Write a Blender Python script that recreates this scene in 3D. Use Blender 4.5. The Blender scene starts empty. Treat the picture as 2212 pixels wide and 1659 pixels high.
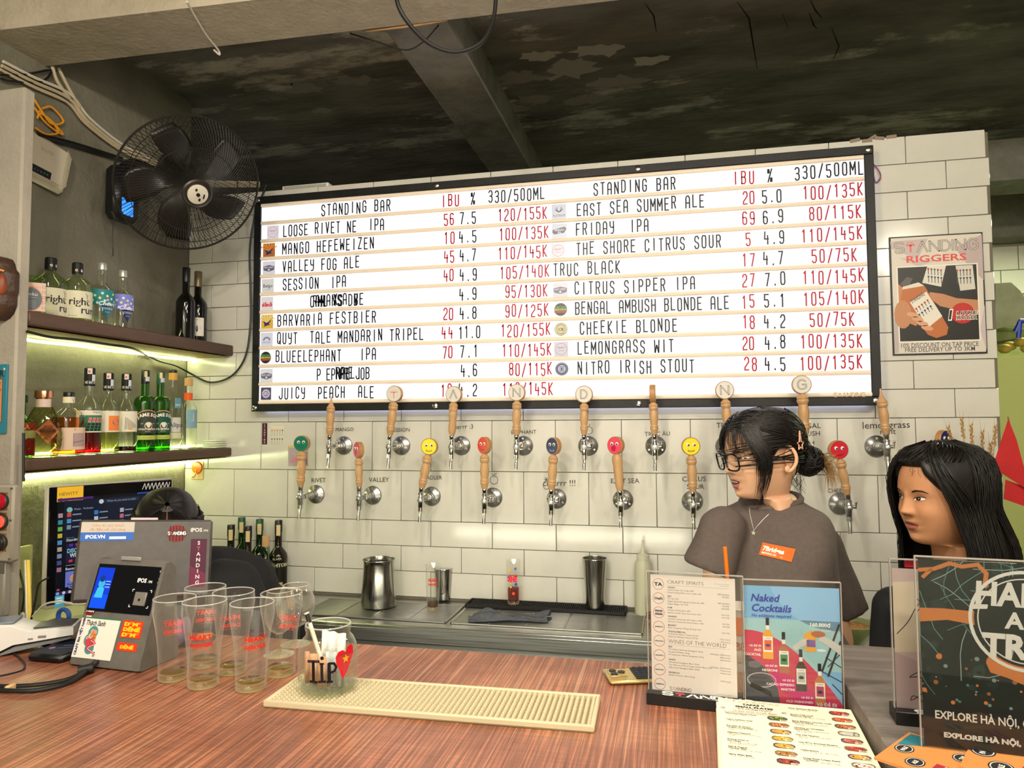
import bpy, bmesh, math, random
from math import sin, cos, pi, radians, sqrt, atan2
from mathutils import Vector, Matrix, geometry, noise

random.seed(7)
SC = bpy.context.scene
COL = SC.collection

# ------------------------------------------------------------------ camera
YAW, PITCH, ROLL, FPX = 0.222068365, 0.0545101355, -0.00572705634, 1533.94
CAM = Vector((1.20232509, -2.71725882, 1.55))
def _axes():
  cy, sy, cp, sp = cos(YAW), sin(YAW), cos(PITCH), sin(PITCH)
  f = Vector((-sy * cp, cy * cp, sp)); r = Vector((cy, sy, 0)); u = r.cross(f)
  cr, sr = cos(ROLL), sin(ROLL)
  return r * cr + u * sr, u * cr - r * sr, f
AR, AU, AF = _axes()
cam_data = bpy.data.cameras.new('camera'); cam = bpy.data.objects.new('camera', cam_data); COL.objects.link(cam)
cam_data.sensor_fit = 'HORIZONTAL'; cam_data.sensor_width = 36.0; cam_data.lens = 36.0 * FPX / 2212.0
cam_data.clip_start = 0.05; cam_data.clip_end = 60
m4 = Matrix((AR, AU, -AF)).transposed().to_4x4(); m4.translation = CAM
cam.matrix_world = m4
SC.camera = cam

def ray(px, py): return AF + AR * ((px - 1106) / FPX) - AU * ((py - 829.5) / FPX)
def at(px, py, X=None, Y=None, Z=None, D=None):
  """The point of the room that the photo shows at a pixel, on a plane of constant X, Y or Z (or at depth D)."""
  d = ray(px, py)
  t = D if D is not None else (X - CAM.x) / d.x if X is not None else (Y - CAM.y) / d.y if Y is not None else (Z - CAM.z) / d.z
  return CAM + d * t

# ------------------------------------------------------------------ world, light, exposure
SC.view_settings.view_transform = 'Standard'; SC.view_settings.look = 'None'
SC.view_settings.gamma = 1.0; SC.view_settings.use_curve_mapping = False
SC.view_settings.exposure = 0.0
SC.cycles.use_denoising = True
SC.cycles.max_bounces = 10; SC.cycles.transparent_max_bounces = 24; SC.cycles.transmission_bounces = 10
SC.cycles.sample_clamp_indirect = 4.0
W = bpy.data.worlds.new('world'); SC.world = W; W.use_nodes = True
W.node_tree.nodes['Background'].inputs[0].default_value = (0.9, 0.88, 0.78, 1)
W.node_tree.nodes['Background'].inputs[1].default_value = 0.16

def area(name, loc, target, size, power, color, sy=None, spread=None, shape='DISK'):
  d = bpy.data.lights.new(name, 'AREA'); d.shape = shape if sy is None else 'RECTANGLE'; d.size = size
  if sy is not None: d.size_y = sy
  d.energy = power; d.color = color
  if spread: d.spread = radians(spread)
  o = bpy.data.objects.new(name, d); COL.objects.link(o); o.location = loc
  o.rotation_euler = (Vector(target) - Vector(loc)).to_track_quat('-Z', 'Y').to_euler()
  return o
WARM = (1.0, 0.90, 0.74)
# ceiling spot lamps of the guests' side, above and behind the camera
area('ceiling_spot_lamp', (0.45, -2.60, 2.70), (0.15, 0.0, 1.35), 0.12, 17, WARM)
area('ceiling_spot_lamp', (1.55, -2.75, 2.70), (1.05, 0.0, 1.30), 0.12, 17, WARM)
area('ceiling_spot_lamp', (2.75, -2.60, 2.70), (1.80, 0.0, 1.40), 0.12, 14, WARM)
# lamps over the bar top
area('bar_lamp', (0.75, -1.75, 2.70), (0.75, -1.5, 1.0), 0.10, 15, WARM)
area('bar_lamp', (1.75, -1.90, 2.70), (1.65, -1.35, 1.0), 0.10, 9, WARM)
# bare pendant bulbs hanging among the guests, which also light the ceiling and the beam
def bulb(loc, power):
  d = bpy.data.lights.new('pendant_bulb', 'POINT'); d.energy = power; d.color = WARM; d.shadow_soft_size = 0.09
  o = bpy.data.objects.new('pendant_bulb', d); COL.objects.link(o); o.location = loc
bulb((0.1, -2.9, 2.25), 13); bulb((2.5, -2.9, 2.25), 13); bulb((1.2, -4.3, 2.25), 16)
# a wide glow of the rest of the guest room behind the camera, thrown back from its walls
area('guest_room_glow', (1.2, -4.9, 1.9), (1.0, 0, 2.0), 3.2, 27, (1.0, 0.93, 0.82), sy=1.8)
# unseen fill, added to make the guest wall a bright reflector; a light tube under the bar's staff side
area('added_wall_fill', (1.2, -4.1, 2.75), (1.2, -5.55, 1.2), 3.0, 150, (1.0, 0.94, 0.78), sy=0.3)
area('under_bar_tube', (0.9, -1.19, 0.93), (0.9, -0.3, 0.72), 2.2, 8, (1.0, 0.97, 0.74), sy=0.05)
# kitchen strip lamp behind the tiled wall's right end
area('kitchen_lamp', (3.3, 1.0, 2.66), (3.1, 0.9, 0.8), 0.9, 75, (0.92, 1.0, 0.62), sy=0.2)

# ------------------------------------------------------------------ materials
MATS = {}
def nodes(m): return m.node_tree.nodes, m.node_tree.links
def srgb(c):
  if isinstance(c, str):
    c = c.lstrip('#'); c = tuple(int(c[i:i + 2], 16) / 255 for i in (0, 2, 4))
  return tuple(x / 12.92 if x <= 0.04045 else ((x + 0.055) / 1.055) ** 2.4 for x in c)
def mat(name, c, rough=0.5, metal=0.0, spec=0.5, emit=None, estr=0.0, trans=0.0, ior=1.45, coat=0.0, alpha=1.0):
  if name in MATS: return MATS[name]
  m = bpy.data.materials.new(name); m.use_nodes = True; MATS[name] = m
  b = m.node_tree.nodes['Principled BSDF']; I = b.inputs
  I['Base Color'].default_value = (*srgb(c), 1); I['Roughness'].default_value = rough; I['Metallic'].default_value = metal
  I['Specular IOR Level'].default_value = spec; I['IOR'].default_value = ior
  I['Transmission Weight'].default_value = trans; I['Coat Weight'].default_value = coat; I['Alpha'].default_value = alpha
  if emit is not None:
    I['Emission Color'].default_value = (*srgb(emit), 1); I['Emission Strength'].default_value = estr
  return m
def ink(c, rough=0.55):
  return mat('print_' + c.lstrip('#') + ('' if rough == 0.55 else '_%d' % int(rough * 100)), c, rough, spec=0.3)
def lit(c, s=1.0):
  return mat('lit_%s_%d' % (c.lstrip('#'), int(s * 100)), '#000000', 0.3, emit=c, estr=s)
def noisy(name, c1, c2, scale=8.0, rough=0.6, bump=0.0, detail=6.0, lo=0.35, hi=0.65, stretch=(1, 1, 1), metal=0.0, spec=0.4, rough2=None, bscale=None, c3=None, s3=3.0, lo3=0.5, hi3=0.7):
  """Two or three colours mixed by noise, with fine relief."""
  if name in MATS: return MATS[name]
  m = mat(name, c1, rough, metal, spec); N, L = nodes(m); b = N['Principled BSDF']
  tc = N.new('ShaderNodeTexCoord'); mp = N.new('ShaderNodeMapping'); mp.inputs['Scale'].default_value = stretch
  L.new(tc.outputs['Object'], mp.inputs['Vector'])
  n = N.new('ShaderNodeTexNoise'); n.inputs['Scale'].default_value = scale; n.inputs['Detail'].default_value = detail; n.inputs['Roughness'].default_value = 0.62
  L.new(mp.outputs[0], n.inputs['Vector'])
  r = N.new('ShaderNodeValToRGB'); r.color_ramp.elements[0].position = lo; r.color_ramp.elements[1].position = hi
  r.color_ramp.elements[0].color = (*srgb(c1), 1); r.color_ramp.elements[1].color = (*srgb(c2), 1)
  L.new(n.outputs['Fac'], r.inputs[0]); out = r.outputs[0]
  if c3:
    n3 = N.new('ShaderNodeTexNoise'); n3.inputs['Scale'].default_value = s3; n3.inputs['Detail'].default_value = 9; n3.inputs['Roughness'].default_value = 0.7
    L.new(mp.outputs[0], n3.inputs['Vector'])
    r3 = N.new('ShaderNodeValToRGB'); r3.color_ramp.elements[0].position = lo3; r3.color_ramp.elements[1].position = hi3
    L.new(n3.outputs['Fac'], r3.inputs[0])
    mx = N.new('ShaderNodeMix'); mx.data_type = 'RGBA'; L.new(r3.outputs[0], mx.inputs[0]); L.new(out, mx.inputs[6]); mx.inputs[7].default_value = (*srgb(c3), 1)
    out = mx.outputs[2]
  L.new(out, b.inputs['Base Color'])
  if rough2 is not None:
    mr = N.new('ShaderNodeMapRange'); mr.inputs[1].default_value = lo; mr.inputs[2].default_value = hi; mr.inputs[3].default_value = rough; mr.inputs[4].default_value = rough2
    L.new(n.outputs['Fac'], mr.inputs[0]); L.new(mr.outputs[0], b.inputs['Roughness'])
  if bump:
    bn = N.new('ShaderNodeTexNoise'); bn.inputs['Scale'].default_value = bscale or scale * 4; bn.inputs['Detail'].default_value = 5
    L.new(mp.outputs[0], bn.inputs['Vector'])
    bp = N.new('ShaderNodeBump'); bp.inputs['Strength'].default_value = bump; bp.inputs['Distance'].default_value = 0.01
    L.new(bn.outputs['Fac'], bp.inputs['Height']); L.new(bp.outputs[0], b.inputs['Normal'])
  return m
def clear(name, tint='#ffffff', edge=0.55, gloss=1.0, rough=0.02, edge_glint=0.0):
  """Thin clear glass or plastic: passes light straight through, mirrors at grazing angles and deepens in tint towards its edges."""
  if name in MATS: return MATS[name]
  m = bpy.data.materials.new(name); m.use_nodes = True; MATS[name] = m; N, L = nodes(m); N.clear()
  o = N.new('ShaderNodeOutputMaterial'); mx = N.new('ShaderNodeMixShader'); t = N.new('ShaderNodeBsdfTransparent'); g = N.new('ShaderNodeBsdfGlossy')
  lw = N.new('ShaderNodeLayerWeight'); lw.inputs['Blend'].default_value = 0.5   # facing = 1 - |cos|, the same from both sides
  pw = N.new('ShaderNodeMath'); pw.operation = 'POWER'; pw.inputs[1].default_value = 5.0; L.new(lw.outputs['Facing'], pw.inputs[0])
  f = N.new('ShaderNodeMapRange'); f.inputs[3].default_value = 0.045; f.inputs[4].default_value = 0.85; L.new(pw.outputs[0], f.inputs[0])
  p2 = N.new('ShaderNodeMath'); p2.operation = 'POWER'; p2.inputs[1].default_value = 2.0; L.new(lw.outputs['Facing'], p2.inputs[0])
  c = srgb(tint)
  mc = N.new('ShaderNodeMix'); mc.data_type = 'RGBA'; mc.inputs[6].default_value = (*c, 1); mc.inputs[7].default_value = (*[x ** 1.6 * edge for x in c], 1)
  L.new(p2.outputs[0], mc.inputs[0]); L.new(mc.outputs[2], t.inputs['Color'])
  g.inputs['Roughness'].default_value = rough; g.inputs['Color'].default_value = (gloss, gloss, gloss, 1)
  L.new(f.outputs[0], mx.inputs[0]); L.new(t.outputs[0], mx.inputs[1]); L.new(g.outputs[0], mx.inputs[2]); out = mx.outputs[0]
  if edge_glint:  # bright glass edges painted in as pale diffuse colour towards grazing angles
    df = N.new('ShaderNodeBsdfDiffuse'); df.inputs['Color'].default_value = (*[.9 * x for x in c], 1); hm = N.new('ShaderNodeMapRange'); hm.inputs[3].default_value = .02; hm.inputs[4].default_value = edge_glint
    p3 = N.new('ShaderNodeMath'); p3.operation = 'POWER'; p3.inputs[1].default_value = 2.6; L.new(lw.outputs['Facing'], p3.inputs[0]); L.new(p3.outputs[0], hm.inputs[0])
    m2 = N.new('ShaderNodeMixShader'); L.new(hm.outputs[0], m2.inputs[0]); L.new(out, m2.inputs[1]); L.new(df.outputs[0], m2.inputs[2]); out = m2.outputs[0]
  L.new(out, o.inputs['Surface'])
  return m

# ------------------------------------------------------------------ mesh builder
def rotz(a): return Matrix.Rotation(a, 4, 'Z')
def frame(origin, z, x=None):
  """Matrix whose +Z looks along z."""
  z = Vector(z).normalized()
  x = Vector(x) if x is not None else (Vector((0, 0, 1)) if abs(z.z) < 0.9 else Vector((1, 0, 0)))
  y = z.cross(x).normalized(); x = y.cross(z).normalized()
  m = Matrix((x, y, z)).transposed().to_4x4(); m.translation = Vector(origin); return m
class MB:
  def __init__(s): s.v = []; s.f = []; s.mi = []; s.cur = 0; s.M = Matrix.Identity(4)
  def add(s, vs, fs):
    b = len(s.v); M = s.M
    s.v.extend([M @ Vector(p) for p in vs]); s.f.extend([tuple(b + i for i in f) for f in fs]); s.mi.extend([s.cur] * len(fs)); return s
  def box(s, c, d, bev=0.0):
    hx, hy, hz = d[0] / 2, d[1] / 2, d[2] / 2; cx, cy, cz = c; b = min(bev, hx * .98, hy * .98, hz * .98)
    if b <= 0:
      vs = [(cx + i * hx, cy + j * hy, cz + k * hz) for i in (-1, 1) for j in (-1, 1) for k in (-1, 1)]
      return s.add(vs, [(0, 1, 3, 2), (4, 6, 7, 5), (0, 4, 5, 1), (2, 3, 7, 6), (0, 2, 6, 4), (1, 5, 7, 3)])
    vs = []; ix = {}
    for i in (-1, 1):
      for j in (-1, 1):
        for k in (-1, 1):
          for a in range(3):
            ix[(i, j, k, a)] = len(vs)
            e = [hx - b, hy - b, hz - b]; e[a] += b
            vs.append((cx + i * e[0], cy + j * e[1], cz + k * e[2]))
    fs = []
    for a in range(3):
      o = [x for x in range(3) if x != a]
      for sg in (-1, 1):
        q = []
        for p, r in ((-1, -1), (1, -1), (1, 1), (-1, 1)):
          t = [0, 0, 0]; t[a] = sg; t[o[0]] = p; t[o[1]] = r; q.append(ix[(*t, a)])
        fs.append(tuple(q))
    for a in range(3):
      o = [x for x in range(3) if x != a]
      for p in (-1, 1):
        for r in (-1, 1):
          t1 = [0, 0, 0]; t1[o[0]] = p; t1[o[1]] = r; t1[a] = -1; t2 = list(t1); t2[a] = 1
          fs.append((ix[(*t1, o[0])], ix[(*t2, o[0])], ix[(*t2, o[1])], ix[(*t1, o[1])]))
    for i in (-1, 1):
      for j in (-1, 1):
        for k in (-1, 1): fs.append((ix[(i, j, k, 0)], ix[(i, j, k, 1)], ix[(i, j, k, 2)]))
    return s.add(vs, fs)
  def rings(s, R, cap0=True, cap1=True, close=True):
    n = len(R[0]); vs = [p for r in R for p in r]; fs = []
    for k in range(len(R) - 1):
      for i in range(n if close else n - 1):
        j = (i + 1) % n; fs.append((k * n + i, k * n + j, (k + 1) * n + j, (k + 1) * n + i))
    if cap0: fs.append(tuple(range(n)))
    if cap1: fs.append(tuple((len(R) - 1) * n + i for i in reversed(range(n))))
    return s.add(vs, fs)
  def lathe(s, prof, n=24, cap0=True, cap1=True, sx=1.0, sy=1.0):
    return s.rings([[(max(r, 1e-5) * cos(2 * pi * i / n) * sx, max(r, 1e-5) * sin(2 * pi * i / n) * sy, z) for i in range(n)] for r, z in prof], cap0, cap1)
  def tube(s, P, r, n=8, caps=True, flat=1.0):
    P = [Vector(p) for p in P]; R = []; up = None
    for i, p in enumerate(P):
      t = (P[min(i + 1, len(P) - 1)] - P[max(i - 1, 0)]).normalized()
      if up is None: up = t.orthogonal().normalized() if abs(t.z) > .95 else Vector((0, 0, 1))
      x = (up - t * up.dot(t))
      x = x.normalized() if x.length > 1e-6 else t.orthogonal().normalized()
      y = t.cross(x); up = x; rr = r[i] if isinstance(r, (list, tuple)) else r
      R.append([p + x * (cos(2 * pi * k / n) * rr * flat) + y * (sin(2 * pi * k / n) * rr) for k in range(n)])
    return s.rings(R, caps, caps)
  def cyl(s, a, b, r0, r1=None, n=20): return s.tube([a, b], [r0, r0 if r1 is None else r1], n)
  def prism(s, poly, h0, h1, axis='z'):
    f = {'z': lambda u, v, h: (u, v, h), 'y': lambda u, v, h: (u, h, v), 'x': lambda u, v, h: (h, u, v)}[axis]
    n = len(poly); tri = geometry.tessellate_polygon([[Vector((p[0], p[1], 0)) for p in poly]])
    vs = [f(p[0], p[1], h) for h in (h0, h1) for p in poly]
    fs = [tuple(t) for t in tri] + [tuple(n + i for i in reversed(t)) for t in tri] + [(i, (i + 1) % n, n + (i + 1) % n, n + i) for i in range(n)]
    return s.add(vs, fs)
  def ball(s, c, r, n=16, m=10, sc=(1, 1, 1)):
    c = Vector(c); R = []
    for k in range(m + 1):
      a = -pi / 2 + pi * k / m; q = max(cos(a), 1e-4)
      R.append([(c.x + r * q * cos(2 * pi * i / n) * sc[0], c.y + r * q * sin(2 * pi * i / n) * sc[1], c.z + r * sin(a) * sc[2]) for i in range(n)])
    return s.rings(R, True, True)
  def torus(s, c, R, r, n=32, m=8, axis='z', sx=1, sy=1):
    pts = []
    for i in range(n):
      a = 2 * pi * i / n; ring = []
      for k in range(m):
        b = 2 * pi * k / m; q = R + r * cos(b); p = (q * cos(a) * sx, q * sin(a) * sy, r * sin(b))
        if axis == 'y': p = (p[0], p[2], p[1])
        if axis == 'x': p = (p[2], p[0], p[1])
        ring.append((c[0] + p[0], c[1] + p[1], c[2] + p[2]))
      pts.append(ring)
    pts.append(pts[0]); return s.rings(pts, False, False)
  def mesh(s, name, mats, smooth=40, fix=True):
    me = bpy.data.meshes.new(name); me.from_pydata([tuple(p) for p in s.v], [], s.f)
    for m in (mats if isinstance(mats, (list, tuple)) else [mats]): me.materials.append(m)
    me.polygons.foreach_set('material_index', s.mi)
    if fix:
      b = bmesh.new(); b.from_mesh(me); bmesh.ops.remove_doubles(b, verts=b.verts, dist=1e-6); bmesh.ops.recalc_face_normals(b, faces=b.faces); b.to_mesh(me); b.free()
    if smooth:
      me.shade_smooth(); me.set_sharp_from_angle(angle=radians(smooth))
    me.update(); return me
  def build(s, name, mats, parent=None, loc=(0, 0, 0), smooth=40, fix=True):
    return link(name, s.mesh(name, mats, smooth, fix), parent, loc)
def link(name, me, parent=None, loc=(0, 0, 0), rot=(0, 0, 0)):
  o = bpy.data.objects.new(name, me); COL.objects.link(o); o.location = loc; o.rotation_euler = rot
  if parent is not None: o.parent = parent
  return o
def thing(name, label, cat, loc=(0, 0, 0), rz=0.0, group=None, rot=None):
  o = bpy.data.objects.new(name, None); COL.objects.link(o); o.empty_display_size = 0.05
  o.location = loc; o.rotation_euler = rot if rot is not None else (0, 0, rz)
  return tag(o, label, cat, group)
def tag(o, label, cat, group=None, kind=None):
  o['label'] = label; o['category'] = cat
  if group: o['group'] = group
  if kind: o['kind'] = kind
  return o
def struct(o, label=None):
  o['kind'] = 'structure'
  if label: o['label'] = label
  return o
def dup(root, loc=None, rz=None, label=None):
  r = root.copy(); COL.objects.link(r)
  if loc is not None: r.location = loc
  if rz is not None: r.rotation_euler = (0, 0, rz)
  if label: r['label'] = label
  for ch in list(root.children):
    c = ch.copy(); COL.objects.link(c); c.parent = r
    for g in list(ch.children):
      d = g.copy(); COL.objects.link(d); d.parent = c
  return r
def box(name, c, d, m, parent=None, bev=0.0): return MB().box(c, d, bev).build(name, m, parent)
def spline(P, n=8):
  """Catmull-Rom through the points."""
  P = [Vector(p) for p in P]; Q = [P[0] * 2 - P[1]] + P + [P[-1] * 2 - P[-2]]; out = []
  for i in range(1, len(Q) - 2):
    a, b, c, d = Q[i - 1], Q[i], Q[i + 1], Q[i + 2]
    for k in range(n):
      t = k / n; out.append(0.5 * ((2 * b) + (c - a) * t + (2 * a - 5 * b + 4 * c - d) * t * t + (3 * b - a - 3 * c + d) * t ** 3))
  out.append(P[-1]); return out

# ------------------------------------------------------------------ flat print
_TXT = {}
def text_tris(s, bold=0.0, res=2):
  k = (s, bold, res)
  if k in _TXT: return _TXT[k]
  cu = bpy.data.curves.new('t', 'FONT'); cu.body = s; cu.size = 1.0; cu.resolution_u = res; cu.offset = bold; cu.fill_mode = 'FRONT'
  ob = bpy.data.objects.new('t', cu); COL.objects.link(ob)
  dg = bpy.context.evaluated_depsgraph_get(); me = bpy.data.meshes.new_from_object(ob.evaluated_get(dg))
  me.calc_loop_triangles()
  v = [(p.co.x, p.co.y) for p in me.vertices]; t = [tuple(x.vertices) for x in me.loop_triangles]
  bpy.data.objects.remove(ob); bpy.data.curves.remove(cu); bpy.data.meshes.remove(me)
  w = max((p[0] for p in v), default=0.0); x0 = min((p[0] for p in v), default=0.0)
  _TXT[k] = (v, t, x0, w); return _TXT[k]
class Sheet:
  """Flat print on a surface: shapes in its own plane (metres), stacked in hair-thin layers."""
  EPS = 0.00012
  def __init__(s): s.v = []; s.f = []; s.mi = []; s.cols = []; s.l = 1
  def _c(s, c):
    if c not in s.cols: s.cols.append(c)
    return s.cols.index(c)
  clip = None; oy = 0.0
  def tris(s, pts, fs, c, l=None):
    if s.oy: pts = [(p[0], p[1] + s.oy) for p in pts]
    if s.clip:
      x0, y0, x1, y1 = s.clip
      if any(p[0] < x0 or p[0] > x1 or p[1] < y0 or p[1] > y1 for p in pts):
        P2 = []; F2 = []
        for f in fs:
          q = [(pts[i][0], pts[i][1]) for i in f]
          for ax, lim, sg in ((0, x0, 1), (0, x1, -1), (1, y0, 1), (1, y1, -1)):
            o = []
            for a, b in zip(q, q[1:] + q[:1]):
              ia, ib = (a[ax] - lim) * sg >= 0, (b[ax] - lim) * sg >= 0
              if ia: o.append(a)
              if ia != ib: t = (lim - a[ax]) / (b[ax] - a[ax]); o.append((a[0] + (b[0] - a[0]) * t, a[1] + (b[1] - a[1]) * t))
            q = o
            if len(q) < 3: break
          if len(q) >= 3: F2.append(tuple(range(len(P2), len(P2) + len(q)))); P2 += q
        pts, fs = P2, F2
    h = (s.l if l is None else l) * s.EPS; b = len(s.v); s.v += [(p[0], p[1], h) for p in pts]
    for f in fs:
      s.f.append(tuple(b + i for i in f)); s.mi.append(s._c(c))
    return s
  def poly(s, P, c, l=None):
    return s.tris(P, [tuple(t) for t in geometry.tessellate_polygon([[Vector((p[0], p[1], 0)) for p in P]])], c, l)
  def rect(s, x0, y0, x1, y1, c, l=None, nx=1):
    P = []; F = []
    for i in range(nx + 1):
      x = x0 + (x1 - x0) * i / nx; P += [(x, y0), (x, y1)]
      if i: F.append((2 * i - 2, 2 * i, 2 * i + 1, 2 * i - 1))
    return s.tris(P, F, c, l)
  def circle(s, cx, cy, r, c, l=None, n=24, ry=None, rot=0.0):
    ry = ry or r
    return s.tris([(cx + r * cos(2 * pi * i / n) * cos(rot) - ry * sin(2 * pi * i / n) * sin(rot), cy + r * cos(2 * pi * i / n) * sin(rot) + ry * sin(2 * pi * i / n) * cos(rot)) for i in range(n)], [tuple(range(n))], c, l)
  def ring(s, cx, cy, r, w, c, l=None, n=32, a0=0.0, a1=2 * pi, ry=None):
    ry = ry or r
    return s.stroke([(cx + r * cos(a0 + (a1 - a0) * i / n), cy + ry * sin(a0 + (a1 - a0) * i / n)) for i in range(n + 1)], w, c, l)
  def stroke(s, P, w, c, l=None, ext=0.0):
    if isinstance(w, (int, float)): w = [w] * len(P)
    for i in range(1, len(P) - 1):
      d1 = Vector(P[i][:2]) - Vector(P[i - 1][:2]); d2 = Vector(P[i + 1][:2]) - Vector(P[i][:2])
      if d1.length > 1e-9 and d2.length > 1e-9 and d1.normalized().dot(d2.normalized()) < -.2:
        e = w[i] * .35
        s.stroke(P[:i + 1], w[:i + 1], c, l, max(ext, e)); return s.stroke(P[i:], w[i:], c, l, max(ext, e))
    L = []; R = []
    for i, p in enumerate(P):
      a = Vector(P[max(i - 1, 0)][:2]); b = Vector(P[min(i + 1, len(P) - 1)][:2]); q = Vector(p[:2])
      d1 = (q - a); d2 = (b - q)
      d1 = d1.normalized() if d1.length > 1e-9 else d2.normalized(); d2 = d2.normalized() if d2.length > 1e-9 else d1
      t = d1 + d2; t = t.normalized() if t.length > 1e-6 else d1
      k = 1.0 / max(0.55, abs(t.dot(d1)))
      nrm = Vector((-t.y, t.x)) * (w[i] / 2 * k)
      if ext and i == 0: q = q - d1 * ext
      if ext and i == len(P) - 1: q = q + d2 * ext
      L.append(q + nrm); R.append(q - nrm)
    n = len(P)
    return s.tris([(p.x, p.y) for p in L + R], [(i, n + i, n + i + 1, i + 1) for i in range(n - 1)], c, l)
  def text(s, t, x, y, size, c, l=None, align='L', bold=0.0, shear=0.0, xs=1.0, rot=0.0, fit=None, res=2):
    v, tr, x0, w = text_tris(t, bold, res)
    if fit: xs = fit / (max(w - x0, 1e-6) * size)
    off = {'L': -x0, 'C': -(x0 + w) / 2, 'R': -w}[align]; cr, sr = cos(rot), sin(rot); P = []
    for a, b in v:
      u = ((a + off) + shear * b) * size * xs; q = b * size
      P.append((x + u * cr - q * sr, y + u * sr + q * cr))
    return s.tris(P, tr, c, l)
  def arc_text(s, t, cx, cy, r, size, c, a0, da, l=None, bold=0.0, inside=False):
    """Letters one by one along an arc; a0 centre angle, da step."""
    n = len(t)
    for i, ch in enumerate(t):
      if ch == ' ': continue
      a = a0 + (i - (n - 1) / 2) * da
      x, y = cx + r * cos(a), cy + r * sin(a)
      s.text(ch, x, y, size, c, l, 'C', bold, rot=(a + pi / 2 if inside else a - pi / 2))
    return s
  def build(s, name, parent=None, plane='xz', loc=(0, 0, 0), rough=0.55, fn=None, mats=None, emis=None):
    F = fn or {'xz': lambda u, v, h: (u, -h, v), 'xy': lambda u, v, h: (u, v, h), 'yz': lambda u, v, h: (h, u, v)}[plane]
    me = bpy.data.meshes.new(name); me.from_pydata([F(*p) for p in s.v], [], s.f)
    for c in s.cols:
      me.materials.append((mats or {}).get(c) or (lit(c, emis) if emis else ink(c, rough)))
    me.polygons.foreach_set('material_index', s.mi); me.update()
    return link(name, me, parent, loc)
def cylmap(r, a0=0.0, cx=0.0, cy=0.0, taper=None):
  """Wraps print round an upright cylinder; u=0 faces -Y turned by a0."""
  def fn(u, v, h):
    rr = (taper(v) if taper else r); a = a0 + u / max(rr, 1e-6)
    return (cx + (rr + h) * sin(a), cy - (rr + h) * cos(a), v)
  return fn

# the bar's name as drawn on its signs: double-lined letters, a red T with BAR over it
_ST = {'S': [[(.95, .86), (.8, 1), (.2, 1), (0, .86), (0, .64), (.2, .52), (.8, .48), (1, .36), (1, .14), (.8, 0), (.2, 0), (.03, .14)]],
   'T': [[(0, .72), (1, .72)], [(.5, .72), (.5, 0)]], 'A': [[(0, 0), (.5, 1), (1, 0)]], 'N': [[(0, 0), (0, 1), (1, 0), (1, 1)]],
   'D': [[(0, 0), (0, 1), (.55, 1), (.9, .8), (1, .5), (.9, .2), (.55, 0), (0, 0)]], 'I': [[(0, 0), (0, 1)]],
   'G': [[(.95, .85), (.7, 1), (.3, 1), (.05, .8), (0, .5), (.05, .2), (.3, 0), (.75, 0), (1, .18), (1, .5), (.55, .5)]]}
def logo_letter(sh, ch, x, y, w, h, c, bg, sw, l=None):
  for st in _ST[ch]:
    P = [(x + a * w, y + b * h) for a, b in st]
    sh.stroke(P, sw, c, l, ext=sw * .3)
    sh.stroke(P, sw * .45, bg, (sh.l if l is None else l) + 1, ext=sw * .1)
def logo(sh, x, y, width, h, c='#3a3a3c', bg='#e8e4dc', red='#d8484c', sw=None, l=None, solid=False):
  ws = {'S': .9, 'T': .9, 'A': 1.0, 'N': .95, 'D': .85, 'I': .05, 'G': .95}; word = 'STANDING'; gap = .28
  tot = sum(ws[q] for q in word) + gap * 7; k = width / tot; sw = sw or h * .2; cx = x
  for q in word:
    w = ws[q] * k
    if q == 'T':
      for st in _ST[q]: sh.stroke([(cx + a * w, y + b * h) for a, b in st], sw, red, l)
      sh.text('BAR', cx + w / 2, y + h * .86, h * .3, red, l, 'C')
    elif solid: sh.stroke([(cx + a * w, y + b * h) for a, b in _ST[q][0]], sw, c, l, ext=sw * .3)
    else: logo_letter(sh, q, cx, y, w, h, c, bg, sw, l)
    cx += w + gap * k
def proj(P):
  d = Vector(P) - CAM; z = d.dot(AF)
  return 1106 + FPX * d.dot(AR) / z, 829.5 - FPX * d.dot(AU) / z
def x_on(px, Y, z):
  """World X on plane Y at height z for a pixel column."""
  py = 800.0
  for _ in range(4):
    P = at(px, py, Y=Y); py = proj((P.x, Y, z))[1]
  return at(px, py, Y=Y).x

# ================================================================== materials of the setting
M_TILE = noisy('glazed_white_tile', '#cfcdc4', '#c4c2b8', 3.0, rough=0.13, bump=0.035, bscale=9.0, spec=0.5)
M_GROUT = mat('dark_grout', '#6d675a', 0.9)
M_PLASTER = noisy('grey_green_plaster', '#7d796a', '#6e6a5b', 5.0, rough=0.75, bump=0.35, bscale=60)
M_PILLAR = noisy('off_white_plaster', '#aca597', '#9b9487', 3.0, rough=0.7, bump=0.25, bscale=70, c3='#8f887a', s3=2.3, lo3=.6, hi3=.8)
M_CEIL = noisy('sooty_concrete', '#7f7d74', '#5c5a52', 4.0, rough=0.85, bump=0.5, bscale=25, c3='#b9b6aa', s3=1.6, lo3=.55, hi3=.62, stretch=(.6, 1.6, 1))
M_BEAM = noisy('beige_painted_concrete', '#b5ab98', '#a39985', 7.0, rough=0.8, bump=0.4, bscale=60, c3='#6a6053', s3=22, lo3=.70, hi3=.74)
M_BEAM2 = noisy('grey_concrete_beam', '#8a8880', '#6a6862', 6.0, rough=0.85, bump=0.4, bscale=40, c3='#8a8880', s3=5, lo3=.55, hi3=.7)
M_FLOOR = noisy('dark_floor', '#3c352e', '#2e2923', 4.0, rough=0.5)
M_STEEL = noisy('brushed_steel', '#c2c2be', '#b4b4b0', 3.0, rough=0.28, metal=1.0, stretch=(1, 60, 60), rough2=0.38)
M_STEEL_DARK = mat('dark_steel', '#8a8a88', 0.3, 1.0)  # plain steel in a darker grey
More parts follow.
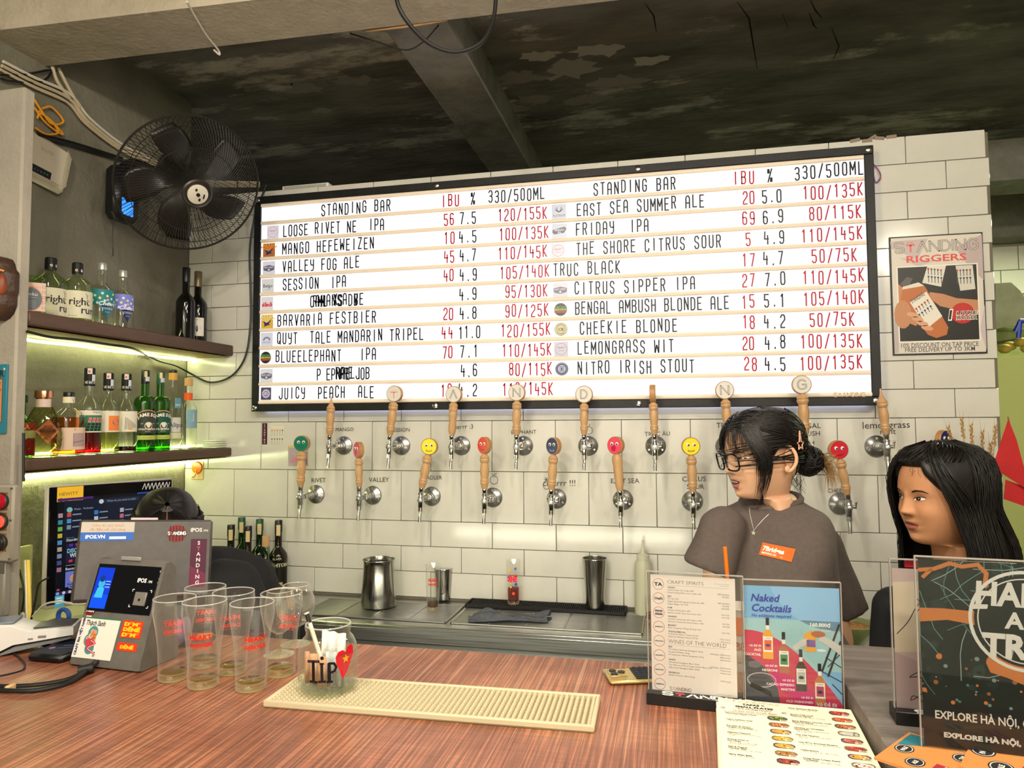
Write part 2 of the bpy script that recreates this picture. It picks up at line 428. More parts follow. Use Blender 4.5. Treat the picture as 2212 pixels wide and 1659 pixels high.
M_CHROME = mat('chrome', '#dcdcd9', 0.12, 1.0)
M_CHROME_DULL = noisy('worn_chrome', '#c4c4c1', '#b0b0ad', 14, rough=0.24, rough2=0.4, metal=1.0)
M_BLACK = mat('black_plastic', '#121213', 0.38)
M_BLACK_SOFT = mat('black_rubber', '#19191a', 0.7)
M_WHITE_P = mat('white_plastic', '#e6e3dc', 0.35)
M_WOOD_TAP = noisy('turned_light_wood', '#c39d72', '#b38a5e', 5, rough=0.32, stretch=(6, 6, 1), bump=.03)
M_SHELF = noisy('dark_shelf_wood', '#5b4436', '#432f25', 3, rough=0.5, stretch=(8, .8, 8), bump=.1, bscale=18)
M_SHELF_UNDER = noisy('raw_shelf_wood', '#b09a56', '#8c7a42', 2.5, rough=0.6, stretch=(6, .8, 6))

def wood_top():
  m = mat('streaked_bar_top', '#7a4a38', 0.34, spec=0.5); N, L = nodes(m); b = N['Principled BSDF']
  tc = N.new('ShaderNodeTexCoord')
  def nz(scale, st, det=4, ro=.6):
    mp = N.new('ShaderNodeMapping'); mp.inputs['Scale'].default_value = st; L.new(tc.outputs['Object'], mp.inputs[0])
    n = N.new('ShaderNodeTexNoise'); n.inputs['Scale'].default_value = scale; n.inputs['Detail'].default_value = det; n.inputs['Roughness'].default_value = ro
    L.new(mp.outputs[0], n.inputs['Vector']); return n.outputs['Fac']
  def ramp(src, stops):
    r = N.new('ShaderNodeValToRGB'); L.new(src, r.inputs[0])
    while len(r.color_ramp.elements) < len(stops): r.color_ramp.elements.new(.5)
    for e, (p, c) in zip(r.color_ramp.elements, stops): e.position = p; e.color = (*srgb(c), 1)
    return r.outputs[0]
  def mix(f, a, bb, mode='MIX'):
    x = N.new('ShaderNodeMix'); x.data_type = 'RGBA'; x.blend_type = mode
    if hasattr(f, 'node'): L.new(f, x.inputs[0])
    else: x.inputs[0].default_value = f
    L.new(a, x.inputs[6]); L.new(bb, x.inputs[7]); return x.outputs[2]
  base = ramp(nz(3.5, (1, 1, 1), 7), [(.3, '#7a4936'), (.5, '#955f48'), (.68, '#ac7759')])
  fine = ramp(nz(1.0, (210, 3.0, 1), 3), [(.36, '#6d6d6d'), (.5, '#a8a8a8'), (.6, '#f4efe8')])
  c = mix(.55, base, fine, 'OVERLAY')
  cross = ramp(nz(1.0, (5, 240, 1), 3), [(.4, '#8a8a8a'), (.6, '#cfcfcf')])
  c = mix(.22, c, cross, 'OVERLAY')
  line = ramp(nz(1.0, (120, 1.2, 1), 1), [(.66, '#000000'), (.69, '#b0b0b0')])
  lc = N.new('ShaderNodeRGB'); lc.outputs[0].default_value = (*srgb('#cf9f80'), 1)
  c = mix(line, c, lc.outputs[0])
  L.new(c, b.inputs['Base Color'])
  bp = N.new('ShaderNodeBump'); bp.inputs['Strength'].default_value = .12; bp.inputs['Distance'].default_value = .002
  L.new(nz(1.0, (210, 3.0, 1), 3), bp.inputs['Height']); L.new(bp.outputs[0], b.inputs['Normal'])
  return m
M_BAR = wood_top()

# ================================================================== the tiled back wall
ZT, TW = 1.5588, 0.25304
WX0, WX1 = -0.875, 2.287
wall = struct(box('wall_back', ((WX0 + WX1) / 2 - .1, 0.086, 1.275), (WX1 - WX0 + .2, 0.16, 2.55), M_GROUT), 'white tiled wall behind the taps')
rows = [(ZT + .1 * i, ZT + .1 * (i + 1), (i % 2 == 0)) for i in range(10)]
rows += [(ZT - .2, ZT, False), (ZT - .4, ZT - .2, True), (ZT - .5, ZT - .4, False), (ZT - .6, ZT - .5, True), (ZT - .7, ZT - .6, False)]
TM = {}
rt = random.Random(3)
for z0, z1, half in rows:
  c = -4
  while c < 10:
    a = max((c + (.5 if half else 0)) * TW, WX0); b = min((c + 1 + (.5 if half else 0)) * TW, WX1); c += 1
    if b - a < .012: continue
    if z0 > 1.68 and z1 < 2.47 and a > -.46 and b < 1.86: continue
    k = (round(b - a, 3), round(z1 - z0, 3))
    if k not in TM: TM[k] = MB().box((0, 0, 0), (b - a - .0022, .010, z1 - z0 - .0022), .0014).mesh('tile', M_TILE)
    link('tile', TM[k], wall, ((a + b) / 2, 0.005 + rt.uniform(-.0006, .0006), (z0 + z1) / 2), (rt.uniform(-.0022, .0022), 0, rt.uniform(-.002, .002)))
# broken render on the wall's top by the board's corner
b = MB(); r9 = random.Random(9)
for i in range(7):
  b.M = Matrix.Translation((1.86 + .02 * i, -.001 + .01 * (i % 2), 2.557 + r9.uniform(-.004, .006))) @ Matrix.Rotation(r9.uniform(-.6, .6), 4, 'Y')
  b.box((0, .008, 0), (.034, .02, .012 + .006 * (i % 2)), .0015)
b.build('broken_plaster', mat('broken_plaster', '#8e7d72', .9), wall)

# ================================================================== other walls, floor, ceiling, beams
struct(box('wall_left', (-0.925, -0.5, 1.5), (0.10, 0.998, 3.0), M_PLASTER), 'grey green plaster wall behind the shelves')
struct(box('wall_pillar', (-1.245, -1.02, 1.275), (1.20, 0.04, 2.55), M_PILLAR, bev=.006), 'off white plastered pillar left of the shelves')
struct(box('floor', (1.0, -1.3, -0.02), (9.0, 9.0, 0.04), M_FLOOR), 'dark floor')
ceil = struct(box('ceiling', (1.2, -1.0, 3.06), (9.4, 9.6, 0.14), M_CEIL), 'sooty concrete ceiling')
struct(box('wall_front', (1.2, -5.6, 1.5), (9.0, 0.1, 3.0), mat('pale_guest_wall', '#d8d0b8', .8)), 'plastered wall of the guest room')
struct(box('wall_right', (5.6, -1.5, 1.5), (0.1, 8.5, 3.0), M_PILLAR), 'plastered wall on the right')
rc = random.Random(17); s = Sheet()
for px, py, r in ((1120, 170, .10), (1165, 120, .07), (1230, 150, .12), (1290, 110, .09), (1335, 180, .11), (1150, 215, .08), (1260, 215, .10), (1060, 190, .06), (660, 190, .10), (760, 175, .08), (700, 240, .06), (1400, 130, .07)):
  c = at(px, py, Z=2.9895); s.poly([(c.x + r * rc.uniform(.35, 1.15) * cos(k * pi / 9) * 1.3, c.y + r * rc.uniform(.35, 1.15) * sin(k * pi / 9) * .7) for k in range(18)], rc.choice(['#a3a096', '#b9b6ab', '#8f8c82']), 1)
s.build('peeled_paint', ceil, fn=lambda u, v, h: (u, v, 2.9898 - h), rough=.9)['kind'] = 'stuff'
s = Sheet()
for P in (((1592, 4), (1618, 40), (1626, 90), (1636, 150)), ((1750, 0), (1762, 24), (1776, 40)), ((1392, 6), (1412, 34), (1418, 70)), ((1748, 28), (1758, 56), (1766, 62)), ((1690, 30), (1702, 60)), ((1796, 60), (1812, 100), (1800, 130)), ((960, 40), (1010, 90), (1060, 130)), ((1105, 250), (1190, 260), (1260, 240))):
  Q = [at(x, y, Z=2.989) for x, y in P]; s.stroke([(q.x, q.y) for q in Q], [.002] + [.006] * (len(Q) - 2) + [.002], '#1d1c1a', 2)
s.build('cracks', ceil, fn=lambda u, v, h: (u, v, 2.9898 - h), rough=.95)['kind'] = 'stuff'
# big painted beam running along the bar, slightly askew
b = MB(); p0, p1, p2, p3 = (-2.2, -1.04), (4.2, -0.73), (4.2, -.58), (-2.2, -.80)
b.rings([[(x, y, z) for x, y in (p0, p1, p2, p3)] for z in (2.78, 3.0)])
struct(b.build('trim_1', M_BEAM), 'beige painted concrete beam under the ceiling')
# cross beam meeting it
b = MB(); b.box((.40, .75, 2.93), (.225, 2.9, .14), .006)
struct(b.build('trim_2', M_BEAM2), 'grey concrete cross beam under the ceiling')
# kitchen behind the right end of the wall
struct(box('wall_kitchen', (3.6, 2.26, 1.5), (3.4, 0.1, 3.0), noisy('kitchen_green_wall', '#8d907a', '#7e826c', 4, .6)), 'far kitchen wall')
struct(box('wall_behind', (-0.1, 2.26, 1.5), (4.0, 0.1, 3.0), M_CEIL), 'dark wall of the space above the bar wall')
struct(box('trim_4', (3.6, 1.2, 2.80), (3.4, .25, .20), M_BEAM2), 'dark kitchen ceiling beam'); struct(box('trim_3', (3.6, 2.10, 2.77), (3.4, .2, .26), M_BEAM2), 'dark kitchen beam')
KT = MB().box((0, 0, 0), (.196, .01, .146), .002).mesh('tile', M_TILE)
kw = bpy.data.objects['wall_kitchen']
for i in range(6):
  for j in range(2): link('tile', KT, kw, (2.7 + .2 * i + .1 * j, 2.204, 2.40 + .15 * j))

# ================================================================== shelves in the alcove
def shelf(z0, z1, label, strip_z):
  t = thing('wall_shelf', label, 'shelf', (-.875, -.5, z0), 0, 'dark wooden shelves in the alcove')
  MB().box((.115, 0, (z1 - z0) / 2 + .004), (.23, 1.0, z1 - z0 - .008), .004).build('board', M_SHELF, t)
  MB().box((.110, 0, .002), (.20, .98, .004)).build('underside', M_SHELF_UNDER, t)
  return t
s1 = shelf(1.838, 1.890, 'upper dark wooden shelf with clear spirit bottles on it', 0)
s2 = shelf(1.408, 1.450, 'lower dark wooden shelf under the coloured bottles', 0)
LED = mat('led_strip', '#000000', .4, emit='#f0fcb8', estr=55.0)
LED2 = mat('led_strip_dim', '#000000', .4, emit='#f0fcb8', estr=26.0)
for nm, z, m, lb in (('light_strip', 1.402, LED, 'bright yellow green light strip under the lower shelf'), ('light_strip', 1.832, LED2, 'yellow green light strip at the back under the upper shelf')):
  b = MB(); b.tube([(-.868 + (.008 if z < 1.5 else .03), -1.0 + .1 * i, z - (.016 if z < 1.5 else .003) + .002 * sin(i * 2.1)) for i in range(11)], .005, 6)
  tag(b.build(nm, m), lb, 'light strip', 'light strips under the shelves')
b = MB(); b.tube([(-.862, -1.0 + .1 * i, 1.456) for i in range(11)], .004, 6)
tag(b.build('light_strip', LED2), 'light strip lying along the back of the lower shelf behind the bottles', 'light strip', 'light strips under the shelves')
b = MB(); b.tube([(-.862, -1.0 + .1 * i, 1.896) for i in range(7)], .004, 6)
tag(b.build('light_strip', LED2), 'light strip lying along the back of the upper shelf behind the bottles', 'light strip', 'light strips under the shelves')

# ================================================================== bar top, back counter, side counter
t = thing('bar_counter', 'long reddish brown streaked wooden bar counter at the front', 'bar counter', (0.3, -1.6, 0))
MB().box((-.02, 0.0, 1.020), (2.40, .886, .04), .004).build('worktop', M_BAR, t)
MB().box((-.02, -.02, .499), (2.3, .70, .996)).build('front_panel', mat('bar_front', '#3b2a22', .6), t)
MB().box((-.02, .447, 1.014), (2.40, .006, .045), .002).build('back_edging', mat('pale_edging', '#d9d2c2', .4), t)

t = thing('steel_counter', 'stainless steel back counter below the taps', 'counter', (0.95, -.18, 0))
MB().box((-.05, .0, .835), (2.84, .362, .03), .004).build('worktop', M_STEEL, t)
MB().box((-.05, -.176, .815), (2.84, .012, .050), .004).build('front_lip', M_STEEL, t)
MB().box((-.05, -.12, .40), (2.80, .02, .78)).build('front_panel', M_STEEL, t)
MB().box((-.05, -.16, .70), (2.82, .02, .10), .003).build('lower_rail', M_STEEL, t)
def grate(px0, px1, label):
  xa = at(px0[0], px0[1], Z=.852).x; xb = at(px1[0], px1[1], Z=.852).x; w = xb - xa
  g = thing('drip_grate', label, 'drip grate', ((xa + xb) / 2, -.19, .8505), 0, 'slotted steel drip grates on the back counter')
  b = MB(); b.box((0, 0, .0008), (w, .235, .0016)); b.build('pan', mat('drip_pan', '#5a5a58', .35, 1.0), g)
  b = MB()
  for i in range(26): b.box((0, -.108 + .0086 * i, .0028), (w - .012, .0046, .002), .0005)
  o = b.build('slats', M_STEEL, g); o['kind'] = 'stuff'
  n = max(2, int(w / .115))
  rib = MB().box((0, 0, .0042), (.007, .222, .0022), .001).mesh('rib', M_STEEL)
  for i in range(1, n): link('rib', rib, g, (-w / 2 + w * i / n, 0, 0))
  b = MB()
  for sx in (-1, 1): b.box((sx * (w / 2 - .003), 0, .003), (.006, .235, .005), .001)
  for sy in (-1, 1): b.box((0, sy * .1145, .003), (w, .006, .005), .001)
  b.build('rim', M_STEEL, g); return g
grate((640, 1330), (975, 1335), 'long slotted steel drip grate under the steel pitcher')
grate((985, 1335), (1390, 1362), 'slotted steel drip grate under the grey cloth')

t = thing('side_counter', 'grey weathered wood side counter with stone edge on the right', 'counter', (2.35, -1.42, 0))
GW = noisy('grey_weathered_wood', '#7c736c', '#655d57', 3.0, rough=0.55, stretch=(1.2, 14, 1), bump=.12, bscale=20)
MB().box((0, 0, 1.0715), (1.72, .62, .035), .002).build('worktop', GW, t)
MB().box((-.852, 0, .84), (.012, .62, .45)).build('side_panel', noisy('stone_edge', '#8a7a66', '#756654', 9, .5, bump=.1), t)
MB().box((.01, 0, .55), (1.68, .58, 1.0)).build('body', mat('bar_front', '#3b2a22', .6), t)

# ================================================================== the letter board
BX0, BX1, BZ0, BZ1, BY = -.515, 1.904, 1.603, 2.514, -.058
IX0, IX1, IZ0, IZ1 = -.484, 1.873, 1.633, 2.483
board = thing('letter_board', 'large lit white letter board in black frame listing beers and prices', 'menu board', ((BX0 + BX1) / 2, 0, BZ0))
BO = Vector(board.location)
def bl(x, y, z): return (x - BO.x, y - BO.y, z - BO.z)
FRM = noisy('black_frame', '#1b1c1e', '#111214', 20, .45, bump=.05)
for c, d in (((0, BY + .012, 0), None),):
  pass
def bbox_part(name, x0, x1, y0, y1, z0, z1, m, bev=.002):
  return MB().box(bl((x0 + x1) / 2, (y0 + y1) / 2, (z0 + z1) / 2), (x1 - x0, y1 - y0, z1 - z0), bev).build(name, m, board)
bbox_part('frame_rail', BX0, BX1, BY - .004, -.012, IZ1, BZ1, FRM); bbox_part('frame_rail', BX0, BX1, BY - .004, -.012, BZ0, IZ0, FRM)
bbox_part('frame_post', BX0, IX0, BY - .004, -.012, IZ0, IZ1, FRM); bbox_part('frame_post', IX1, BX1, BY - .004, -.012, IZ0, IZ1, FRM)
PANEL = mat('lit_white_panel', '#d8d8dc', .35, emit='#f1f2ff', estr=.76)
bbox_part('lit_panel', IX0, IX1, BY + .004, -.014, IZ0, IZ1, PANEL, 0)
RAIL = mat('ivory_rail', '#dccdb8', .35, emit='#f2ddc4', estr=.16)
PITCH_Z = (IZ1 - IZ0 - .0165) / 11
for i in range(12):
  z = IZ1 - .00825 - PITCH_Z * i
  b = MB(); b.prism([(BY + .004, -.0082), (BY - .006, -.0060), (BY - .008, -.001), (BY - .005, .005), (BY + .004, .0082)], IX0 + .003, IX1 - (.002 if i < 11 else 0), 'x')
  b.M = Matrix()
  o = b.build('letter_rail', RAIL, board, bl(0, 0, z))
GLOW = mat('led_spill', '#000000', .5, emit='#c3ccff', estr=5.0)
for x0, x1, z0, z1 in ((IX0, IX1, BZ0 + .006, BZ0 + .016), (BX0 + .004, BX0 + .012, IZ0, IZ1), (BX1 - .012, BX1 - .004, IZ0, IZ1)):
  bbox_part('light_tube', x0, x1, -.012, -.006, z0, z1, GLOW, 0)
bolt = MB().lathe([(.011, 0), (.011, .004), (.008, .006)], 16).mesh('bolt', M_CHROME)
for px, py in ((557, 432), (943, 400), (1378, 365), (1880, 320), (547, 880), (940, 877), (1380, 873), (1893, 871)):
  x = x_on(px, BY - .004, at(px, py, Y=BY - .004).z); z = BZ1 - .0155 if py < 600 else BZ0 + .015
  link('bolt', bolt, board, bl(min(max(x, BX0 + .016), BX1 - .016), BY - .004, z), (pi / 2, 0, 0))

# letters of the board: a narrow stroke alphabet, each letter its own tile
R_ = [(0, .14), (0, .86), (.22, 1), (.78, 1), (1, .86), (1, .14), (.78, 0), (.22, 0), (0, .14)]
GL = {'A': [[(0, 0), (0, .84), (.3, 1), (.7, 1), (1, .84), (1, 0)], [(0, .42), (1, .42)]],
'B': [[(0, 0), (0, 1), (.7, 1), (1, .88), (1, .66), (.75, .53), (0, .53)], [(.75, .53), (1, .4), (1, .13), (.7, 0), (0, 0)]],
'C': [[(1, .76), (1, .86), (.75, 1), (.25, 1), (0, .86), (0, .14), (.25, 0), (.75, 0), (1, .14), (1, .24)]],
'D': [[(0, 0), (0, 1), (.65, 1), (1, .84), (1, .16), (.65, 0), (0, 0)]], 'E': [[(1, 1), (0, 1), (0, 0), (1, 0)], [(0, .52), (.8, .52)]],
'F': [[(1, 1), (0, 1), (0, 0)], [(0, .52), (.8, .52)]], 'G': [[(1, .76), (1, .86), (.75, 1), (.25, 1), (0, .86), (0, .14), (.25, 0), (.75, 0), (1, .14), (1, .48), (.55, .48)]],
'H': [[(0, 0), (0, 1)], [(1, 0), (1, 1)], [(0, .52), (1, .52)]], 'I': [[(.5, 0), (.5, 1)]], 'J': [[(1, 1), (1, .14), (.75, 0), (.25, 0), (0, .14), (0, .26)]],
'K': [[(0, 0), (0, 1)], [(1, 1), (.1, .5), (1, 0)]], 'L': [[(0, 1), (0, 0), (1, 0)]], 'M': [[(0, 0), (0, 1), (.5, .35), (1, 1), (1, 0)]],
'N': [[(0, 0), (0, 1), (1, 0), (1, 1)]], 'O': [R_], '0': [R_], 'P': [[(0, 0), (0, 1), (.7, 1), (1, .87), (1, .58), (.7, .45), (0, .45)]],
'Q': [R_, [(.6, .2), (1.05, -.06)]], 'R': [[(0, 0), (0, 1), (.7, 1), (1, .87), (1, .62), (.7, .5), (0, .5)], [(.55, .5), (1, 0)]],
'S': [[(1, .78), (1, .86), (.75, 1), (.25, 1), (0, .86), (0, .66), (.25, .54), (.75, .46), (1, .34), (1, .14), (.75, 0), (.25, 0), (0, .14), (0, .22)]],
'T': [[(0, 1), (1, 1)], [(.5, 1), (.5, 0)]], 'U': [[(0, 1), (0, .14), (.25, 0), (.75, 0), (1, .14), (1, 1)]], 'V': [[(0, 1), (.5, 0), (1, 1)]],
'W': [[(0, 1), (.1, 0), (.5, .6), (.9, 0), (1, 1)]], 'X': [[(0, 0), (1, 1)], [(0, 1), (1, 0)]], 'Y': [[(0, 1), (0, .66), (.25, .5), (1, .5)], [(1, 1), (1, .14), (.75, 0), (.2, 0)]],
'Z': [[(0, 1), (1, 1), (0, 0), (1, 0)]], '1': [[(.2, .84), (.55, 1), (.55, 0)]], '2': [[(0, .8), (0, .86), (.25, 1), (.75, 1), (1, .86), (1, .62), (0, .2), (0, 0), (1, 0)]],
'3': [[(0, .86), (.25, 1), (.75, 1), (1, .86), (1, .66), (.75, .53), (.3, .53)], [(.75, .53), (1, .4), (1, .14), (.75, 0), (.25, 0), (0, .14)]],
'4': [[(.1, 1), (0, .42), (1, .42)], [(.8, .7), (.8, 0)]], '5': [[(1, 1), (0, 1), (0, .56), (.7, .58), (1, .46), (1, .14), (.75, 0), (.25, 0), (0, .14)]],
'6': [[(1, .86), (.75, 1), (.25, 1), (0, .86), (0, .14), (.25, 0), (.75, 0), (1, .14), (1, .42), (.75, .55), (0, .55)]], '7': [[(0, 1), (1, 1), (.35, 0)]],
'8': [[(.25, .54), (0, .66), (0, .86), (.25, 1), (.75, 1), (1, .86), (1, .66), (.75, .54), (.25, .54), (0, .42), (0, .14), (.25, 0), (.75, 0), (1, .14), (1, .42), (.75, .54)]],
'9': [[(0, .14), (.25, 0), (.75, 0), (1, .14), (1, .86), (.75, 1), (.25, 1), (0, .86), (0, .58), (.25, .45), (1, .45)]], '/': [[(0, -.05), (1, 1.05)]], '.': [[(.5, 0), (.5, .09)]],
'%': [[(0, -.02), (1, 1.02)], [(.0, .72), (.0, .98), (.3, .98), (.3, .72), (.0, .72)], [(.7, .02), (.7, .28), (1, .28), (1, .02), (.7, .02)]]}
LH, LWD, SW = .0500, .0128, .0050
LETTER = {}
def letter_mesh(ch, colour):
  k = (ch, colour)
  if k not in LETTER:
    s = Sheet()
    w = LWD * (1.25 if ch in 'MW' else 1)
    for st in GL[ch]: s.stroke([((a - .5) * w, SW / 2 + q * (LH - SW)) for a, q in st], SW, colour, 3, ext=SW * .35)
    if ch not in './': s.rect(w * .5 + .0045, -.003, w * .5 + .0052, LH + .003, '#c9c6cf', 2)
    me = bpy.data.meshes.new('letter'); me.from_pydata([(u, -h, v) for u, v, h in s.v], [], s.f)
    for c in s.cols: me.materials.append(ink(c, .4))
    me.polygons.foreach_set('material_index', s.mi); me.update(); LETTER[k] = me
  return LETTER[k]
INK, RED = '#10181f', '#a5142c'
TILES = []
rj = random.Random(5)
def row_z(i): return IZ1 - .0165 - PITCH_Z * i - (PITCH_Z - .0165) + .0035
def put(side, i, txt, c0, c1, colour=INK):
  """txt spread evenly between two pixel columns of the photo's crop."""
  f = (lambda q: 540 + q / 3.19) if side == 'L' else (lambda q: 1180 + q / 2.765)
  z = row_z(i); xa = x_on(f(c0), BY, z + .02) + LWD / 2; xb = x_on(f(c1), BY, z + .02) - LWD / 2; n = len(txt)
  for k, ch in enumerate(txt):
    if ch == ' ': continue
    x = xa if n == 1 else xa + (xb - xa) * k / (n - 1)
    TILES.append((ch, colour, x, z + rj.choice([0, 0, 0, .0015, -.0012, .003, -.002])))
LROWS = [('STANDING BAR', 493, 962, None, 'x', '', 1645), ]
def line(side, i, name, n0, n1, ibu, i0, i1, pc, p0, p1, pr, r0, r1):
  if name: put(side, i, name, n0, n1)
  if ibu: put(side, i, ibu, i0, i1, RED)
  if pc: put(side, i, pc, p0, p1)
  if pr: put(side, i, pr, r0, r1, INK if i == 0 else RED)
line('L', 0, 'STANDING BAR', 493, 962, 'IBU', 1322, 1435, '%', 1524, 1560, '330/500ML', 1645, 2025)
line('L', 1, 'LOOSE RIVET NE  IPA', 230, 918, '56', 1338, 1400, '7.5', 1448, 1552, '120/155K', 1712, 2042)
line('L', 2, 'MANGO HEFEWEIZEN', 225, 848, '10', 1340, 1405, '4.5', 1443, 1555, '100/135K', 1720, 2052)
line('L', 3, 'VALLEY FOG ALE', 225, 748, '45', 1340, 1402, '4.7', 1448, 1552, '110/145K', 1712, 2042)
line('L', 4, 'SESSION  IPA', 227, 655, '40', 1337, 1398, '4.9', 1448, 1558, '105/140K', 1725, 2057)
line('L', 5, 'CAMANSADBE', 416, 776, '', 0, 0, '4.9', 1445, 1556, '95/130K', 1762, 2045)
put('L', 5, 'RML XS  V', 436, 738)
line('L', 6, 'BARVARIA FESTBIER', 190, 862, '20', 1335, 1395, '4.8', 1448, 1556, '90/125K', 1762, 2052)
line('L', 7, 'QUYT  TALE MANDARIN TRIPEL', 188, 1190, '44', 1323, 1392, '11.0', 1440, 1582, '120/155K', 1732, 2065)
line('L', 8, 'BLUEELEPHANT   IPA', 178, 862, '70', 1330, 1390, '7.1', 1450, 1565, '110/145K', 1740, 2072)
line('L', 9, 'P EPNPELJOB', 462, 818, '', 0, 0, '4.6', 1455, 1560, '80/115K', 1788, 2075)
put('L', 9, 'PARE I', 592, 760)
line('L', 10, 'JUICY  PEACH  ALE', 200, 848, '18', 1318, 1385, '4.2', 1440, 1560, '110/145K', 1742, 2082)
line('R', 0, 'STANDING BAR', 285, 768, 'IBU', 1120, 1238, '%', 1325, 1362, '330/500ML', 1488, 1892)
line('R', 1, 'EAST SEA SUMMER ALE', 185, 940, '20', 1178, 1240, '5.0', 1293, 1402, '100/135K', 1538, 1888)
line('R', 2, 'FRIDAY  IPA', 180, 607, '69', 1175, 1242, '6.9', 1298, 1412, '80/115K', 1575, 1878)
line('R', 3, 'THE SHORE CITRUS SOUR', 182, 1040, '5', 1195, 1222, '4.9', 1305, 1418, '110/145K', 1528, 1885)
line('R', 4, 'TRUC BLACK', 45, 437, '17', 1174, 1243, '4.7', 1300, 1412, '50/75K', 1590, 1852)
line('R', 5, 'CITRUS SIPPER IPA', 172, 885, '27', 1175, 1242, '7.0', 1310, 1425, '110/145K', 1536, 1895)
line('R', 6, 'BENGAL AMBUSH BLONDE ALE', 175, 1088, '15', 1172, 1240, '5.1', 1305, 1422, '105/140K', 1541, 1895)
line('R', 7, 'CHEEKIE BLONDE', 203, 778, '18', 1177, 1242, '4.2', 1305, 1425, '50/75K', 1578, 1838)
line('R', 8, 'LEMONGRASS WIT', 190, 757, '20', 1177, 1238, '4.8', 1310, 1425, '100/135K', 1524, 1885)
line('R', 9, 'NITRO IRISH STOUT', 190, 880, '28', 1187, 1255, '4.5', 1310, 1425, '100/135K', 1520, 1885)
TILES.sort(key=lambda q: -q[2])
for ch, colour, x, z in TILES[:295]:
  link('letter', letter_mesh(ch, colour), board, bl(x, BY + .0030, z))
b = Sheet(); b2 = [];
me_v, me_f, me_mi, me_m = [], [], [], []
for ch, colour, x, z in TILES[295:]:
  me = letter_mesh(ch, colour); o = len(me_v)
  me_v += [(v.co.x + x - BO.x, v.co.y + BY + .0030, v.co.z + z - BO.z) for v in me.vertices]
  for p in me.polygons:
    m_ = me.materials[p.material_index]
    if m_ not in me_m: me_m.append(m_)
    me_f.append(tuple(o + q for q in p.vertices)); me_mi.append(me_m.index(m_))
me = bpy.data.meshes.new('letters'); me.from_pydata(me_v, [], me_f); [me.materials.append(q) for q in me_m]; me.polygons.foreach_set('material_index', me_mi)
o = link('letters', me, board); o['kind'] = 'stuff'

# brewers' badges in front of the beer names
def badge(side, i, px, draw):
  f = (lambda q: 540 + q / 3.19) if side == 'L' else (lambda q: 1180 + q / 2.765)
  z = row_z(i) + LH / 2 - .001; x = x_on(f(px), BY, z)
  s = Sheet(); draw(s); s.build('badge', board, 'xz', bl(x, BY + .0036, z), .4, emis=.84)
def bd_heart(s):
  s.rect(-.027, -.028, .027, .028, '#e6e2e6', 1); s.ring(0, 0, .022, .0014, '#e0606a', 2); s.text('HEART', 0, .002, .010, '#d8505c', 2, 'C', .01); s.text('DARKNESS', 0, -.008, .005, '#d8505c', 2, 'C')
def bd_sun(a, bk):
  def d(s):
    s.rect(-.028, -.029, .028, .029, bk, 1)
    for k in range(7):
      q = pi * (.12 + .76 * k / 6); s.poly([(0, -.004), (.04 * cos(q - .07), min(.029, .04 * sin(q - .07))), (.04 * cos(q + .07), min(.029, .04 * sin(q + .07)))], a, 2)
    s.poly([(-.02, .004), (-.004, -.006), (.002, -.004), (.022, .010), (.008, -.010), (.016, -.014), (.002, -.016), (-.014, -.022), (-.012, -.012)], '#2c3560', 3)
  return d
def bd_shield(s):
  s.rect(-.029, -.028, .029, .028, '#e4e0e2', 1)
  s.poly([(-.026, .006), (0, .012), (.026, .006), (.024, -.010), (0, -.016), (-.024, -.010)], '#6d6372', 2); s.text('EAST WEST', 0, -.001, .0085, '#f0ecf0', 3, 'C', .02); s.circle(0, -.008, .005, '#d8d2dc', 3, 12)
def bd_belgo(s):
  s.rect(-.028, -.029, .028, .029, '#e6dfd6', 1); s.text('Belgo', 0, -.007, .020, '#4a4446', 2, 'C', .01); s.rect(-.012, -.017, .012, -.016, '#8a8080', 2)
def bd_dene(s):
  s.rect(-.028, -.029, .028, .029, '#efe2de', 1); s.text('dĕnĕ', 0, -.012, .022, '#e0363c', 2, 'C', .05)
def bd_crest(s):
  s.rect(-.028, -.029, .028, .029, '#e6e2e4', 1)
  for k in range(7):
    q = pi * (.08 + .84 * k / 6); s.circle(.014 * cos(q), -.004 + .012 * sin(q), .0042, '#8c88a8', 2, 10)
  s.text('HISTORY', 0, -.016, .010, '#9a96ac', 2, 'C', .02)
def bd_rasta(s):
  s.circle(0, 0, .025, '#2a2628', 1, 28)
  s.text('MEKONG', 0, .005, .0105, '#3fae5a', 2, 'C', .03); s.text('BREWING', 0, -.004, .0105, '#e8d24a', 2, 'C', .03); s.text('COMPANY', 0, -.013, .0105, '#e05a3c', 2, 'C', .03)
def bd_rose(s):
  s.rect(-.024, -.026, .024, .026, '#564a5e', 1); s.circle(0, 0, .019, '#cfc4d0', 2, 9); s.circle(0, 0, .012, '#6d6076', 3, 7); s.circle(0, 0, .009, '#d8ced8', 4, 7); s.text('J', 0, -.006, .016, '#564a5e', 5, 'C', .03)
def bd_plat(s):
  s.rect(-.028, -.029, .028, .029, '#e4e1e6', 1)
  for sg in (-1, 1):
    for k in range(3): s.stroke([(0, -.002), (sg * (.006 + .003 * k), .006 - .001 * k), (sg * (.009 + .003 * k), .018 - .004 * k)], .0018, '#3c3a40', 2)
  s.text('PLATINUM', 0, -.020, .013, '#4a484e', 2, 'C', fit=.046)
def bd_friday(s):
  s.rect(-.029, -.029, .029, .029, '#e4e1e6', 1); s.poly([(-.026, .006), (.02, .016), (.027, .008), (.018, -.008), (-.02, -.012), (-.028, -.004)], '#5c5a68', 2); s.text('FRIDAY', 0, 0, .011, '#e8e6ec', 3, 'C', .03); s.text('IPA', 0, -.009, .009, '#e8e6ec', 3, 'C', .03)
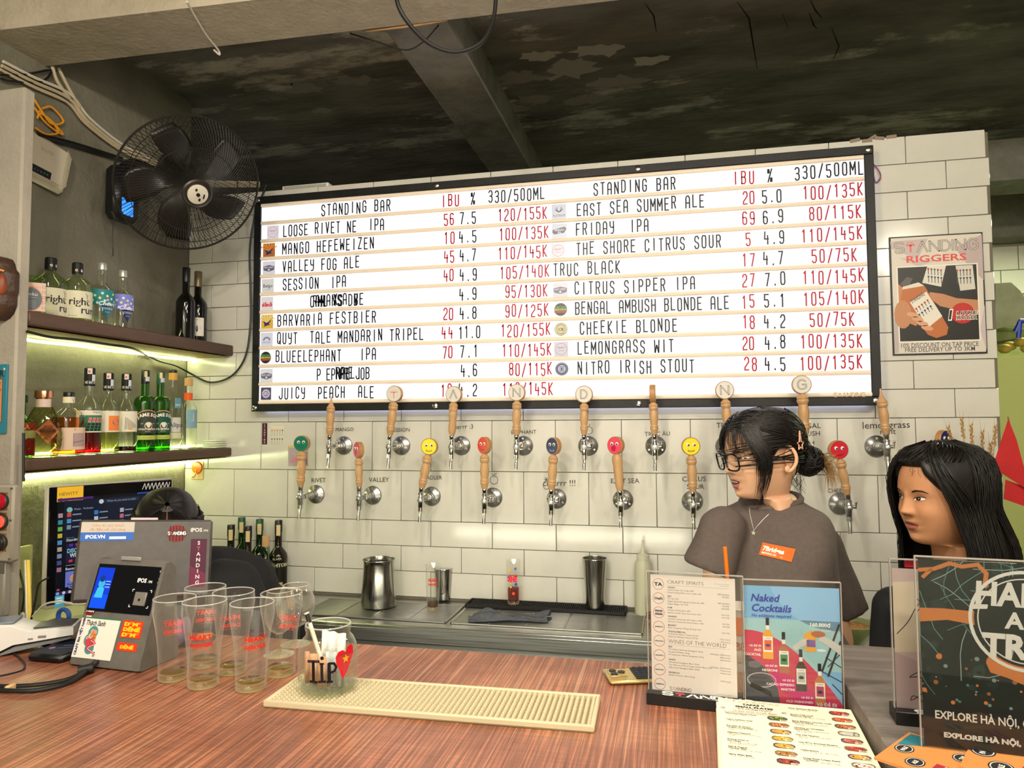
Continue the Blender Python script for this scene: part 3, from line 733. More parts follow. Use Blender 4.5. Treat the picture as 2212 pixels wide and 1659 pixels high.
def bd_cb(s):
  s.circle(0, 0, .025, '#5a5048', 1, 28); s.circle(0, 0, .0235, '#ecd68e', 2, 28); s.circle(0, 0, .016, '#5a5048', 3, 28); s.circle(0, 0, .0145, '#f0e2b0', 4, 28); s.text('CB', 0, -.006, .016, '#4a4448', 5, 'C', .03)
  for sg in (1, -1): s.arc_text('CHEEKIE BLONDE'[:7] if sg > 0 else 'BLONDE', 0, 0, .018 if sg > 0 else .0215, .0055, '#5a5048', pi / 2 * sg, -.26 * sg, 5, .02, sg < 0)
def bd_nitro(s):
  s.circle(0, 0, .025, '#4c4a66', 1, 28); s.ring(0, 0, .0205, .001, '#d8d6e4', 2); s.circle(0, 0, .015, '#d8d6e4', 3, 24); s.rect(-.008, -.010, .008, .010, '#4c4a66', 4); s.rect(-.006, -.008, .006, .008, '#d8d6e4', 5); s.rect(-.003, -.006, .003, .006, '#4c4a66', 6)
  s.arc_text('BREWERY', 0, 0, .0215, .005, '#e6e4f0', pi / 2, -.24, 3)
for a in (('L', 1, 155, bd_heart), ('L', 2, 128, bd_sun('#f2a63c', '#b9682c')), ('L', 3, 127, bd_shield), ('L', 4, 120, bd_belgo), ('L', 5, 115, bd_dene), ('L', 6, 115, bd_sun('#fff0b4', '#eeb43c')),
     ('L', 7, 112, bd_crest), ('L', 8, 105, bd_rasta), ('L', 9, 110, bd_shield), ('L', 10, 107, bd_rose), ('R', 1, 75, bd_plat), ('R', 2, 78, bd_friday), ('R', 3, 70, bd_heart), ('R', 5, 83, bd_shield),
     ('R', 6, 85, bd_rasta), ('R', 7, 87, bd_cb), ('R', 8, 88, bd_heart), ('R', 9, 92, bd_nitro)): badge(*a)
s = Sheet(); logo(s, -.05, -.006, .1, .014, '#c9a98c', '#ead9c4', '#e0a898', .0022, solid=True); s.build('logo_sticker', board, 'xz', bl(1.80, BY - .0085, IZ0 + .006))

# ================================================================== beer taps
TAPX_T = lambda k: -.124 + .2525 * k
TAPX_B = lambda k: -.2475 + .2525 * k
EYE_W = mat('eye_white', '#e8e4d8', .2); EYE_B = mat('eye_pupil', '#141210', .2)
HP = [(.0095, 0), (.0108, .004), (.0125, .014), (.0146, .018), (.0152, .022), (.0138, .0255), (.0150, .029), (.0132, .033), (.0125, .036), (.0142, .046), (.0160, .060), (.0158, .068), (.0140, .080), (.0126, .088), (.0150, .092), (.0170, .096), (.0172, .100), (.0152, .1035), (.0168, .107), (.0150, .1105), (.0095, .116), (.0075, .121)]
HP_KNOB = [(.0095, 0), (.0125, .012), (.0150, .024), (.0135, .034), (.0155, .046), (.0145, .058), (.0160, .070), (.0150, .082), (.0172, .096), (.0165, .108), (.0110, .118), (.0080, .122)]
HP_FIN = HP[:-2] + [(.0120, .115), (.0080, .124), (.0050, .132), (.0036, .140), (.0028, .150), (.0012, .153)]
HP_RIB = [(.0095, 0), (.0130, .010), (.0146, .018), (.0136, .024), (.0150, .030), (.0138, .040), (.0128, .054), (.0140, .068), (.0152, .080), (.0138, .086), (.0160, .090), (.0168, .097), (.0150, .103), (.0168, .109), (.0120, .116), (.0075, .121)]
WOODEND = noisy('disc_wood', '#b98a58', '#a57646', 6, rough=.35, stretch=(1, 1, 8))
def tap(X, z, label, disc=None, yaw=0.0, tilt=None, prof=HP, number=None, lever=True, grip=1.0, dull=False):
  """A tap with its flange on the wall at (X, z). disc: draw(sheet) for the front of the round handle top."""
  t = thing('beer_tap', label, 'beer tap', (X, -.0005, z), 0, 'beer taps on the tiled wall')
  ch = M_CHROME_DULL if dull else M_CHROME
  b = MB(); b.M = Matrix.Rotation(pi / 2, 4, 'X')
  b.lathe([(.0385, 0), (.0385, .0035), (.036, .0065), (.022, .012), (.0165, .016), (.0165, .020)], 36); b.build('flange', M_CHROME_DULL, t)
  bo = MB(); bo.M = Matrix.Rotation(pi / 2, 4, 'X'); bo.lathe([(.0050, 0), (.0050, .003), (.003, .0055)], 10); me = bo.mesh('bolt', M_CHROME)
  for q in (90, 330, 210): link('bolt', me, t, (.028 * cos(radians(q)), -.0075, .028 * sin(radians(q))))
  b = MB(); b.cyl((0, -.012, 0), (0, -.060, 0), .0125); b.cyl((0, -.034, 0), (0, -.046, 0), .0155, n=8); b.cyl((0, -.058, 0), (0, -.100, .0), .0095); b.build('shank', ch, t)
  b = MB(); b.lathe([(.0075, -.034), (.0100, -.030), (.0105, -.010), (.0125, -.004), (.0125, .006), (.0095, .012), (.0085, .018), (.0105, .020), (.0105, .0255), (.008, .028)], 18)
  b.M = Matrix.Rotation(pi / 2, 4, 'X'); b.lathe([(.0105, -.016), (.0105, .012), (.0085, .015)], 16)
  b.build('tap_body', ch, t, (0, -.128, 0))
  b = MB(); b.M = Matrix.Rotation(pi / 2, 4, 'X'); b.lathe([(.0080, 0), (.0080, .003), (.006, .004)], 14); b.M = Matrix(); b.box((0, -.0045, 0), (.012, .0012, .002)); b.build('front_screw', M_CHROME_DULL, t, (0, -.143, 0))
  if lever:
    b = MB(); b.cyl((.008, 0, 0), (.024, 0, 0), .0055, n=10); b.cyl((.024, -.002, -.006), (.026, -.004, .014), .0034, n=8); b.ball((.026, -.004, .016), .0045, 8, 6); b.build('flow_lever', ch, t, (0, -.112, .002))
  b = MB(); b.tube(spline([(0, 0, 0), (0, -.002, -.012), (.0, -.006, -.030), (0, -.008, -.050)], 4), [.0078] * 3 + [.0066] * 10, 12); b.cyl((0, 0, .004), (0, 0, -.010), .0095); b.build('spout', ch, t, (0, -.130, -.034))
  tilt = tilt or (0, 0, 1); g = frame((0, -.128, .024), tilt, (1, 0, 0))
  h = bpy.data.objects.new('handle_pivot', None)
  bpy.data.objects.remove(h)
  b = MB(); b.M = g; b.lathe([(.0068, 0), (.0068, .004), (.0088, .006), (.0100, .020), (.0100, .022)], 14); b.build('ferrule', ch, t)
  b = MB(); b.M = g @ Matrix.Translation((0, 0, .021)) @ Matrix.Scale(grip, 4); b.lathe(prof, 22); b.build('handle', M_WOOD_TAP, t)
  if disc:
    c = g @ Vector((0, 0, .021 + grip * .121 + .0295)); a = radians(yaw)
    D = Matrix.Translation(c) @ Matrix.Rotation(a, 4, 'Z')
    b = MB(); b.M = D @ Matrix.Rotation(pi / 2, 4, 'X'); b.lathe([(.0300, -.010), (.0318, -.008), (.0318, .008), (.0300, .010)], 36); dk = b.build('handle_disc', WOODEND, t)
    s = Sheet(); disc(s); fo = s.build('disc_face', dk, 'xz', (0, 0, 0), .22); fo.matrix_local = D @ Matrix.Translation((0, -.0101, 0))
    if getattr(disc, 'eyes', None):
      for ex in (-.0105, .0105):
        b = MB(); b.ball((0, 0, 0), .0064, 12, 8, (1, .45, 1)); b.cur = 1; b.ball((.0012, -.0016, -.001), .0036, 10, 6, (1, .6, 1)); eo = b.build('googly_eye', [EYE_W, EYE_B], dk); eo.matrix_local = D @ Matrix.Translation((ex, -.011, .0055))
  if number:
    s = Sheet(); s.text(number, 0, -.029, .009, '#1c1c1c', 2, 'C'); s.build('number', t, 'xz', (0, -.0075, 0))
  return t
def d_letter(ch, c='#3a4048'):
  def d(s):
    s.circle(0, 0, .0298, '#a19b92', 1, 36); s.circle(0, 0, .0288, '#cfcac2', 2, 36)
    if ch == 'T':
      for P, w in (([(-.016, .006), (.016, .006)], .0042), ([(0, .006), (0, -.018)], .0052)): s.stroke(P, w, '#dc8e8c', 3)
      s.text('BAR', 0, .011, .0085, '#e0aaa6', 3, 'C')
    else:
      w = .026 if ch != 'D' else .022; s.l = 3; logo_letter(s, ch, -w / 2, -.015, w, .030, c, '#cfcac2', .0050)
      s.l = 1
  return d
def d_face(c, word='', wc='#2a2520', mouth=None, lips=None):
  def d(s):
    s.circle(0, 0, .0298, '#7a5a34', 1, 36); s.circle(0, 0, .0290, c, 2, 36)
    if lips: s.circle(-.004, -.010, .010, lips, 3, 14, .012)
    elif word: s.arc_text(word, 0, 0, .0205, .0092, wc, -pi / 2, .15, 3, .01, True)
    if mouth: s.ring(0, .002, .017, .0012, mouth, 3, 14, -pi * .8, -pi * .2)
  d.eyes = True; return d
def tilt_to(X, z, px, py):
  """Leaning direction of a handle from where its disc shows."""
  p = Vector((X, -.128, z + .024)); q = at(px, py, Y=-.135)
  v = q - p; L = v.length; return tuple(v.normalized()), (L - .021 - .0295) / .121
ZTOP, ZBOT = 1.4605, 1.2585
word_taps = [
(0, None, 'tap with bare pointed wooden handle, leftmost in the upper row', HP_FIN, 0, '2'),
(1, d_letter('T'), 'tap whose round handle top shows a pink letter T', HP, 0, '4'), (2, d_letter('A'), 'tap whose round handle top shows a letter A', HP_RIB, 0, '6'),
(3, d_letter('N'), 'tap with letter N on its round top, beside the letter D tap', HP, 0, '8'), (4, d_letter('D'), 'tap whose round handle top shows a letter D', HP, 0, None),
(5, d_letter('I'), 'tap whose round handle top is turned edge-on', HP, 88, None), (6, d_letter('N'), 'tap with letter N on its round top, above the glasses wearer\'s head', HP, 0, None),
(7, d_letter('G'), 'tap whose round handle top shows a letter G', HP, 0, None), (8, None, 'tap with bare pale pointed handle at the board\'s lower corner', HP_FIN, 0, None)]
disc_px_t = {1: (853, 850.6), 2: (981, 852), 3: (1117, 848), 4: (1262, 852), 5: (1410, 850), 6: (1565, 843), 7: (1731, 831)}
for k, d, lb, pr, yw, num in word_taps:
  X = TAPX_T(k); ti, gr = (None, 1.0)
  if k in disc_px_t: ti, gr = tilt_to(X, ZTOP, *disc_px_t[k])
  if k == 0: ti, gr = tilt_to(X, ZTOP, 715, 880); gr = 1.0
  if k == 8: ti, gr = tilt_to(X, ZTOP, 1905, 868); gr = 1.0
  tap(X, ZTOP, lb, d, yw, ti, pr, num, True, gr, dull=(k == 8))
faces = [
(0, d_face('#17705a', '', mouth='#0d4a3c'), 'tap with dark green smiling round handle top', HP, 6, None, (652.7, 958)), (1, d_face('#e0557c', lips='#b03058'), 'tap with pink round top turned sideways, second in the lower row', HP, -42, None, (775, 972)),
(2, d_face('#ecd432', 'Good Food'), 'tap with yellow smiling round top beside the blue-lit flange', HP, 4, '5', (928, 964.6)), (3, d_face('#d83a34', 'Good Chef'), 'tap with red round top turned sideways', HP, -36, '7', (1047, 962)),
(4, d_face('#262a5e', 'Good Night', '#8d92c8'), 'tap with navy round top turned sideways', HP, -36, '9', (1196.5, 963.4)), (5, d_face('#e04a62', lips='#b81f4a'), 'tap with pink red round top on a knobbly handle', HP_KNOB, -28, None, (1330.6, 962)),
(6, d_face('#ead336', 'Good Food'), 'tap with yellow smiling round top, nearest the glasses wearer\'s face', HP, 6, None, (1492, 964)), (8, d_face('#c8283c', 'Good Chaos', '#7a1420'), 'tap with red round top between the two women', HP, 12, None, (1810, 971.6)),
(9, d_face('#262c72', 'Good Night', '#8d92c8'), 'tap with blue round top above the long-haired woman', HP, 38, None, (2040, 940))]
for k, d, lb, pr, yw, num, dp in faces:
  X = TAPX_B(k); z = ZBOT; ti, gr = tilt_to(X, z, *dp)
  if k == 9: gr = min(max(gr, .9), 1.3)
  tap(X, z, lb, d, yw, ti, pr, num, k != 0, gr, dull=(k in (0, 1, 8)))

# marker notes on the tiles above the taps
def note(txt, px, py, size, c='#3c3b38', rot=.02, font=.0):
  P = at(px, py, Y=-.0016); s = Sheet(); s.text(txt, 0, 0, size, c, 1, 'L', font, rot=rot); s.build('handwriting', wall, 'xz', tuple(P))
for a in (('RIVET', 673, 1042, .026), ('MANGO', 725, 932, .022), ('SESSION', 845, 933, .022), ('VALLEY', 797, 1041, .026), ('RADLER', 915, 1036, .022), ('bierrr :3', 978, 927, .026), ('ELEPHANT', 1105, 938, .021), ('ciderrr !!!', 1173, 1050, .033),
     ('EAST SEA', 1320, 1044, .026), ('TRÚC ÂU', 1393, 942, .022), ('CITRUS', 1474, 1040, .026), ('SOUR', 1484, 1056, .024), ('TRUC', 1548, 924, .026), ('BENGAL', 1712, 926, .026), ('AMBUSH', 1712, 942, .024), ('lemongrass', 1864, 926, .034), ('mint', 1902, 938, .028), ('CHEEKIE', 1788, 1064, .020)): note(*a)
s = Sheet(); s.ring(0, 0, .016, .0016, '#3c3b38', 1, 20); s.stroke([(0, .016), (.004, .024), (.012, .026)], .0016, '#3c3b38', 1); s.stroke([(-.002, .018), (-.010, .026)], .0016, '#3c3b38', 1); s.build('handwriting', wall, 'xz', tuple(at(1067, 1037, Y=-.0016)))
s = Sheet(); s.ring(0, 0, .012, .0016, '#2c2b2a', 1, 16, ry=.016)
for q in range(6): s.stroke([(0, .022), (.010 * cos(q * 1.05), .022 + .010 * sin(q * 1.05))], .0016, '#2c2b2a', 1)
s.build('handwriting', wall, 'xz', tuple(at(1180, 1048, Y=-.0016)))
s = Sheet(); s.ring(0, 0, .014, .0016, '#2c2b2a', 1, 18); s.stroke([(0, .014), (.004, .026)], .0018, '#2c2b2a', 1); s.build('handwriting', wall, 'xz', tuple(at(1272, 930, Y=-.0016)))
# ================================================================== bottles
G_CLEAR = clear('clear_glass', '#fafcf6', .88)
G_GREENISH = clear('pale_green_glass', '#eef5dc', .85)
G_GREEN = clear('green_bottle_glass', '#86d06a', .6)
G_DKGREEN = clear('dark_green_glass', '#4a8a50', .5)
G_OLIVE = clear('olive_faceted_glass', '#dfe0b4', .8)
G_BLACK = mat('black_bottle_glass', '#0c0b0a', .06, spec=.6)
G_BROWN = mat('dark_brown_glass', '#17120c', .06, spec=.6)
def liquid(name, c): return clear(name, c, .9, gloss=.3)
def bottle(label, pos, R, H, neck=.28, cap=None, glass=G_CLEAR, liq=None, shoulder=.16, sq=False, foot=0.0, rn=.26, name='spirit_bottle', group=None, cat='bottle', label_draw=None, face=0.0, neck_draw=None, n=28):
  """R, H body radius and full height; neck: share of H above the shoulder; shoulder: share of H it takes."""
  t = thing(name, label, cat, pos, 0, group)
  zs = H * (1 - neck - shoulder); zn = H * (1 - neck); r2 = R * rn
  prof = [(R * .80, 0), (R * .97, R * .05), (R, R * .16), (R, zs)]
  for k in range(1, 9):
    q = k / 8 * pi / 2; prof.append((r2 + (R - r2) * (cos(q) if shoulder < .12 else (1 + cos(2 * q)) / 2 * .65 + cos(q) * .35), zs + (zn - zs) * (sin(q) if shoulder < .12 else .55 * k / 8 + .45 * sin(q))))
  prof += [(r2, zn + H * neck * .5), (r2, H * .985), (r2 * .92, H)]
  b = MB(); b.lathe(prof, n, True, True); b.build('glass', glass, t)
  if liq:
    c, lv = liq; z1 = lv * H; P = [(R * .78, .006), (R * .90, .010)] + [(r * .93, z) for r, z in prof[2:] if z < z1]
    rr = P[-1][0]
    for (ra, za), (rb, zb) in zip(prof[2:], prof[3:]):
      if za <= z1 <= zb and zb > za: rr = .93 * (ra + (rb - ra) * (z1 - za) / (zb - za))
    P += [(rr, z1)]
    b = MB(); b.lathe(P, n); b.build('liquid', c, t)
  if cap:
    cz, cr, cm = cap; b = MB(); b.lathe([(cr, H * (1 - cz)), (cr * 1.02, H * (1 - cz) + .002), (cr * 1.02, H + .004), (cr * .94, H + .006)], 20); b.build('cap', cm, t)
  if label_draw:
    s = Sheet(); label_draw(s, R, H); s.build('label', t, fn=cylmap(R + .0006, face), rough=.5)
  if neck_draw:
    s = Sheet(); neck_draw(s, cap[1] * 1.03, H); s.build('neck_label', t, fn=cylmap(cap[1] * 1.03 + .0004, face), rough=.5)
  return t
CAPB = mat('black_cap', '#141416', .35); CAPW = mat('silver_cap', '#b9b8b4', .35, .6); CAPC = mat('copper_cap', '#c08a68', .25, 1.0); CAPG = mat('green_cap', '#184a2c', .4)
CORK = mat('cork', '#c39a63', .8)
LQ_ORANGE = liquid('orange_liquid', '#fbb648'); LQ_RED = liquid('red_liquid', '#d01c2c'); LQ_PALE = liquid('pale_yellow_liquid', '#f0f2b4'); LQ_DARK = liquid('dark_red_liquid', '#4a1a1e'); LQ_GREEN = liquid('yellow_green_liquid', '#a6d41c')
UX, LX = -.745, -.745
def up(px, py, X=UX): p = at(px, py, X=X); return (X, p.y, 1.8905)
def lo(px, py): p = at(px, py, X=LX); return (LX, p.y, 1.4505)
RUMF = radians(78)
def lb_right(s, R, H):
  s.rect(-R * 1.0, .014, R * 1.0, .105, '#d9d4ba', 1, 14); s.text('right', -R * .78, .058, .034, '#2a2a30', 2, 'L', .02); s.text('rum', -R * .02, .030, .034, '#2c3a40', 2, 'L', .02); s.text('40% alc/vol', -R * .85, .019, .006, '#5a5a50', 2)
  s.stroke([(.012, .098), (.017, .090), (.022, .092)], .0016, '#3a3a40', 2); s.stroke([(.017, .090), (.016, .082), (.020, .080)], .0016, '#3a3a40', 2)
def nk_dots(s, r, H):
  s.rect(-r * 2.6, H - .030, r * 2.6, H + .003, '#1b1b20', 1, 16); s.text('e', -.008, H - .025, .018, '#d8cfa8', 2, 'C', .03); s.text('a', .009, H - .025, .018, '#e8e4dc', 2, 'C', .03)
t = thing('gin_bottle', 'square clear bottle with ornate slate and pink label by the pillar', 'bottle', up(68, 666, -.70))
b = MB(); b.box((0, 0, .050), (.075, .075, .100), .010); b.box((0, 0, .108), (.066, .066, .014), .006); b.build('glass', G_GREENISH, t)
s = Sheet(); s.rect(-.036, .004, .036, .090, '#cbb3a8', 1); s.circle(0, .040, .027, '#5b666b', 2, 24, .034); s.ring(0, .040, .0285, .003, '#d9937c', 3, 28, ry=.0355); s.text('Roku', 0, .050, .015, '#e6d8cc', 3, 'C'); s.rect(-.014, .044, .014, .045, '#c0a898', 3)
for k in range(5): s.rect(-.012, .034 - .005 * k, .012, .0352 - .005 * k, '#8d979a', 3)
for k in range(9): s.poly([(-.020 + .005 * k, .074), (-.0175 + .005 * k, .084 - .0012 * abs(k - 4)), (-.015 + .005 * k, .074)], '#d99a80', 3)
for sx in (-1, 1):
  for k in range(5): s.ring(sx * .031, .014 + .016 * k, .004, .001, '#8a5a66', 3, 12)
lo_ = s.build('label', t); lo_.matrix_local = Matrix.Rotation(radians(45), 4, 'Z') @ Matrix.Translation((0, -.0385, 0)); t.children[0].rotation_euler = (0, 0, radians(45))
bottle('stout clear rum bottle with black cap, nearer the pillar', up(107, 664, -.79), .053, .205, .20, (.17, .0165, CAPB), G_GREENISH, (LQ_PALE, .13), .20, name='rum_bottle', group='rum bottles on the upper shelf', label_draw=lb_right, face=RUMF, neck_draw=nk_dots, rn=.30)
bottle('stout clear rum bottle with black cap, beside the teal vodka', up(165, 678), .047, .199, .20, (.17, .0155, CAPB), G_GREENISH, (LQ_PALE, .50), .16, name='rum_bottle', group='rum bottles on the upper shelf', label_draw=lb_right, face=radians(62), neck_draw=nk_dots, rn=.32)
def lb_vodka(c1, c2, c3):
  def d(s, R, H):
    s.rect(-R * 1.5, .075, R * 1.35, .130, c2, 1, 18)
    for k in range(14):
      s.circle(-R * 1.3 + R * .19 * k, .082 + .042 * ((k * 7) % 5) / 5, .0045, c3 if k % 3 else '#d8e090', 2, 10)
    a = (-.002, R * 1.35)
    s.poly([(-R * .30, .078), (R * .45, .112), (R * 1.22, .078), (R * .45, .028)], c1, 3)
    s.text('Cheers', R * .45, .074, .020, '#e8eef4', 4, 'C', .02, .2); s.text('VODKA', R * .45, .060, .011, '#b9c8dc', 4, 'C', .01); s.text('Saigon', R * .45, .050, .006, '#b9c8dc', 4, 'C')
    s.circle(R * .45, .094, .005, '#d0a0b0', 4, 10)
  return d
bottle('slim clear vodka bottle with teal label', up(218, 694), .0405, .222, .30, (.085, .0150, CAPW), G_CLEAR, None, .12, name='vodka_bottle', group='vodka bottles on the upper shelf', label_draw=lb_vodka('#1c6a86', '#2c7f86', '#bfe0e0'), face=radians(45), rn=.34)
bottle('slim clear vodka bottle with violet blue label', up(263, 701), .0375, .216, .30, (.085, .0145, CAPW), G_CLEAR, None, .12, name='vodka_bottle', group='vodka bottles on the upper shelf', label_draw=lb_vodka('#27266e', '#7d84d6', '#dfe2ff'), face=radians(45), rn=.36)
def lb_wine(s, R, H):
  s.rect(-R * .75, .028, R * .75, .105, '#ded8cc', 1, 12); s.text('MARIUS', 0, .094, .008, '#b09a5c', 2, 'C', .01); s.circle(0, .060, .016, '#a9c0d2', 2, 20); s.poly([(-.003, .046), (.003, .046), (.005, .062), (0, .074), (-.005, .062)], '#2a2a30', 3)
bottle('dark wine bottle standing behind the other, label hidden', up(400, 726), .038, .300, .33, (.18, .0150, CAPB), G_BLACK, None, .15, name='wine_bottle', group='wine bottles on the upper shelf', rn=.37)
bottle('dark wine bottle with cream label and blue disc on it', up(426, 731), .038, .300, .33, (.20, .0150, mat('wine_foil', '#77664f', .35, .5)), G_BLACK, None, .15, name='wine_bottle', group='wine bottles on the upper shelf', label_draw=lb_wine, face=radians(34), rn=.37)
# lower shelf
bottle('bottle with red and white label, half hidden by the pillar', (-.80, at(46, 972, X=-.80).y, 1.4505), .036, .190, .30, (.10, .014, CAPG), clear('bright_green_glass', '#bfe8b8', .7), None, .16, label_draw=lambda s, R, H: (s.rect(-R * 1.3, .085, R * 1.3, .108, '#c8343c', 1, 12), s.text('A', R * .3, .089, .02, '#f0e8e4', 2, 'C', .04), s.rect(-R * 1.3, .060, R * 1.3, .084, '#dfe2dc', 1, 12), s.rect(-R * 1.3, .006, R * 1.3, .058, '#a01c2c', 1, 12)), face=radians(52))
# faceted bottle shaped like a pineapple
t = thing('pineapple_bottle', 'olive pineapple-shaped faceted bottle with copper cap', 'bottle', lo(91, 972))
P = []
for k in range(18):
  z = .138 * k / 17; r = .0485 * sin(pi * (.23 + .66 * (k / 17) ** .9)) ** .75
  P.append((max(r, .021), z))
b = MB(); nseg = 26
b.rings([[((r + (.0030 if (i + k) % 2 else -.0016)) * cos(2 * pi * (i + .5 * 0) / nseg), (r + (.0030 if (i + k) % 2 else -.0016)) * sin(2 * pi * i / nseg), z) for i in range(nseg)] for k, (r, z) in enumerate(P)]); b.build('glass', G_OLIVE, t, smooth=0)
b = MB(); b.lathe([(.020, .138), (.020, .160)], 20); b.build('neck_band', mat('pale_pink_band', '#e2c9bd', .5), t)
b = MB(); b.lathe([(.020, .160), (.020, .163), (.0245, .164), (.0245, .182), (.0235, .184)], 24); b.build('cap', CAPC, t)
s = Sheet(); s.poly([(-.033, .072), (0, .104), (.033, .072), (0, .036)], '#a9613a', 1); s.text('SAIGON', 0, .083, .006, '#3a2318', 2, 'C', .02); s.text('BAIGUR', 0, .069, .012, '#2a1810', 2, 'C', .03); s.ring(0, .055, .006, .001, '#3a2318', 2, 14); s.rect(-.012, .064, .012, .065, '#3a2318', 2)
s.build('label', t, fn=cylmap(.052, radians(62)))
t.scale = (1.05, 1.05, 1.14)
def lb_arch(s, R, H):
  s.rect(-R * .9, .020, R * 1.0, .092, '#d9bda6', 1, 14); s.rect(R * .02, .030, R * .85, .074, '#b09490', 2, 8); s.poly([(R * .05, .032), (R * .05, .070), (R * .45, .046)], '#6a68a8', 3); s.poly([(R * .2, .073), (R * .4, .073), (R * .82, .040), (R * .82, .032)], '#8a6f74', 3)
  for k in range(6): s.circle(R * .1 + R * .13 * k, .044 + .001 * k, .002, '#4a4a80', 4, 8)
  s.stroke([(R * .1, .088), (R * .14, .083), (R * .19, .085)], .0014, '#4a4a50', 2)
bottle('squat clear bottle of orange liquid with black cap', lo(146, 967), .0500, .203, .22, (.055, .0165, CAPB), G_CLEAR, (LQ_ORANGE, .62), .18, label_draw=lb_arch, face=radians(60), rn=.34,
   neck_draw=lambda s, r, H: (s.rect(-r * 2.2, H - .030, r * 2.2, H - .010, '#e6dcc0', 1, 14), s.stroke([(.004, H - .014), (.010, H - .024), (.014, H - .014)], .002, '#5a6a9a', 2), s.stroke([(.010, H - .024), (.010, H - .030)], .002, '#5a6a9a', 2)))
def lb_cocktail(pic):
  def d(s, R, H):
    s.rect(-R * 1.25, .075, R * 1.15, .149, '#ded6c4', 1, 16); s.stroke([(-R * .72, .145), (-R * .66, .140), (-R * .58, .142)], .0016, '#4a4a50', 2); s.stroke([(-R * .66, .140), (-R * .68, .134), (-R * .60, .133)], .0016, '#4a4a50', 2); pic(s, R)
  return d
def pic_grid(s, R):
  s.text('Negroni', R * .2, .141, .008, '#3a3a40', 2, 'L'); s.rect(-R * .85, .079, R * 1.05, .133, '#2f7d54', 2, 12); s.poly([(-R * .85, .133), (-R * .15, .133), (-R * .5, .118), (-R * .85, .108)], '#dc3c58', 3)
  for i in range(5):
    for j in range(4): s.rect(-R * .30 + R * .30 * j + .004 * i * .5, .080 + .0095 * i, -R * .30 + R * .30 * j + R * .22 + .004 * i * .5, .0875 + .0095 * i, '#1e1e22' if (i < 3) else '#d87088', 4)
def pic_bird(s, R): s.rect(-R * .05, .080, R * 1.05, .132, '#e8823c', 2, 8); s.circle(R * .6, .110, .012, '#5a58b8', 3, 16); s.poly([(-R * .05, .080), (R * 1.0, .080), (R * .4, .096)], '#d8403c', 3)
def pic_lines(s, R):
  for k in range(9): s.stroke([(-R * .15 + R * .13 * k, .082 + .001 * k), (-R * .1 + R * .12 * k, .128 - .0035 * k)], .0016, '#2f3a36', 2)
  for k in range(5): s.stroke([(-R * .2, .086 + .009 * k), (R * 1.0, .082 + .007 * k)], .0014, '#2f3a36', 3)
  s.rect(R * .1, .082, R * .5, .090, '#e0a04a', 4, 4)
def nk_black(s, r, H):
  s.rect(-r * 3.0, H - .056, r * 3.0, H + .003, '#18181b', 1, 18); s.rect(-r * .55, H - .016, r * .35, H + .004, '#d9cfc8', 2, 4); s.circle(-r * .2, H - .008, .004, '#d0545c', 3, 10); s.rect(r * .3, H - .040, r * 1.2, H - .018, '#d4d8e4', 2, 4); s.text('VẺ ĐỂ ĐI', 0, H - .049, .009, '#d8d8d4', 3, 'C', .02); s.rect(-r * 1.2, H - .0415, r * 1.2, H - .0405, '#a8a8a8', 3, 6)
bottle('clear round bottle with red liquid under green picture label', lo(190, 967), .041, .290, .31, (.02, .0160, CAPB), G_CLEAR, (LQ_RED, .26), .19, group='cocktail bottles on the lower shelf', name='cocktail_bottle', label_draw=lb_cocktail(pic_grid), face=radians(50), neck_draw=nk_black, rn=.36)
bottle('clear round bottle of pale liquid with orange picture on label', lo(231, 966), .038, .278, .31, (.02, .0155, CAPB), G_CLEAR, (LQ_PALE, .27), .19, group='cocktail bottles on the lower shelf', name='cocktail_bottle', label_draw=lb_cocktail(pic_bird), face=radians(50), neck_draw=nk_black, rn=.38)
bottle('clear round bottle with a little dark liquid and line drawing label', lo(270, 965), .0385, .281, .31, (.02, .0155, CAPB), G_CLEAR, (LQ_DARK, .075), .19, group='cocktail bottles on the lower shelf', name='cocktail_bottle', label_draw=lb_cocktail(pic_lines), face=radians(48), neck_draw=nk_black, rn=.38)
def lb_whiskey(c, second):
  def d(s, R, H):
    s.rect(-R * 1.2, .068, R * 1.2, .150, c, 1, 16); s.ring(0, .120, R * 1.15, .003, '#d9946a', 2, 18, pi * .14, pi * .86, ry=.034); s.arc_text('JAMESON', 0, .060, .072, .017, '#efe6da', pi / 2, -.165, 3, .04)
    s.circle(.002, .098, .007, '#e8dcc8', 3, 14, .009); s.rect(-.007, .098, .011, .108, '#e8dcc8', 3, 4); s.ring(.002, .096, .013, .002, '#e8dcc8', 3, 18); s.text('EST', -.020, .102, .006, '#cfc0b0', 3, 'C'); s.text('1780', .021, .102, .006, '#cfc0b0', 3, 'C')
    s.text(second, 0, .080, .009, '#f0e2d0', 3, 'C', .04); s.text('EDITION', 0, .073, .005, '#c9b8a8', 3, 'C'); s.rect(-R * .95, .044, R * .95, .060, '#b6c25c', 2, 12); s.text('IRISH WHISKEY', 0, .049, .005, '#54602c', 3, 'C')
  return d
def nk_whiskey(s, r, H):
  s.rect(-r * .6, H - .020, r * .1, H + .002, '#d8c49a', 2, 4); s.rect(-r * .3, H - .036, r * .8, H - .019, '#c4c8d4', 2, 4)
for px, r, c, w, lb in ((311, .0385, '#3a4136', 'STOUT EDITION', 'green whiskey bottle with dark olive label'), (344, .0385, '#1f5242', 'IPA EDITION', 'green whiskey bottle with bottle green label')):
  bottle(lb, lo(px, 967), r, .300, .30, (.15, .0145, CAPB if px == 311 else CAPG), G_GREEN, (LQ_GREEN, .34), .10, name='whiskey_bottle', group='green whiskey bottles on the lower shelf', label_draw=lb_whiskey(c, w), face=radians(58), neck_draw=nk_whiskey, rn=.36)
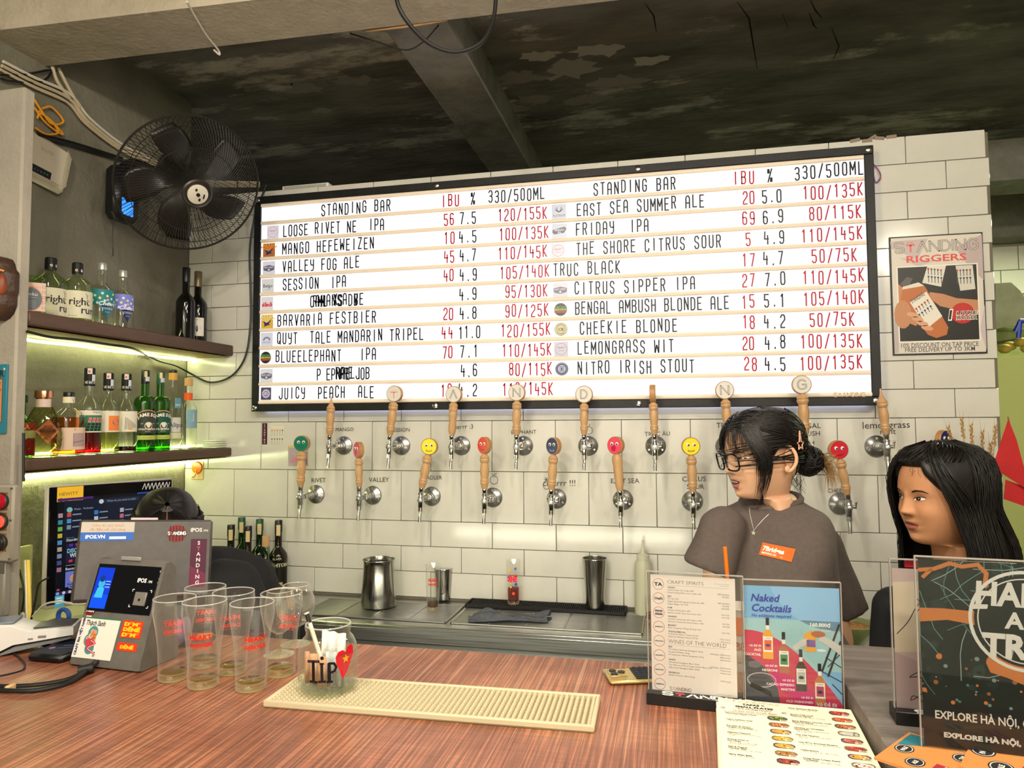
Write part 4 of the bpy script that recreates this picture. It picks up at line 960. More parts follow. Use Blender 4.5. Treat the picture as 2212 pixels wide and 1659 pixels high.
bottle('tall clear bottle with violet scroll label and amber stopper', lo(371, 963), .0385, .312, .33, (.02, .0150, CAPB), G_CLEAR, None, .14, label_draw=lambda s, R, H: (s.rect(-R * .7, .045, R * .9, .068, '#cfd0a8', 1, 10), s.rect(-R * .6, .070, R * .8, .128, '#c9c8bd', 1, 10), s.text('Alipus', -R * .45, .090, .026, '#3f4064', 3, 'L', .01), s.stroke([(-R * .6, .072), (R * .8, .072)], .003, '#5a5690', 2), s.stroke([(-R * .6, .126), (R * .8, .126)], .004, '#5a5690', 2), s.rect(R * .1, .165, R * .8, .205, '#5f8f9c', 2, 6), s.text('MX', R * .45, .172, .014, '#cfe0e0', 3, 'C')), face=radians(44), neck_draw=lambda s, r, H: s.rect(-r * 2.5, H - .034, r * 2.5, H - .006, '#d0a24c', 1, 14), rn=.38)
bottle('clear bottle with cork stopper and orange neck band, last on the shelf', lo(405, 961), .035, .285, .30, (.09, .0155, CORK), G_CLEAR, None, .14, label_draw=lambda s, R, H: (s.rect(-R * .2, .085, R * 1.2, .160, '#7fa4b4', 1, 10), s.poly([(R * .3, .092), (R * 1.1, .092), (R * 1.1, .118), (R * .7, .128), (R * .7, .112)], '#d8542c', 2), s.poly([(R * .35, .112), (R * .6, .150), (R * .6, .112)], '#e8e4da', 2)), face=radians(40), neck_draw=lambda s, r, H: s.rect(-r * 2.8, H - .085, r * 2.8, H - .055, '#dc5a24', 1, 14), rn=.42)
t = thing('coaster_stack', 'small stack of clear white trays beside the cork-stoppered bottle', 'tray', (-.695, -.050, 1.4505))
for k in range(4):
  b = MB(); b.box((.0, 0, .004 + .009 * k), (.062 - .002 * (k % 2), .070, .007), .002); b.build('tray', mat('pale_tray', '#dfe6c8', .3), t)

# bottles at the left end of the steel counter
def cb(px, py, Y): return (x_on(px, Y, .852), Y, .8505)
CBK = dict(name='liquor_bottle', group='bottles at the left end of the steel counter')
def lb_dark(s, R, H): s.rect(-R * 1.2, .03, R * 1.2, .135, '#15130f', 1, 14); s.text('BLACK', 0, .150, .012, '#c8bca0', 2, 'C'); s.text('BUSHTON', 0, .122, .020, '#d9cfae', 2, 'C', .03); s.stroke([(-R, .142), (R, .142)], .003, '#b8824a', 2); s.rect(-R * .6, .036, R * .6, .060, '#cfc08a', 2, 6)
def nk_paper(s, r, H): s.rect(-r * .5, H - .055, r * .6, H - .012, '#cdb98a', 1, 6)
def lb_red(s, R, H): s.rect(-R * .9, .050, R * .9, .100, '#c9c8bd', 1, 10); s.rect(-R * .8, .070, R * .8, .097, '#b03038', 2, 10); s.poly([(-.010, .074), (.002, .094), (.012, .074)], '#e6e0d4', 3)
for px, Y, R, H, g, cp, lb, ld, nk in ((497, -.12, .036, .285, G_BROWN, CAPB, 'dark bottle with paper neck seal, nearest the bending person', None, nk_paper), (520, -.045, .033, .305, G_DKGREEN, CAPG, 'green bottle at the back of the bottle cluster', None, nk_paper), (534, -.14, .037, .285, G_BROWN, CAPB, 'dark brown bottle in the middle of the cluster', None, nk_paper),
  (559, -.045, .035, .300, G_DKGREEN, CAPG, 'green bottle behind the clear red-labelled one', None, nk_paper), (573, -.15, .038, .250, clear('seagreen_glass', '#c4e0c4', .7), mat('cork_cap', '#b89066', .7), 'pale green bottle with red label in front of the cluster', lb_red, None), (600, -.06, .037, .300, G_BROWN, CAPB, 'black bottle with gold lettering, nearest the steel pitcher', lb_dark, nk_paper)):
  bottle(lb, cb(px, 1270, Y), R, H, .34, (.14, .0148, cp), g, None, .14, label_draw=ld, face=radians(25), neck_draw=nk, rn=.38, **CBK)

# ================================================================== things on the steel counter
CT = .8515
def steel_cup(name, label, pos, prof, group=None):
  t = thing(name, label, 'shaker' if 'tin' in name else 'pitcher', pos, 0, group)
  H = prof[-1][1]; inner = [(r - .0022, z) for r, z in reversed(prof[1:])] + [(prof[0][0] * .8, .006)]
  b = MB(); b.lathe(prof + inner, 40, True, True); b.build('cup', M_POL, t)
  b = MB(); b.torus((0, 0, H), prof[-1][0] - .0008, .0018, 40, 8); b.build('rim', M_POL, t); return t
M_POL = noisy('polished_steel', '#bcbab4', '#aaa8a2', 5, rough=.16, metal=1.0, stretch=(20, 20, 1), rough2=.24)
p = at(818, 1311, Z=.853); steel_cup('steel_pitcher', 'wide brushed steel frothing pitcher on the drip grate', (p.x, p.y, .8565), [(.058, 0), (.0655, .004), (.0665, .012), (.0645, .06), (.0600, .12), (.0580, .160), (.0590, .168), (.0610, .176)])
p = at(958, 1296, Z=.853); steel_cup('shaker_tin', 'small steel cup behind the empty printed beer glass', (p.x, p.y, .8565), [(.026, 0), (.029, .004), (.033, .06), (.037, .120)], 'steel shaker tins')
rb = thing('bar_mat', 'black rubber drip mat lying along the tiled wall', 'bar mat', (.722, -.005, .8525), 0)
pa, pb = at(1016, 1297, Z=.862), at(1353, 1322, Z=.862); xa, xb = pa.x, pb.x; cx = (xa + xb) / 2; rb.location.x = cx; rb.location.y = -.055
w = xb - xa
b = MB(); b.box((0, 0, .003), (w, .092, .006), .002); b.build('base', M_BLACK_SOFT, rb)
b = MB()
for sy in (-1, 1): b.box((0, sy * .043, .008), (w, .006, .016), .002)
for sx in (-1, 1): b.box((sx * (w / 2 - .003), 0, .008), (.006, .092, .016), .002)
b.build('rim', M_BLACK_SOFT, rb)
b = MB()
for k in range(int((w - .03) / .0075)): b.box((-w / 2 + .018 + .0075 * k, 0, .009), (.0034, .080, .007))
b.build('ridges', M_BLACK_SOFT, rb)['kind'] = 'stuff'
p = at(1290, 1303, Z=.866); steel_cup('shaker_tin', 'tall shiny steel shaker tin standing on the black mat', (p.x, -.055, .8654), [(.030, 0), (.0335, .003), (.036, .05), (.041, .12), (.0455, .182)], 'steel shaker tins')

# beer glasses
GLS = clear('pint_glass', '#fbfbf8', .90, gloss=1.0, rough=.015, edge_glint=.34)
GBASE = clear('glass_base', '#fbf8e8', .9, edge_glint=.55)  # glow of the thick bases painted in with the pale diffuse share
FOAM = clear('beer_film', '#f0e6b4', .8)
GRIM = mat('glass_rim', '#efeee6', .08, alpha=.36)  # whitish colour stands in for the bright highlights along the lip
def mk_glass(prof, wall=.0022, base=.014, n=40):
  H = prof[-1][1]; ins = []
  for (r, z) in reversed(prof):
    if z > base: ins.append((r - wall, z))
  rb_ = ins[-1][0]; ins += [(rb_ * .96, base + .002), (rb_ * .8, base)]
  g = MB(); g.lathe(prof[1:], n, False, False)
  f = MB(); f.lathe([(prof[0][0], 0), (prof[1][0], prof[1][1]), (prof[1][0] + .0003, base * .6), (rb_ * .98, base - .0005)], n)
  return g, f
PINT = [(.0265, 0), (.0285, .0015), (.0288, .010), (.0290, .030), (.0305, .060), (.0335, .090), (.0370, .112), (.0405, .130), (.0422, .142), (.0420, .152), (.0412, .160), (.0408, .1635)]
_pg, _pf = mk_glass(PINT)
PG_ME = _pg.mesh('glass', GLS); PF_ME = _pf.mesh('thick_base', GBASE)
def hod_print(s, sc=1.0):
  w = .021 * sc; c = '#e0301e'
  s.text('HEART', 0, .098, .0125 * sc, c, 1, 'C', .045, fit=2 * w * .98); s.text('of', 0, .0935, .005 * sc, c, 1, 'C', .02); s.text('DARKNESS', 0, .0835, .0105 * sc, c, 1, 'C', .045, fit=2 * w)
  for sg in (-1, 1): s.rect(sg * w * .2, .0942, sg * w, .0948, c, 1); s.rect(sg * w * 1.05, .082, sg * w * 1.08, .110, c, 1)
  s.rect(-w, .1105, w, .1112, c, 1); s.text('BREWED IN SAIGON', 0, .0785, .0035 * sc, c, 1, 'C')
def rad_at(prof):
  def f(v):
    for (ra, za), (rb2, zb) in zip(prof, prof[1:]):
      if za <= v <= zb and zb > za: return ra + (rb2 - ra) * (v - za) / (zb - za)
    return prof[-1][0]
  return f
def pint(label, px, py, face, drips=True, sc=1.0):
  p = at(px, py, Z=1.0405); t = thing('pint_glass', label, 'glass', (p.x, p.y, 1.0405), 0, 'empty pint glasses with red print')
  link('glass', PG_ME, t); link('thick_base', PF_ME, t)
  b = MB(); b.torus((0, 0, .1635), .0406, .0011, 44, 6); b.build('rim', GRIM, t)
  s = Sheet(); hod_print(s); s.build('print', t, fn=cylmap(.04, radians(face), taper=lambda v: rad_at(PINT)(v) + .0003), rough=.3)
  b = MB(); b.lathe([(.0235, .0150), (.0255, .0160), (.0245, .0168)], 28); b.build('beer_film', FOAM, t)
  t.scale = (sc, sc, sc); return t
pint('empty pint glass nearest the payment terminal', 374, 1466, 218, sc=.98); pint('empty pint glass second from the payment terminal, red print facing front', 439, 1481, 25); pint('empty pint glass nearest the tip jar in the front row', 542, 1487, 46)
pint('empty pint glass standing behind the second glass', 441, 1437, 212); pint('empty pint glass at the back with reversed red print', 502, 1452, 226); pint('empty pint glass at the back beside the stemmed goblet', 606, 1456, 180)
def stem_glass(label, px, py, prof, stem_h, foot_r, name='stemmed_glass'):
  p = at(px, py, Z=1.0405); t = thing(name, label, 'glass', (p.x, p.y, 1.0405), 0, 'stemmed beer glasses behind the pints')
  b = MB(); b.lathe([(foot_r, 0), (foot_r, .0015), (foot_r * .5, .004), (.006, .008), (.0045, .014), (.0045, stem_h * .7), (.008, stem_h)], 28); b.build('stem', GBASE, t)
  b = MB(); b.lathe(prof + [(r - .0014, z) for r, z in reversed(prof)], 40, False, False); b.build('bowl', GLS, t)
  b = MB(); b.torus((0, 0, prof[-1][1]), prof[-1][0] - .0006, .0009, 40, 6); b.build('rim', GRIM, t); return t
stem_glass('stemmed tulip goblet behind the pint glass at the back', 603, 1414, [(.008, .046), (.022, .056), (.030, .072), (.033, .092), (.032, .115), (.028, .140)], .046, .033)
stem_glass('round-bellied snifter glass, furthest behind the tip jar', 638, 1392, [(.008, .040), (.028, .050), (.040, .068), (.044, .088), (.042, .106), (.035, .124), (.029, .136)], .040, .034)

SLIM = [(.0195, 0), (.0215, .002), (.0220, .012), (.0250, .09), (.0268, .158), (.0270, .160)]
def slim_glass(label, pos, liq, draw, group=None, H=1.0, face=18):
  t = thing('beer_glass', label, 'glass', pos, 0, group); P = [(r, z * H) for r, z in SLIM]
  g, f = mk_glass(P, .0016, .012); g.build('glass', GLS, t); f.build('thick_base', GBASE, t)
  if liq:
    m, lv = liq; ra = rad_at(P); b = MB(); b.lathe([(ra(.013) - .0022, .0125), (ra(lv) - .0022, lv)], 28); b.build('beer', m, t)
  s = Sheet(); draw(s); s.build('print', t, fn=cylmap(.024, radians(face), taper=lambda v: rad_at(P)(v) + .0003), rough=.3); return t
def dr_hod(s):
  c = '#c8342c'; s.text('HEART', 0, .108, .016, c, 1, 'C', .05, fit=.036); s.text('DARKNESS', 0, .094, .011, c, 1, 'C', .06, fit=.036); s.rect(-.015, .089, .015, .0897, c, 1)
def dr_party(s):
  s.text('DĒNĒ!', -.002, .088, .026, '#e0304a', 1, 'C', .08, fit=.040)
  for x, z, r, c in ((-.012, .130, .0055, '#e8b82c'), (.012, .136, .005, '#4a68c8'), (.016, .108, .005, '#d8304a'), (-.016, .104, .004, '#3f58b8'), (.014, .078, .006, '#3f58b8'), (-.006, .068, .004, '#e8b82c'), (.004, .044, .006, '#d8503a')): s.circle(x, z, r, c, 1, 12)
BEER = liquid('amber_beer', '#d8861e'); BEER2 = liquid('pale_beer', '#cfae6c')
p = at(935, 1317, Z=.8565); slim_glass('slim beer glass with red print and dregs, in front of the steel cup', (p.x, p.y, .8565), (BEER2, .028), dr_hod, None, 1.06)
p = at(1118, 1294, Z=.866); slim_glass('party-print beer glass a third full of amber beer on black mat', (p.x, -.055, .8654), (BEER, .060), dr_party, None, 1.03, 4)
# squeeze bottle
p = at(1392, 1318, Z=.8525); t = thing('squeeze_bottle', 'pale translucent squeeze bottle standing against the tiles', 'bottle', (p.x, -.05, .8505))
b = MB(); b.lathe([(.029, 0), (.032, .003), (.0325, .02), (.031, .15), (.030, .180), (.022, .196), (.021, .200)], 28); b.build('body', mat('translucent_plastic', '#c3c2a8', .4, trans=.15), t)
b = MB(); b.lathe([(.023, .198), (.023, .214), (.012, .220), (.007, .226), (.0035, .268)], 22); b.build('nozzle_cap', mat('pale_nozzle', '#bdbba6', .45), t)
# short tumbler half behind the spirits card
p = at(1413, 1342, Z=.8525); t = thing('tumbler', 'short tumbler with a little amber drink behind the spirits card', 'glass', (p.x, p.y, .8505))
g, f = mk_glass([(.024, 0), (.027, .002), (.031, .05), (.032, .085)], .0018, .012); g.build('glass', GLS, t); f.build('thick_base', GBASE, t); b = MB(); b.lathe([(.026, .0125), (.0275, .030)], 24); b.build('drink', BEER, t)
# grey cloth
def cloth():
  import random as _r
  N1, N2 = 40, 20; rr = _r.Random(4); v = []; f = []
  pa, pb = at(1018, 1338, Z=.86), at(1186, 1334, Z=.86)
  ax = (pb - pa); L = ax.length; ax.normalize(); ay = Vector((-ax.y, ax.x, 0))
  for top in (1, 0):
    for i in range(N1 + 1):
      for j in range(N2 + 1):
        u, w = i / N1, j / N2 - .5
        wid = .070 * (1 - .35 * sin(pi * u) ** 2 + .15 * sin(7 * u))
        q = pa + ax * (L * u + .012 * sin(5 * w)) + ay * (w * wid + .012 * sin(4.2 * u + 1) - .006)
        n1 = noise.noise(Vector((u * 5, w * 3, 1.7))); fold = .020 * max(0, sin(pi * (u * 2.3 + w * .8)) * (1 - 2.6 * w * w)) + .008 * abs(sin(9 * w + 4 * u)) + .008 * n1
        z = .8565 + (max(.004, .008 + fold) if top else 0) * (1 - (2 * w) ** 6 * .8)
        v.append((q.x - pa.x, q.y - pa.y, z - .8565))
  n = (N1 + 1) * (N2 + 1)
  for k in (0, 1):
    for i in range(N1):
      for j in range(N2):
        a = k * n + i * (N2 + 1) + j; q = (a, a + N2 + 1, a + N2 + 2, a + 1); f.append(q if k == 0 else q[::-1])
  b = MB(); b.add(v, f); o = b.build('cloth', noisy('grey_cloth', '#55585f', '#464950', 60, .9, bump=.4, bscale=220), None, (pa.x, pa.y, .8567), smooth=180)
  tag(o, 'crumpled grey cleaning cloth lying on the drip grate', 'cloth')
cloth()

# ================================================================== tip jar, mat, phone
JZ = 1.0520
p = at(708, 1487, Z=1.052); t = thing('tip_jar', 'glass tip jar with red heart and painted TIP, holding banknotes', 'jar', (p.x, p.y, 1.0524))
JP = [(.040, 0), (.047, .002), (.0525, .010), (.0545, .024), (.0545, .070), (.0525, .082), (.0470, .094), (.0415, .100), (.0405, .108), (.0425, .112), (.0430, .118), (.0420, .121)]
g, f = mk_glass(JP, .0024, .008, 48); g.build('glass', clear('jar_glass', '#f6f9f0', .90, edge_glint=.32), t); f.build('thick_base', clear('jar_base', '#f4f6ee', .9, edge_glint=.2), t)
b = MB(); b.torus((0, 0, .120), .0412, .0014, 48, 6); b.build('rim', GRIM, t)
s = Sheet(); c = '#17141a'
for q in (([(-.038, .066), (-.016, .067)], .0050), ([(-.027, .066), (-.026, .032)], .0058), ([(-.033, .031), (-.019, .030)], .0042), ([(-.011, .062), (-.010, .032)], .0052), ([(-.016, .031), (-.004, .031)], .0042), ([(-.014, .063), (-.008, .063)], .0034), ([(.002, .063), (.003, .030)], .0058), ([(-.001, .030), (.008, .030)], .004), ([(.002, .063), (.011, .062), (.015, .055), (.012, .048), (.004, .046)], .0042)): s.stroke(*q, c, 1, ext=.001)
s.circle(-.0105, .073, .0034, c, 1, 10)
HR = [(.028, .030), (.040, .048), (.053, .072), (.0525, .083), (.046, .090), (.038, .087), (.034, .078), (.027, .083), (.019, .081), (.0135, .072), (.015, .060), (.022, .046)]
s.poly(HR, '#e0142c', 1)
ST5 = [(.034 + (.0085 if k % 2 == 0 else .0036) * sin(2 * pi * k / 10), .066 + (.0085 if k % 2 == 0 else .0036) * cos(2 * pi * k / 10)) for k in range(10)]
s.poly(ST5, '#f2a81c', 2)
s.build('painted_sign', t, fn=cylmap(.0548, radians(27)), rough=.35)
fr = Sheet()
for a, bq in (((-.045, .018), (.012, .018)), ((.012, .018), (.012, .050)), ((-.045, .018), (-.045, .080)), ((.030, .020), (.030, .078))): fr.stroke([a, bq], .0006, '#7d7c70', 1)
fr.build('label_edge', t, fn=cylmap(.0547, radians(27)))
# banknotes and slips in the jar
def note_paper(label, cx, cy, z0, z1, w, ang, curl, col, lean=0.0, draw=None):
  b = MB(); R = []; n = 12; v = []; fcs = []
  for k in range(n + 1):
    u = (k / n - .5) * w; x = u; y = curl * cos(pi * k / n * 1.0) * .01 + .004 * sin(k * 1.3)
    for h in (0, 1):
      zz = z0 + (z1 - z0) * h; p = rotz(ang) @ Vector((x, y + lean * h, 0)); v.append((cx + p.x, cy + p.y, zz))
  for k in range(n): fcs.append((2 * k, 2 * k + 2, 2 * k + 3, 2 * k + 1))
  b.add(v, fcs); o = b.build('banknote', col, None, tuple(t.location), fix=False)
  m = o.modifiers.new('s', 'SOLIDIFY'); m.thickness = .0004
  tag(o, label, 'banknote', 'banknotes and slips inside the tip jar')
NP = lambda n, a, b_: noisy(n, a, b_, 30, .7, stretch=(1, 1, 2))
note_paper('crumpled pink and tan banknote behind the painted word in the jar', -.012, -.026, .016, .070, .058, -.1, .8, NP('tan_note', '#d8b48c', '#c98f78'))
note_paper('brown banknote lying low at the bottom of the tip jar', -.005, -.012, .010, .030, .070, .15, .5, NP('brown_note', '#8a6a4a', '#a88458'))
note_paper('white receipt slip leaning upright in the tip jar', .012, -.004, .040, .104, .050, .25, 1.2, NP('white_slip', '#eceae6', '#d8dae6'), .008)
note_paper('grey banknote standing at the heart side of the jar', .024, -.018, .012, .074, .034, .5, .6, NP('grey_note', '#c9ccd0', '#a9b0ba'))
b = MB(); b.cyl((-.006, .0, .030), (-.041, .004, .118), .0042, n=10); b.cur = 1; b.cyl((-.041, .004, .118), (-.0475, .005, .134), .0046, .0040, n=10); b.cur = 0; b.cyl((-.0475, .005, .134), (-.0485, .005, .1365), .0052, n=10)
tag(b.build('pen', [mat('white_pen', '#e2ded2', .35), M_BLACK], None, tuple(t.location)), 'white and black pen sticking out of the tip jar', 'pen')

mt = thing('bar_mat', 'pale beige nubbed rubber bar mat under the tip jar', 'bar mat', (0, 0, 1.0402))
c4 = [at(571, 1514, Z=1.052), at(1283, 1569, Z=1.052), at(1299, 1496, Z=1.052), at(642, 1458, Z=1.052)]
ctr = sum(c4, Vector()) / 4; mt.location = (ctr.x, ctr.y, 1.0402); ex = (c4[1] - c4[0]); ang = atan2(ex.y, ex.x); mt.rotation_euler = (0, 0, ang)
ml = ((c4[1] - c4[0]).length + (c4[2] - c4[3]).length) / 2; mw = ((c4[3] - c4[0]).length + (c4[2] - c4[1]).length) / 2
M_BEIGE = mat('beige_rubber', '#cfc2a0', .55); M_BEIGE_D = mat('beige_rubber_floor', '#8e805f', .6)
b = MB(); b.box((0, 0, .002), (ml, mw, .004), .001); b.build('base', M_BEIGE_D, mt)
b = MB()
for sy in (-1, 1): b.box((0, sy * (mw / 2 - .004), .006), (ml, .008, .012), .002)
for sx in (-1, 1): b.box((sx * (ml / 2 - .004), 0, .006), (.008, mw - .012, .012), .002)
b.build('rim', M_BEIGE, mt)
b = MB(); nx, ny = int((ml - .022) / .0098), int((mw - .022) / .0098)
for i in range(nx + 1):
  for j in range(ny + 1):
    x = -(ml - .022) / 2 + (ml - .022) * i / nx; y = -(mw - .022) / 2 + (mw - .022) * j / ny
    b.lathe([(.0034, .003), (.0030, .010), (.0018, .0115)], 7, False, True) if False else b.rings([[(x + r * cos(2 * pi * q / 7), y + r * sin(2 * pi * q / 7), z) for q in range(7)] for r, z in ((.0036, .003), (.0032, .0095), (.0018, .0112))], False, True)
b.build('nubs', M_BEIGE, mt, fix=False)['kind'] = 'stuff'

pa, pb = at(1313, 1460, Z=1.045), at(1420, 1466, Z=1.045)
t = thing('phone', 'gold-backed phone lying face down beside the spirits card', 'phone', (0, 0, 1.0404)); pc = at(1313, 1434, Z=1.045)
ex = (at(1410, 1464, Z=1.045) - at(1313, 1464, Z=1.045)).normalized(); t.rotation_euler = (0, 0, atan2(ex.y, ex.x) + .10); t.location = (1.135, -1.250, 1.0404)
b = MB(); b.box((0, 0, .005), (.150, .076, .009), .0035); b.build('case', clear('clear_case', '#f8f4e8', .8), t); b = MB(); b.box((0, 0, .0048), (.146, .072, .0075), .003); b.build('back', mat('gold_back', '#d8c690', .3, .3), t)
b = MB(); b.box((-.050, .006, .0095), (.036, .038, .0022), .001); cm = b.build('camera_block', mat('gold_block', '#c8b478', .25, .5), t)
for x, y in ((-.058, .015), (-.058, -.003), (-.042, .006)):
  b = MB(); b.lathe([(.0072, .0100), (.0072, .0124), (.0058, .0126)], 18); b.build('lens', mat('lens_black', '#0c0d10', .08), cm, (x, y, 0))
b = MB(); b.box((.022, .0, .0102), (.084, .060, .0024), .001); gp = b.build('grip_pad', mat('charcoal_grip', '#2c2f36', .7), t)
b = MB()
for i in range(7):
  for j in range(5): b.lathe([(.0046, .0112), (.0046, .0130), (.003, .0122)], 8) if False else b.rings([[(-.012 + .0115 * i + r * cos(2 * pi * q / 10), -.023 + .0115 * j + r * sin(2 * pi * q / 10), z) for q in range(10)] for r, z in ((.0048, .0112), (.0045, .0132), (.0028, .0122))], False, True)
b.build('suction_cups', mat('charcoal_grip', '#2c2f36', .7), gp, fix=False)['kind'] = 'stuff'
# ================================================================== fan
def build_fan():
  hub = at(420, 412, D=2.50); toc = (CAM - hub).normalized(); q = (AR * .66 - AU * .75).normalized()
  ax = (toc * cos(radians(35)) + q * sin(radians(35))).normalized()
  base = Vector((-.862, -.46, 2.42)); t = thing('wall_fan', 'black caged wall fan with pale hub on the alcove wall', 'fan', tuple(base))
  F = Matrix.Translation(-base) @ frame(hub - ax * .055, ax, (0, 0, 1))
  WIRE = mat('black_fan_wire', '#2d2a27', .42, .3); BL = mat('smoky_fan_blade', '#1f1c1a', .3)
  R = .245
  def prof(r): return .085 * (1 - (r / R) ** 2.2)
  b = MB(); b.M = F
  for k in range(120):
    a = 2 * pi * k / 120; sw = .55
    b.tube([(r * cos(a + sw * (r / R)), r * sin(a + sw * (r / R)), prof(r)) for r in (.048, .09, .13, .17, .21, R)], .0011, 4, False)
  for r in (.15, .205): b.torus((0, 0, prof(r)), r, .0014, 56, 5)
  b.torus((0, 0, .0), R, .0042, 64, 6); b.build('front_cage', WIRE, t, fix=False)
  b = MB(); b.M = F
  for k in range(72):
    a = 2 * pi * k / 72; b.tube([(r * cos(a - .3 * r / R), r * sin(a - .3 * r / R), -.10 * (1 - (r / R) ** 3)) for r in (.05, .12, .19, .225, R)], .0011, 4, False)
  for r in (.12, .19): b.torus((0, 0, -.10 * (1 - (r / R) ** 3)), r, .0014, 48, 5)
  b.build('rear_cage', WIRE, t, fix=False)
  b = MB(); b.M = F; b.lathe([(.001, .083), (.040, .086), (.047, .090), (.052, .086), (.050, .078), (.001, .076)], 36); b.build('hub_ring', mat('fan_hub_black', '#2a2725', .35), t)
  b = MB(); b.M = F; b.lathe([(.034, .086), (.035, .093), (.031, .0955), (.001, .0955)], 30, False); hb = b.build('hub_cap', mat('pale_hub_cap', '#cfc8ba', .4), t)
  b = MB(); b.M = F; b.lathe([(.007, .0945), (.006, .0985), (.001, .0985)], 14); b.box((.016, .010, .0965), (.008, .006, .003)); b.box((-.016, -.008, .0965), (.009, .006, .003)); b.box((-.002, -.020, .0965), (.016, .004, .003)); b.build('hub_fittings', M_BLACK, hb)
  for k in range(5):
    a = 2 * pi * k / 5 + .3; b = MB(); b.M = F; v = []; f = []
    for i in range(9):
      r = .04 + .175 * i / 8; w = .35 + .95 * sin(pi * (i / 8) ** .8 * .9)
      for j in range(7):
        u = j / 6 - .5; an = a + u * w * .62 + .35 * i / 8
        v.append((r * cos(an), r * sin(an), -.018 + u * .045 * (1.1 - i / 12)))
    for i in range(8):
      for j in range(6): f.append((i * 7 + j, i * 7 + j + 1, i * 7 + j + 8, i * 7 + j + 7))
    b.add(v, f); o = b.build('blade', BL, t, smooth=180, fix=False); m = o.modifiers.new('s', 'SOLIDIFY'); m.thickness = .002
  b = MB(); b.M = F; b.lathe([(.001, -.22), (.045, -.215), (.058, -.19), (.060, -.12), (.045, -.095), (.012, -.09), (.012, .08), (.001, .08)], 28); b.build('motor', mat('fan_motor', '#1d1b1a', .4), t)
  mp = F @ Vector((0, 0, -.17)); b = MB(); b.tube(spline([(.02, 0, .07), (.10, -.02, .11), tuple(mp + Vector((-.04, .02, -.02))), tuple(mp)], 6), .018, 10); b.build('neck', M_BLACK, t)
  b = MB(); b.box((.045, 0, 0), (.075, .125, .205), .022); b.build('wall_housing', mat('fan_housing', '#17181a', .35), t)
  b = MB(); b.box((.0835, -.015, -.055), (.004, .055, .060), .001); b.build('blue_light', mat('blue_light', '#000000', .3, emit='#2f7dff', estr=2.2), t)
  b = MB(); b.tube(spline([(.045, -.04, -.10), (.046, -.042, -.16), (.044, -.038, -.21), (.050, -.043, -.245)], 5), .0016, 6); b.build('pull_cord', M_BLACK, t)
build_fan()

# ================================================================== router, cables
rp = at(106, 352, X=-.845); t = thing('router', 'white plastic router with green lights on the alcove wall', 'router', (-.874, rp.y, rp.z), 0, rot=(radians(-10), 0, radians(-8)))
WP = mat('router_white', '#c9c0ab', .45)
b = MB(); b.box((.016, 0, 0), (.030, .155, .165), .014); b.build('body', WP, t)
b = MB()
for k in range(5): b.box((.033, .058 - .0 + .004 * k - .002, 0), (.0016, .0016, .150 - .010 * k)); b.box((.033, -.005, -.058 - .004 * k), (.0016, .120 - .008 * k, .0016))
b.build('ridges', WP, t)['kind'] = 'stuff'
s = Sheet(); s.rect(-.064, -.056, .018, -.030, '#23262c', 1); [s.circle(-.050 + .011 * k, -.046 + .0006 * k, .0022, '#3fae4a' if k in (3, 4, 5) else '#5a6a66', 2, 8) for k in range(6)]; s.build('status_lights', t, 'yz', (.0313, 0, 0)); s = Sheet(); s.text('ROUTER', -.01, .030, .014, '#9a9282', 1, 'C', fit=.045)
s.build('front_print', t, 'yz', (.0313, 0, 0))
CB = mat('beige_cable', '#b7a88c', .55); CBK = mat('black_cable', '#161616', .45); CBO = mat('orange_cable', '#e0961e', .45); CBW = mat('pale_cable', '#c9c3b4', .5)
def cable(name, label, pts, r, m, group=None, X=-.86, n=5):
  P = [at(q[0], q[1], X=(q[2] if len(q) > 2 else X)) for q in pts]
  b = MB(); b.tube(spline(P, n), r, 7); return tag(b.build(name, m), label, 'cable', group)
GC = 'cables along the top of the alcove wall'
for k, (dx, dy, m) in enumerate(((0, 0, CB), (3, -9, CBW), (-4, 8, CB), (5, 14, CB))):
  cable('cable', ['beige cable, uppermost of the bundle above the fan', 'pale cable, second of the bundle above the fan', 'beige cable in the middle of the bundle above the fan', 'beige cable, lowest of the bundle above the fan'][k],
     [(4 + dx, 142 + dy), (70 + dx, 176 + dy), (148 + dx, 212 + dy), (190 + dx, 262 + dy * .8), (262 + dx, 318 + dy * .6), (330 + dx, 350 + dy * .5), (420, 392 + dy * .5), (560, 398 + dy * .4, -.80)], .0062 - .0007 * k, m, GC)
cable('cable', 'beige cable dropping from the beam end to the bundle', [(112, 140), (124, 176), (150, 212)], .006, CB, GC); cable('cable', 'beige cable dropping from the beam end further along', [(126, 146), (146, 186), (172, 232)], .006, CB, GC)
cable('cable', 'black cable crossing the bundle near the pillar top', [(2, 162), (60, 160), (110, 152), (90, 176), (30, 176), (2, 170)], .004, CBK, GC)
for k, P in enumerate(([(62, 196), (90, 240), (112, 268), (137, 262), (112, 232), (92, 234)], [(74, 232), (96, 262), (120, 282), (136, 290), (112, 262), (84, 240)], [(76, 276), (100, 290), (126, 286), (110, 262), (88, 246), (80, 256)])):
  cable('cable', ['orange looped cable, topmost of the tangle above the router', 'orange looped cable in the middle of the tangle above the router', 'orange looped cable hanging lowest in the tangle above the router'][k], P, .0034, CBO, 'orange cables tangled above the router')
cable('cable', 'black pipe-like cable running behind the router towards the fan', [(78, 292), (160, 312), (262, 344)], .010, CBK)
P = [at(x, y, Y=-.92 + .02 * k) + Vector((0, 0, .0)) for k, (x, y) in enumerate(((858, 4), (884, 52), (930, 96), (985, 113), (1040, 92), (1066, 40)))]
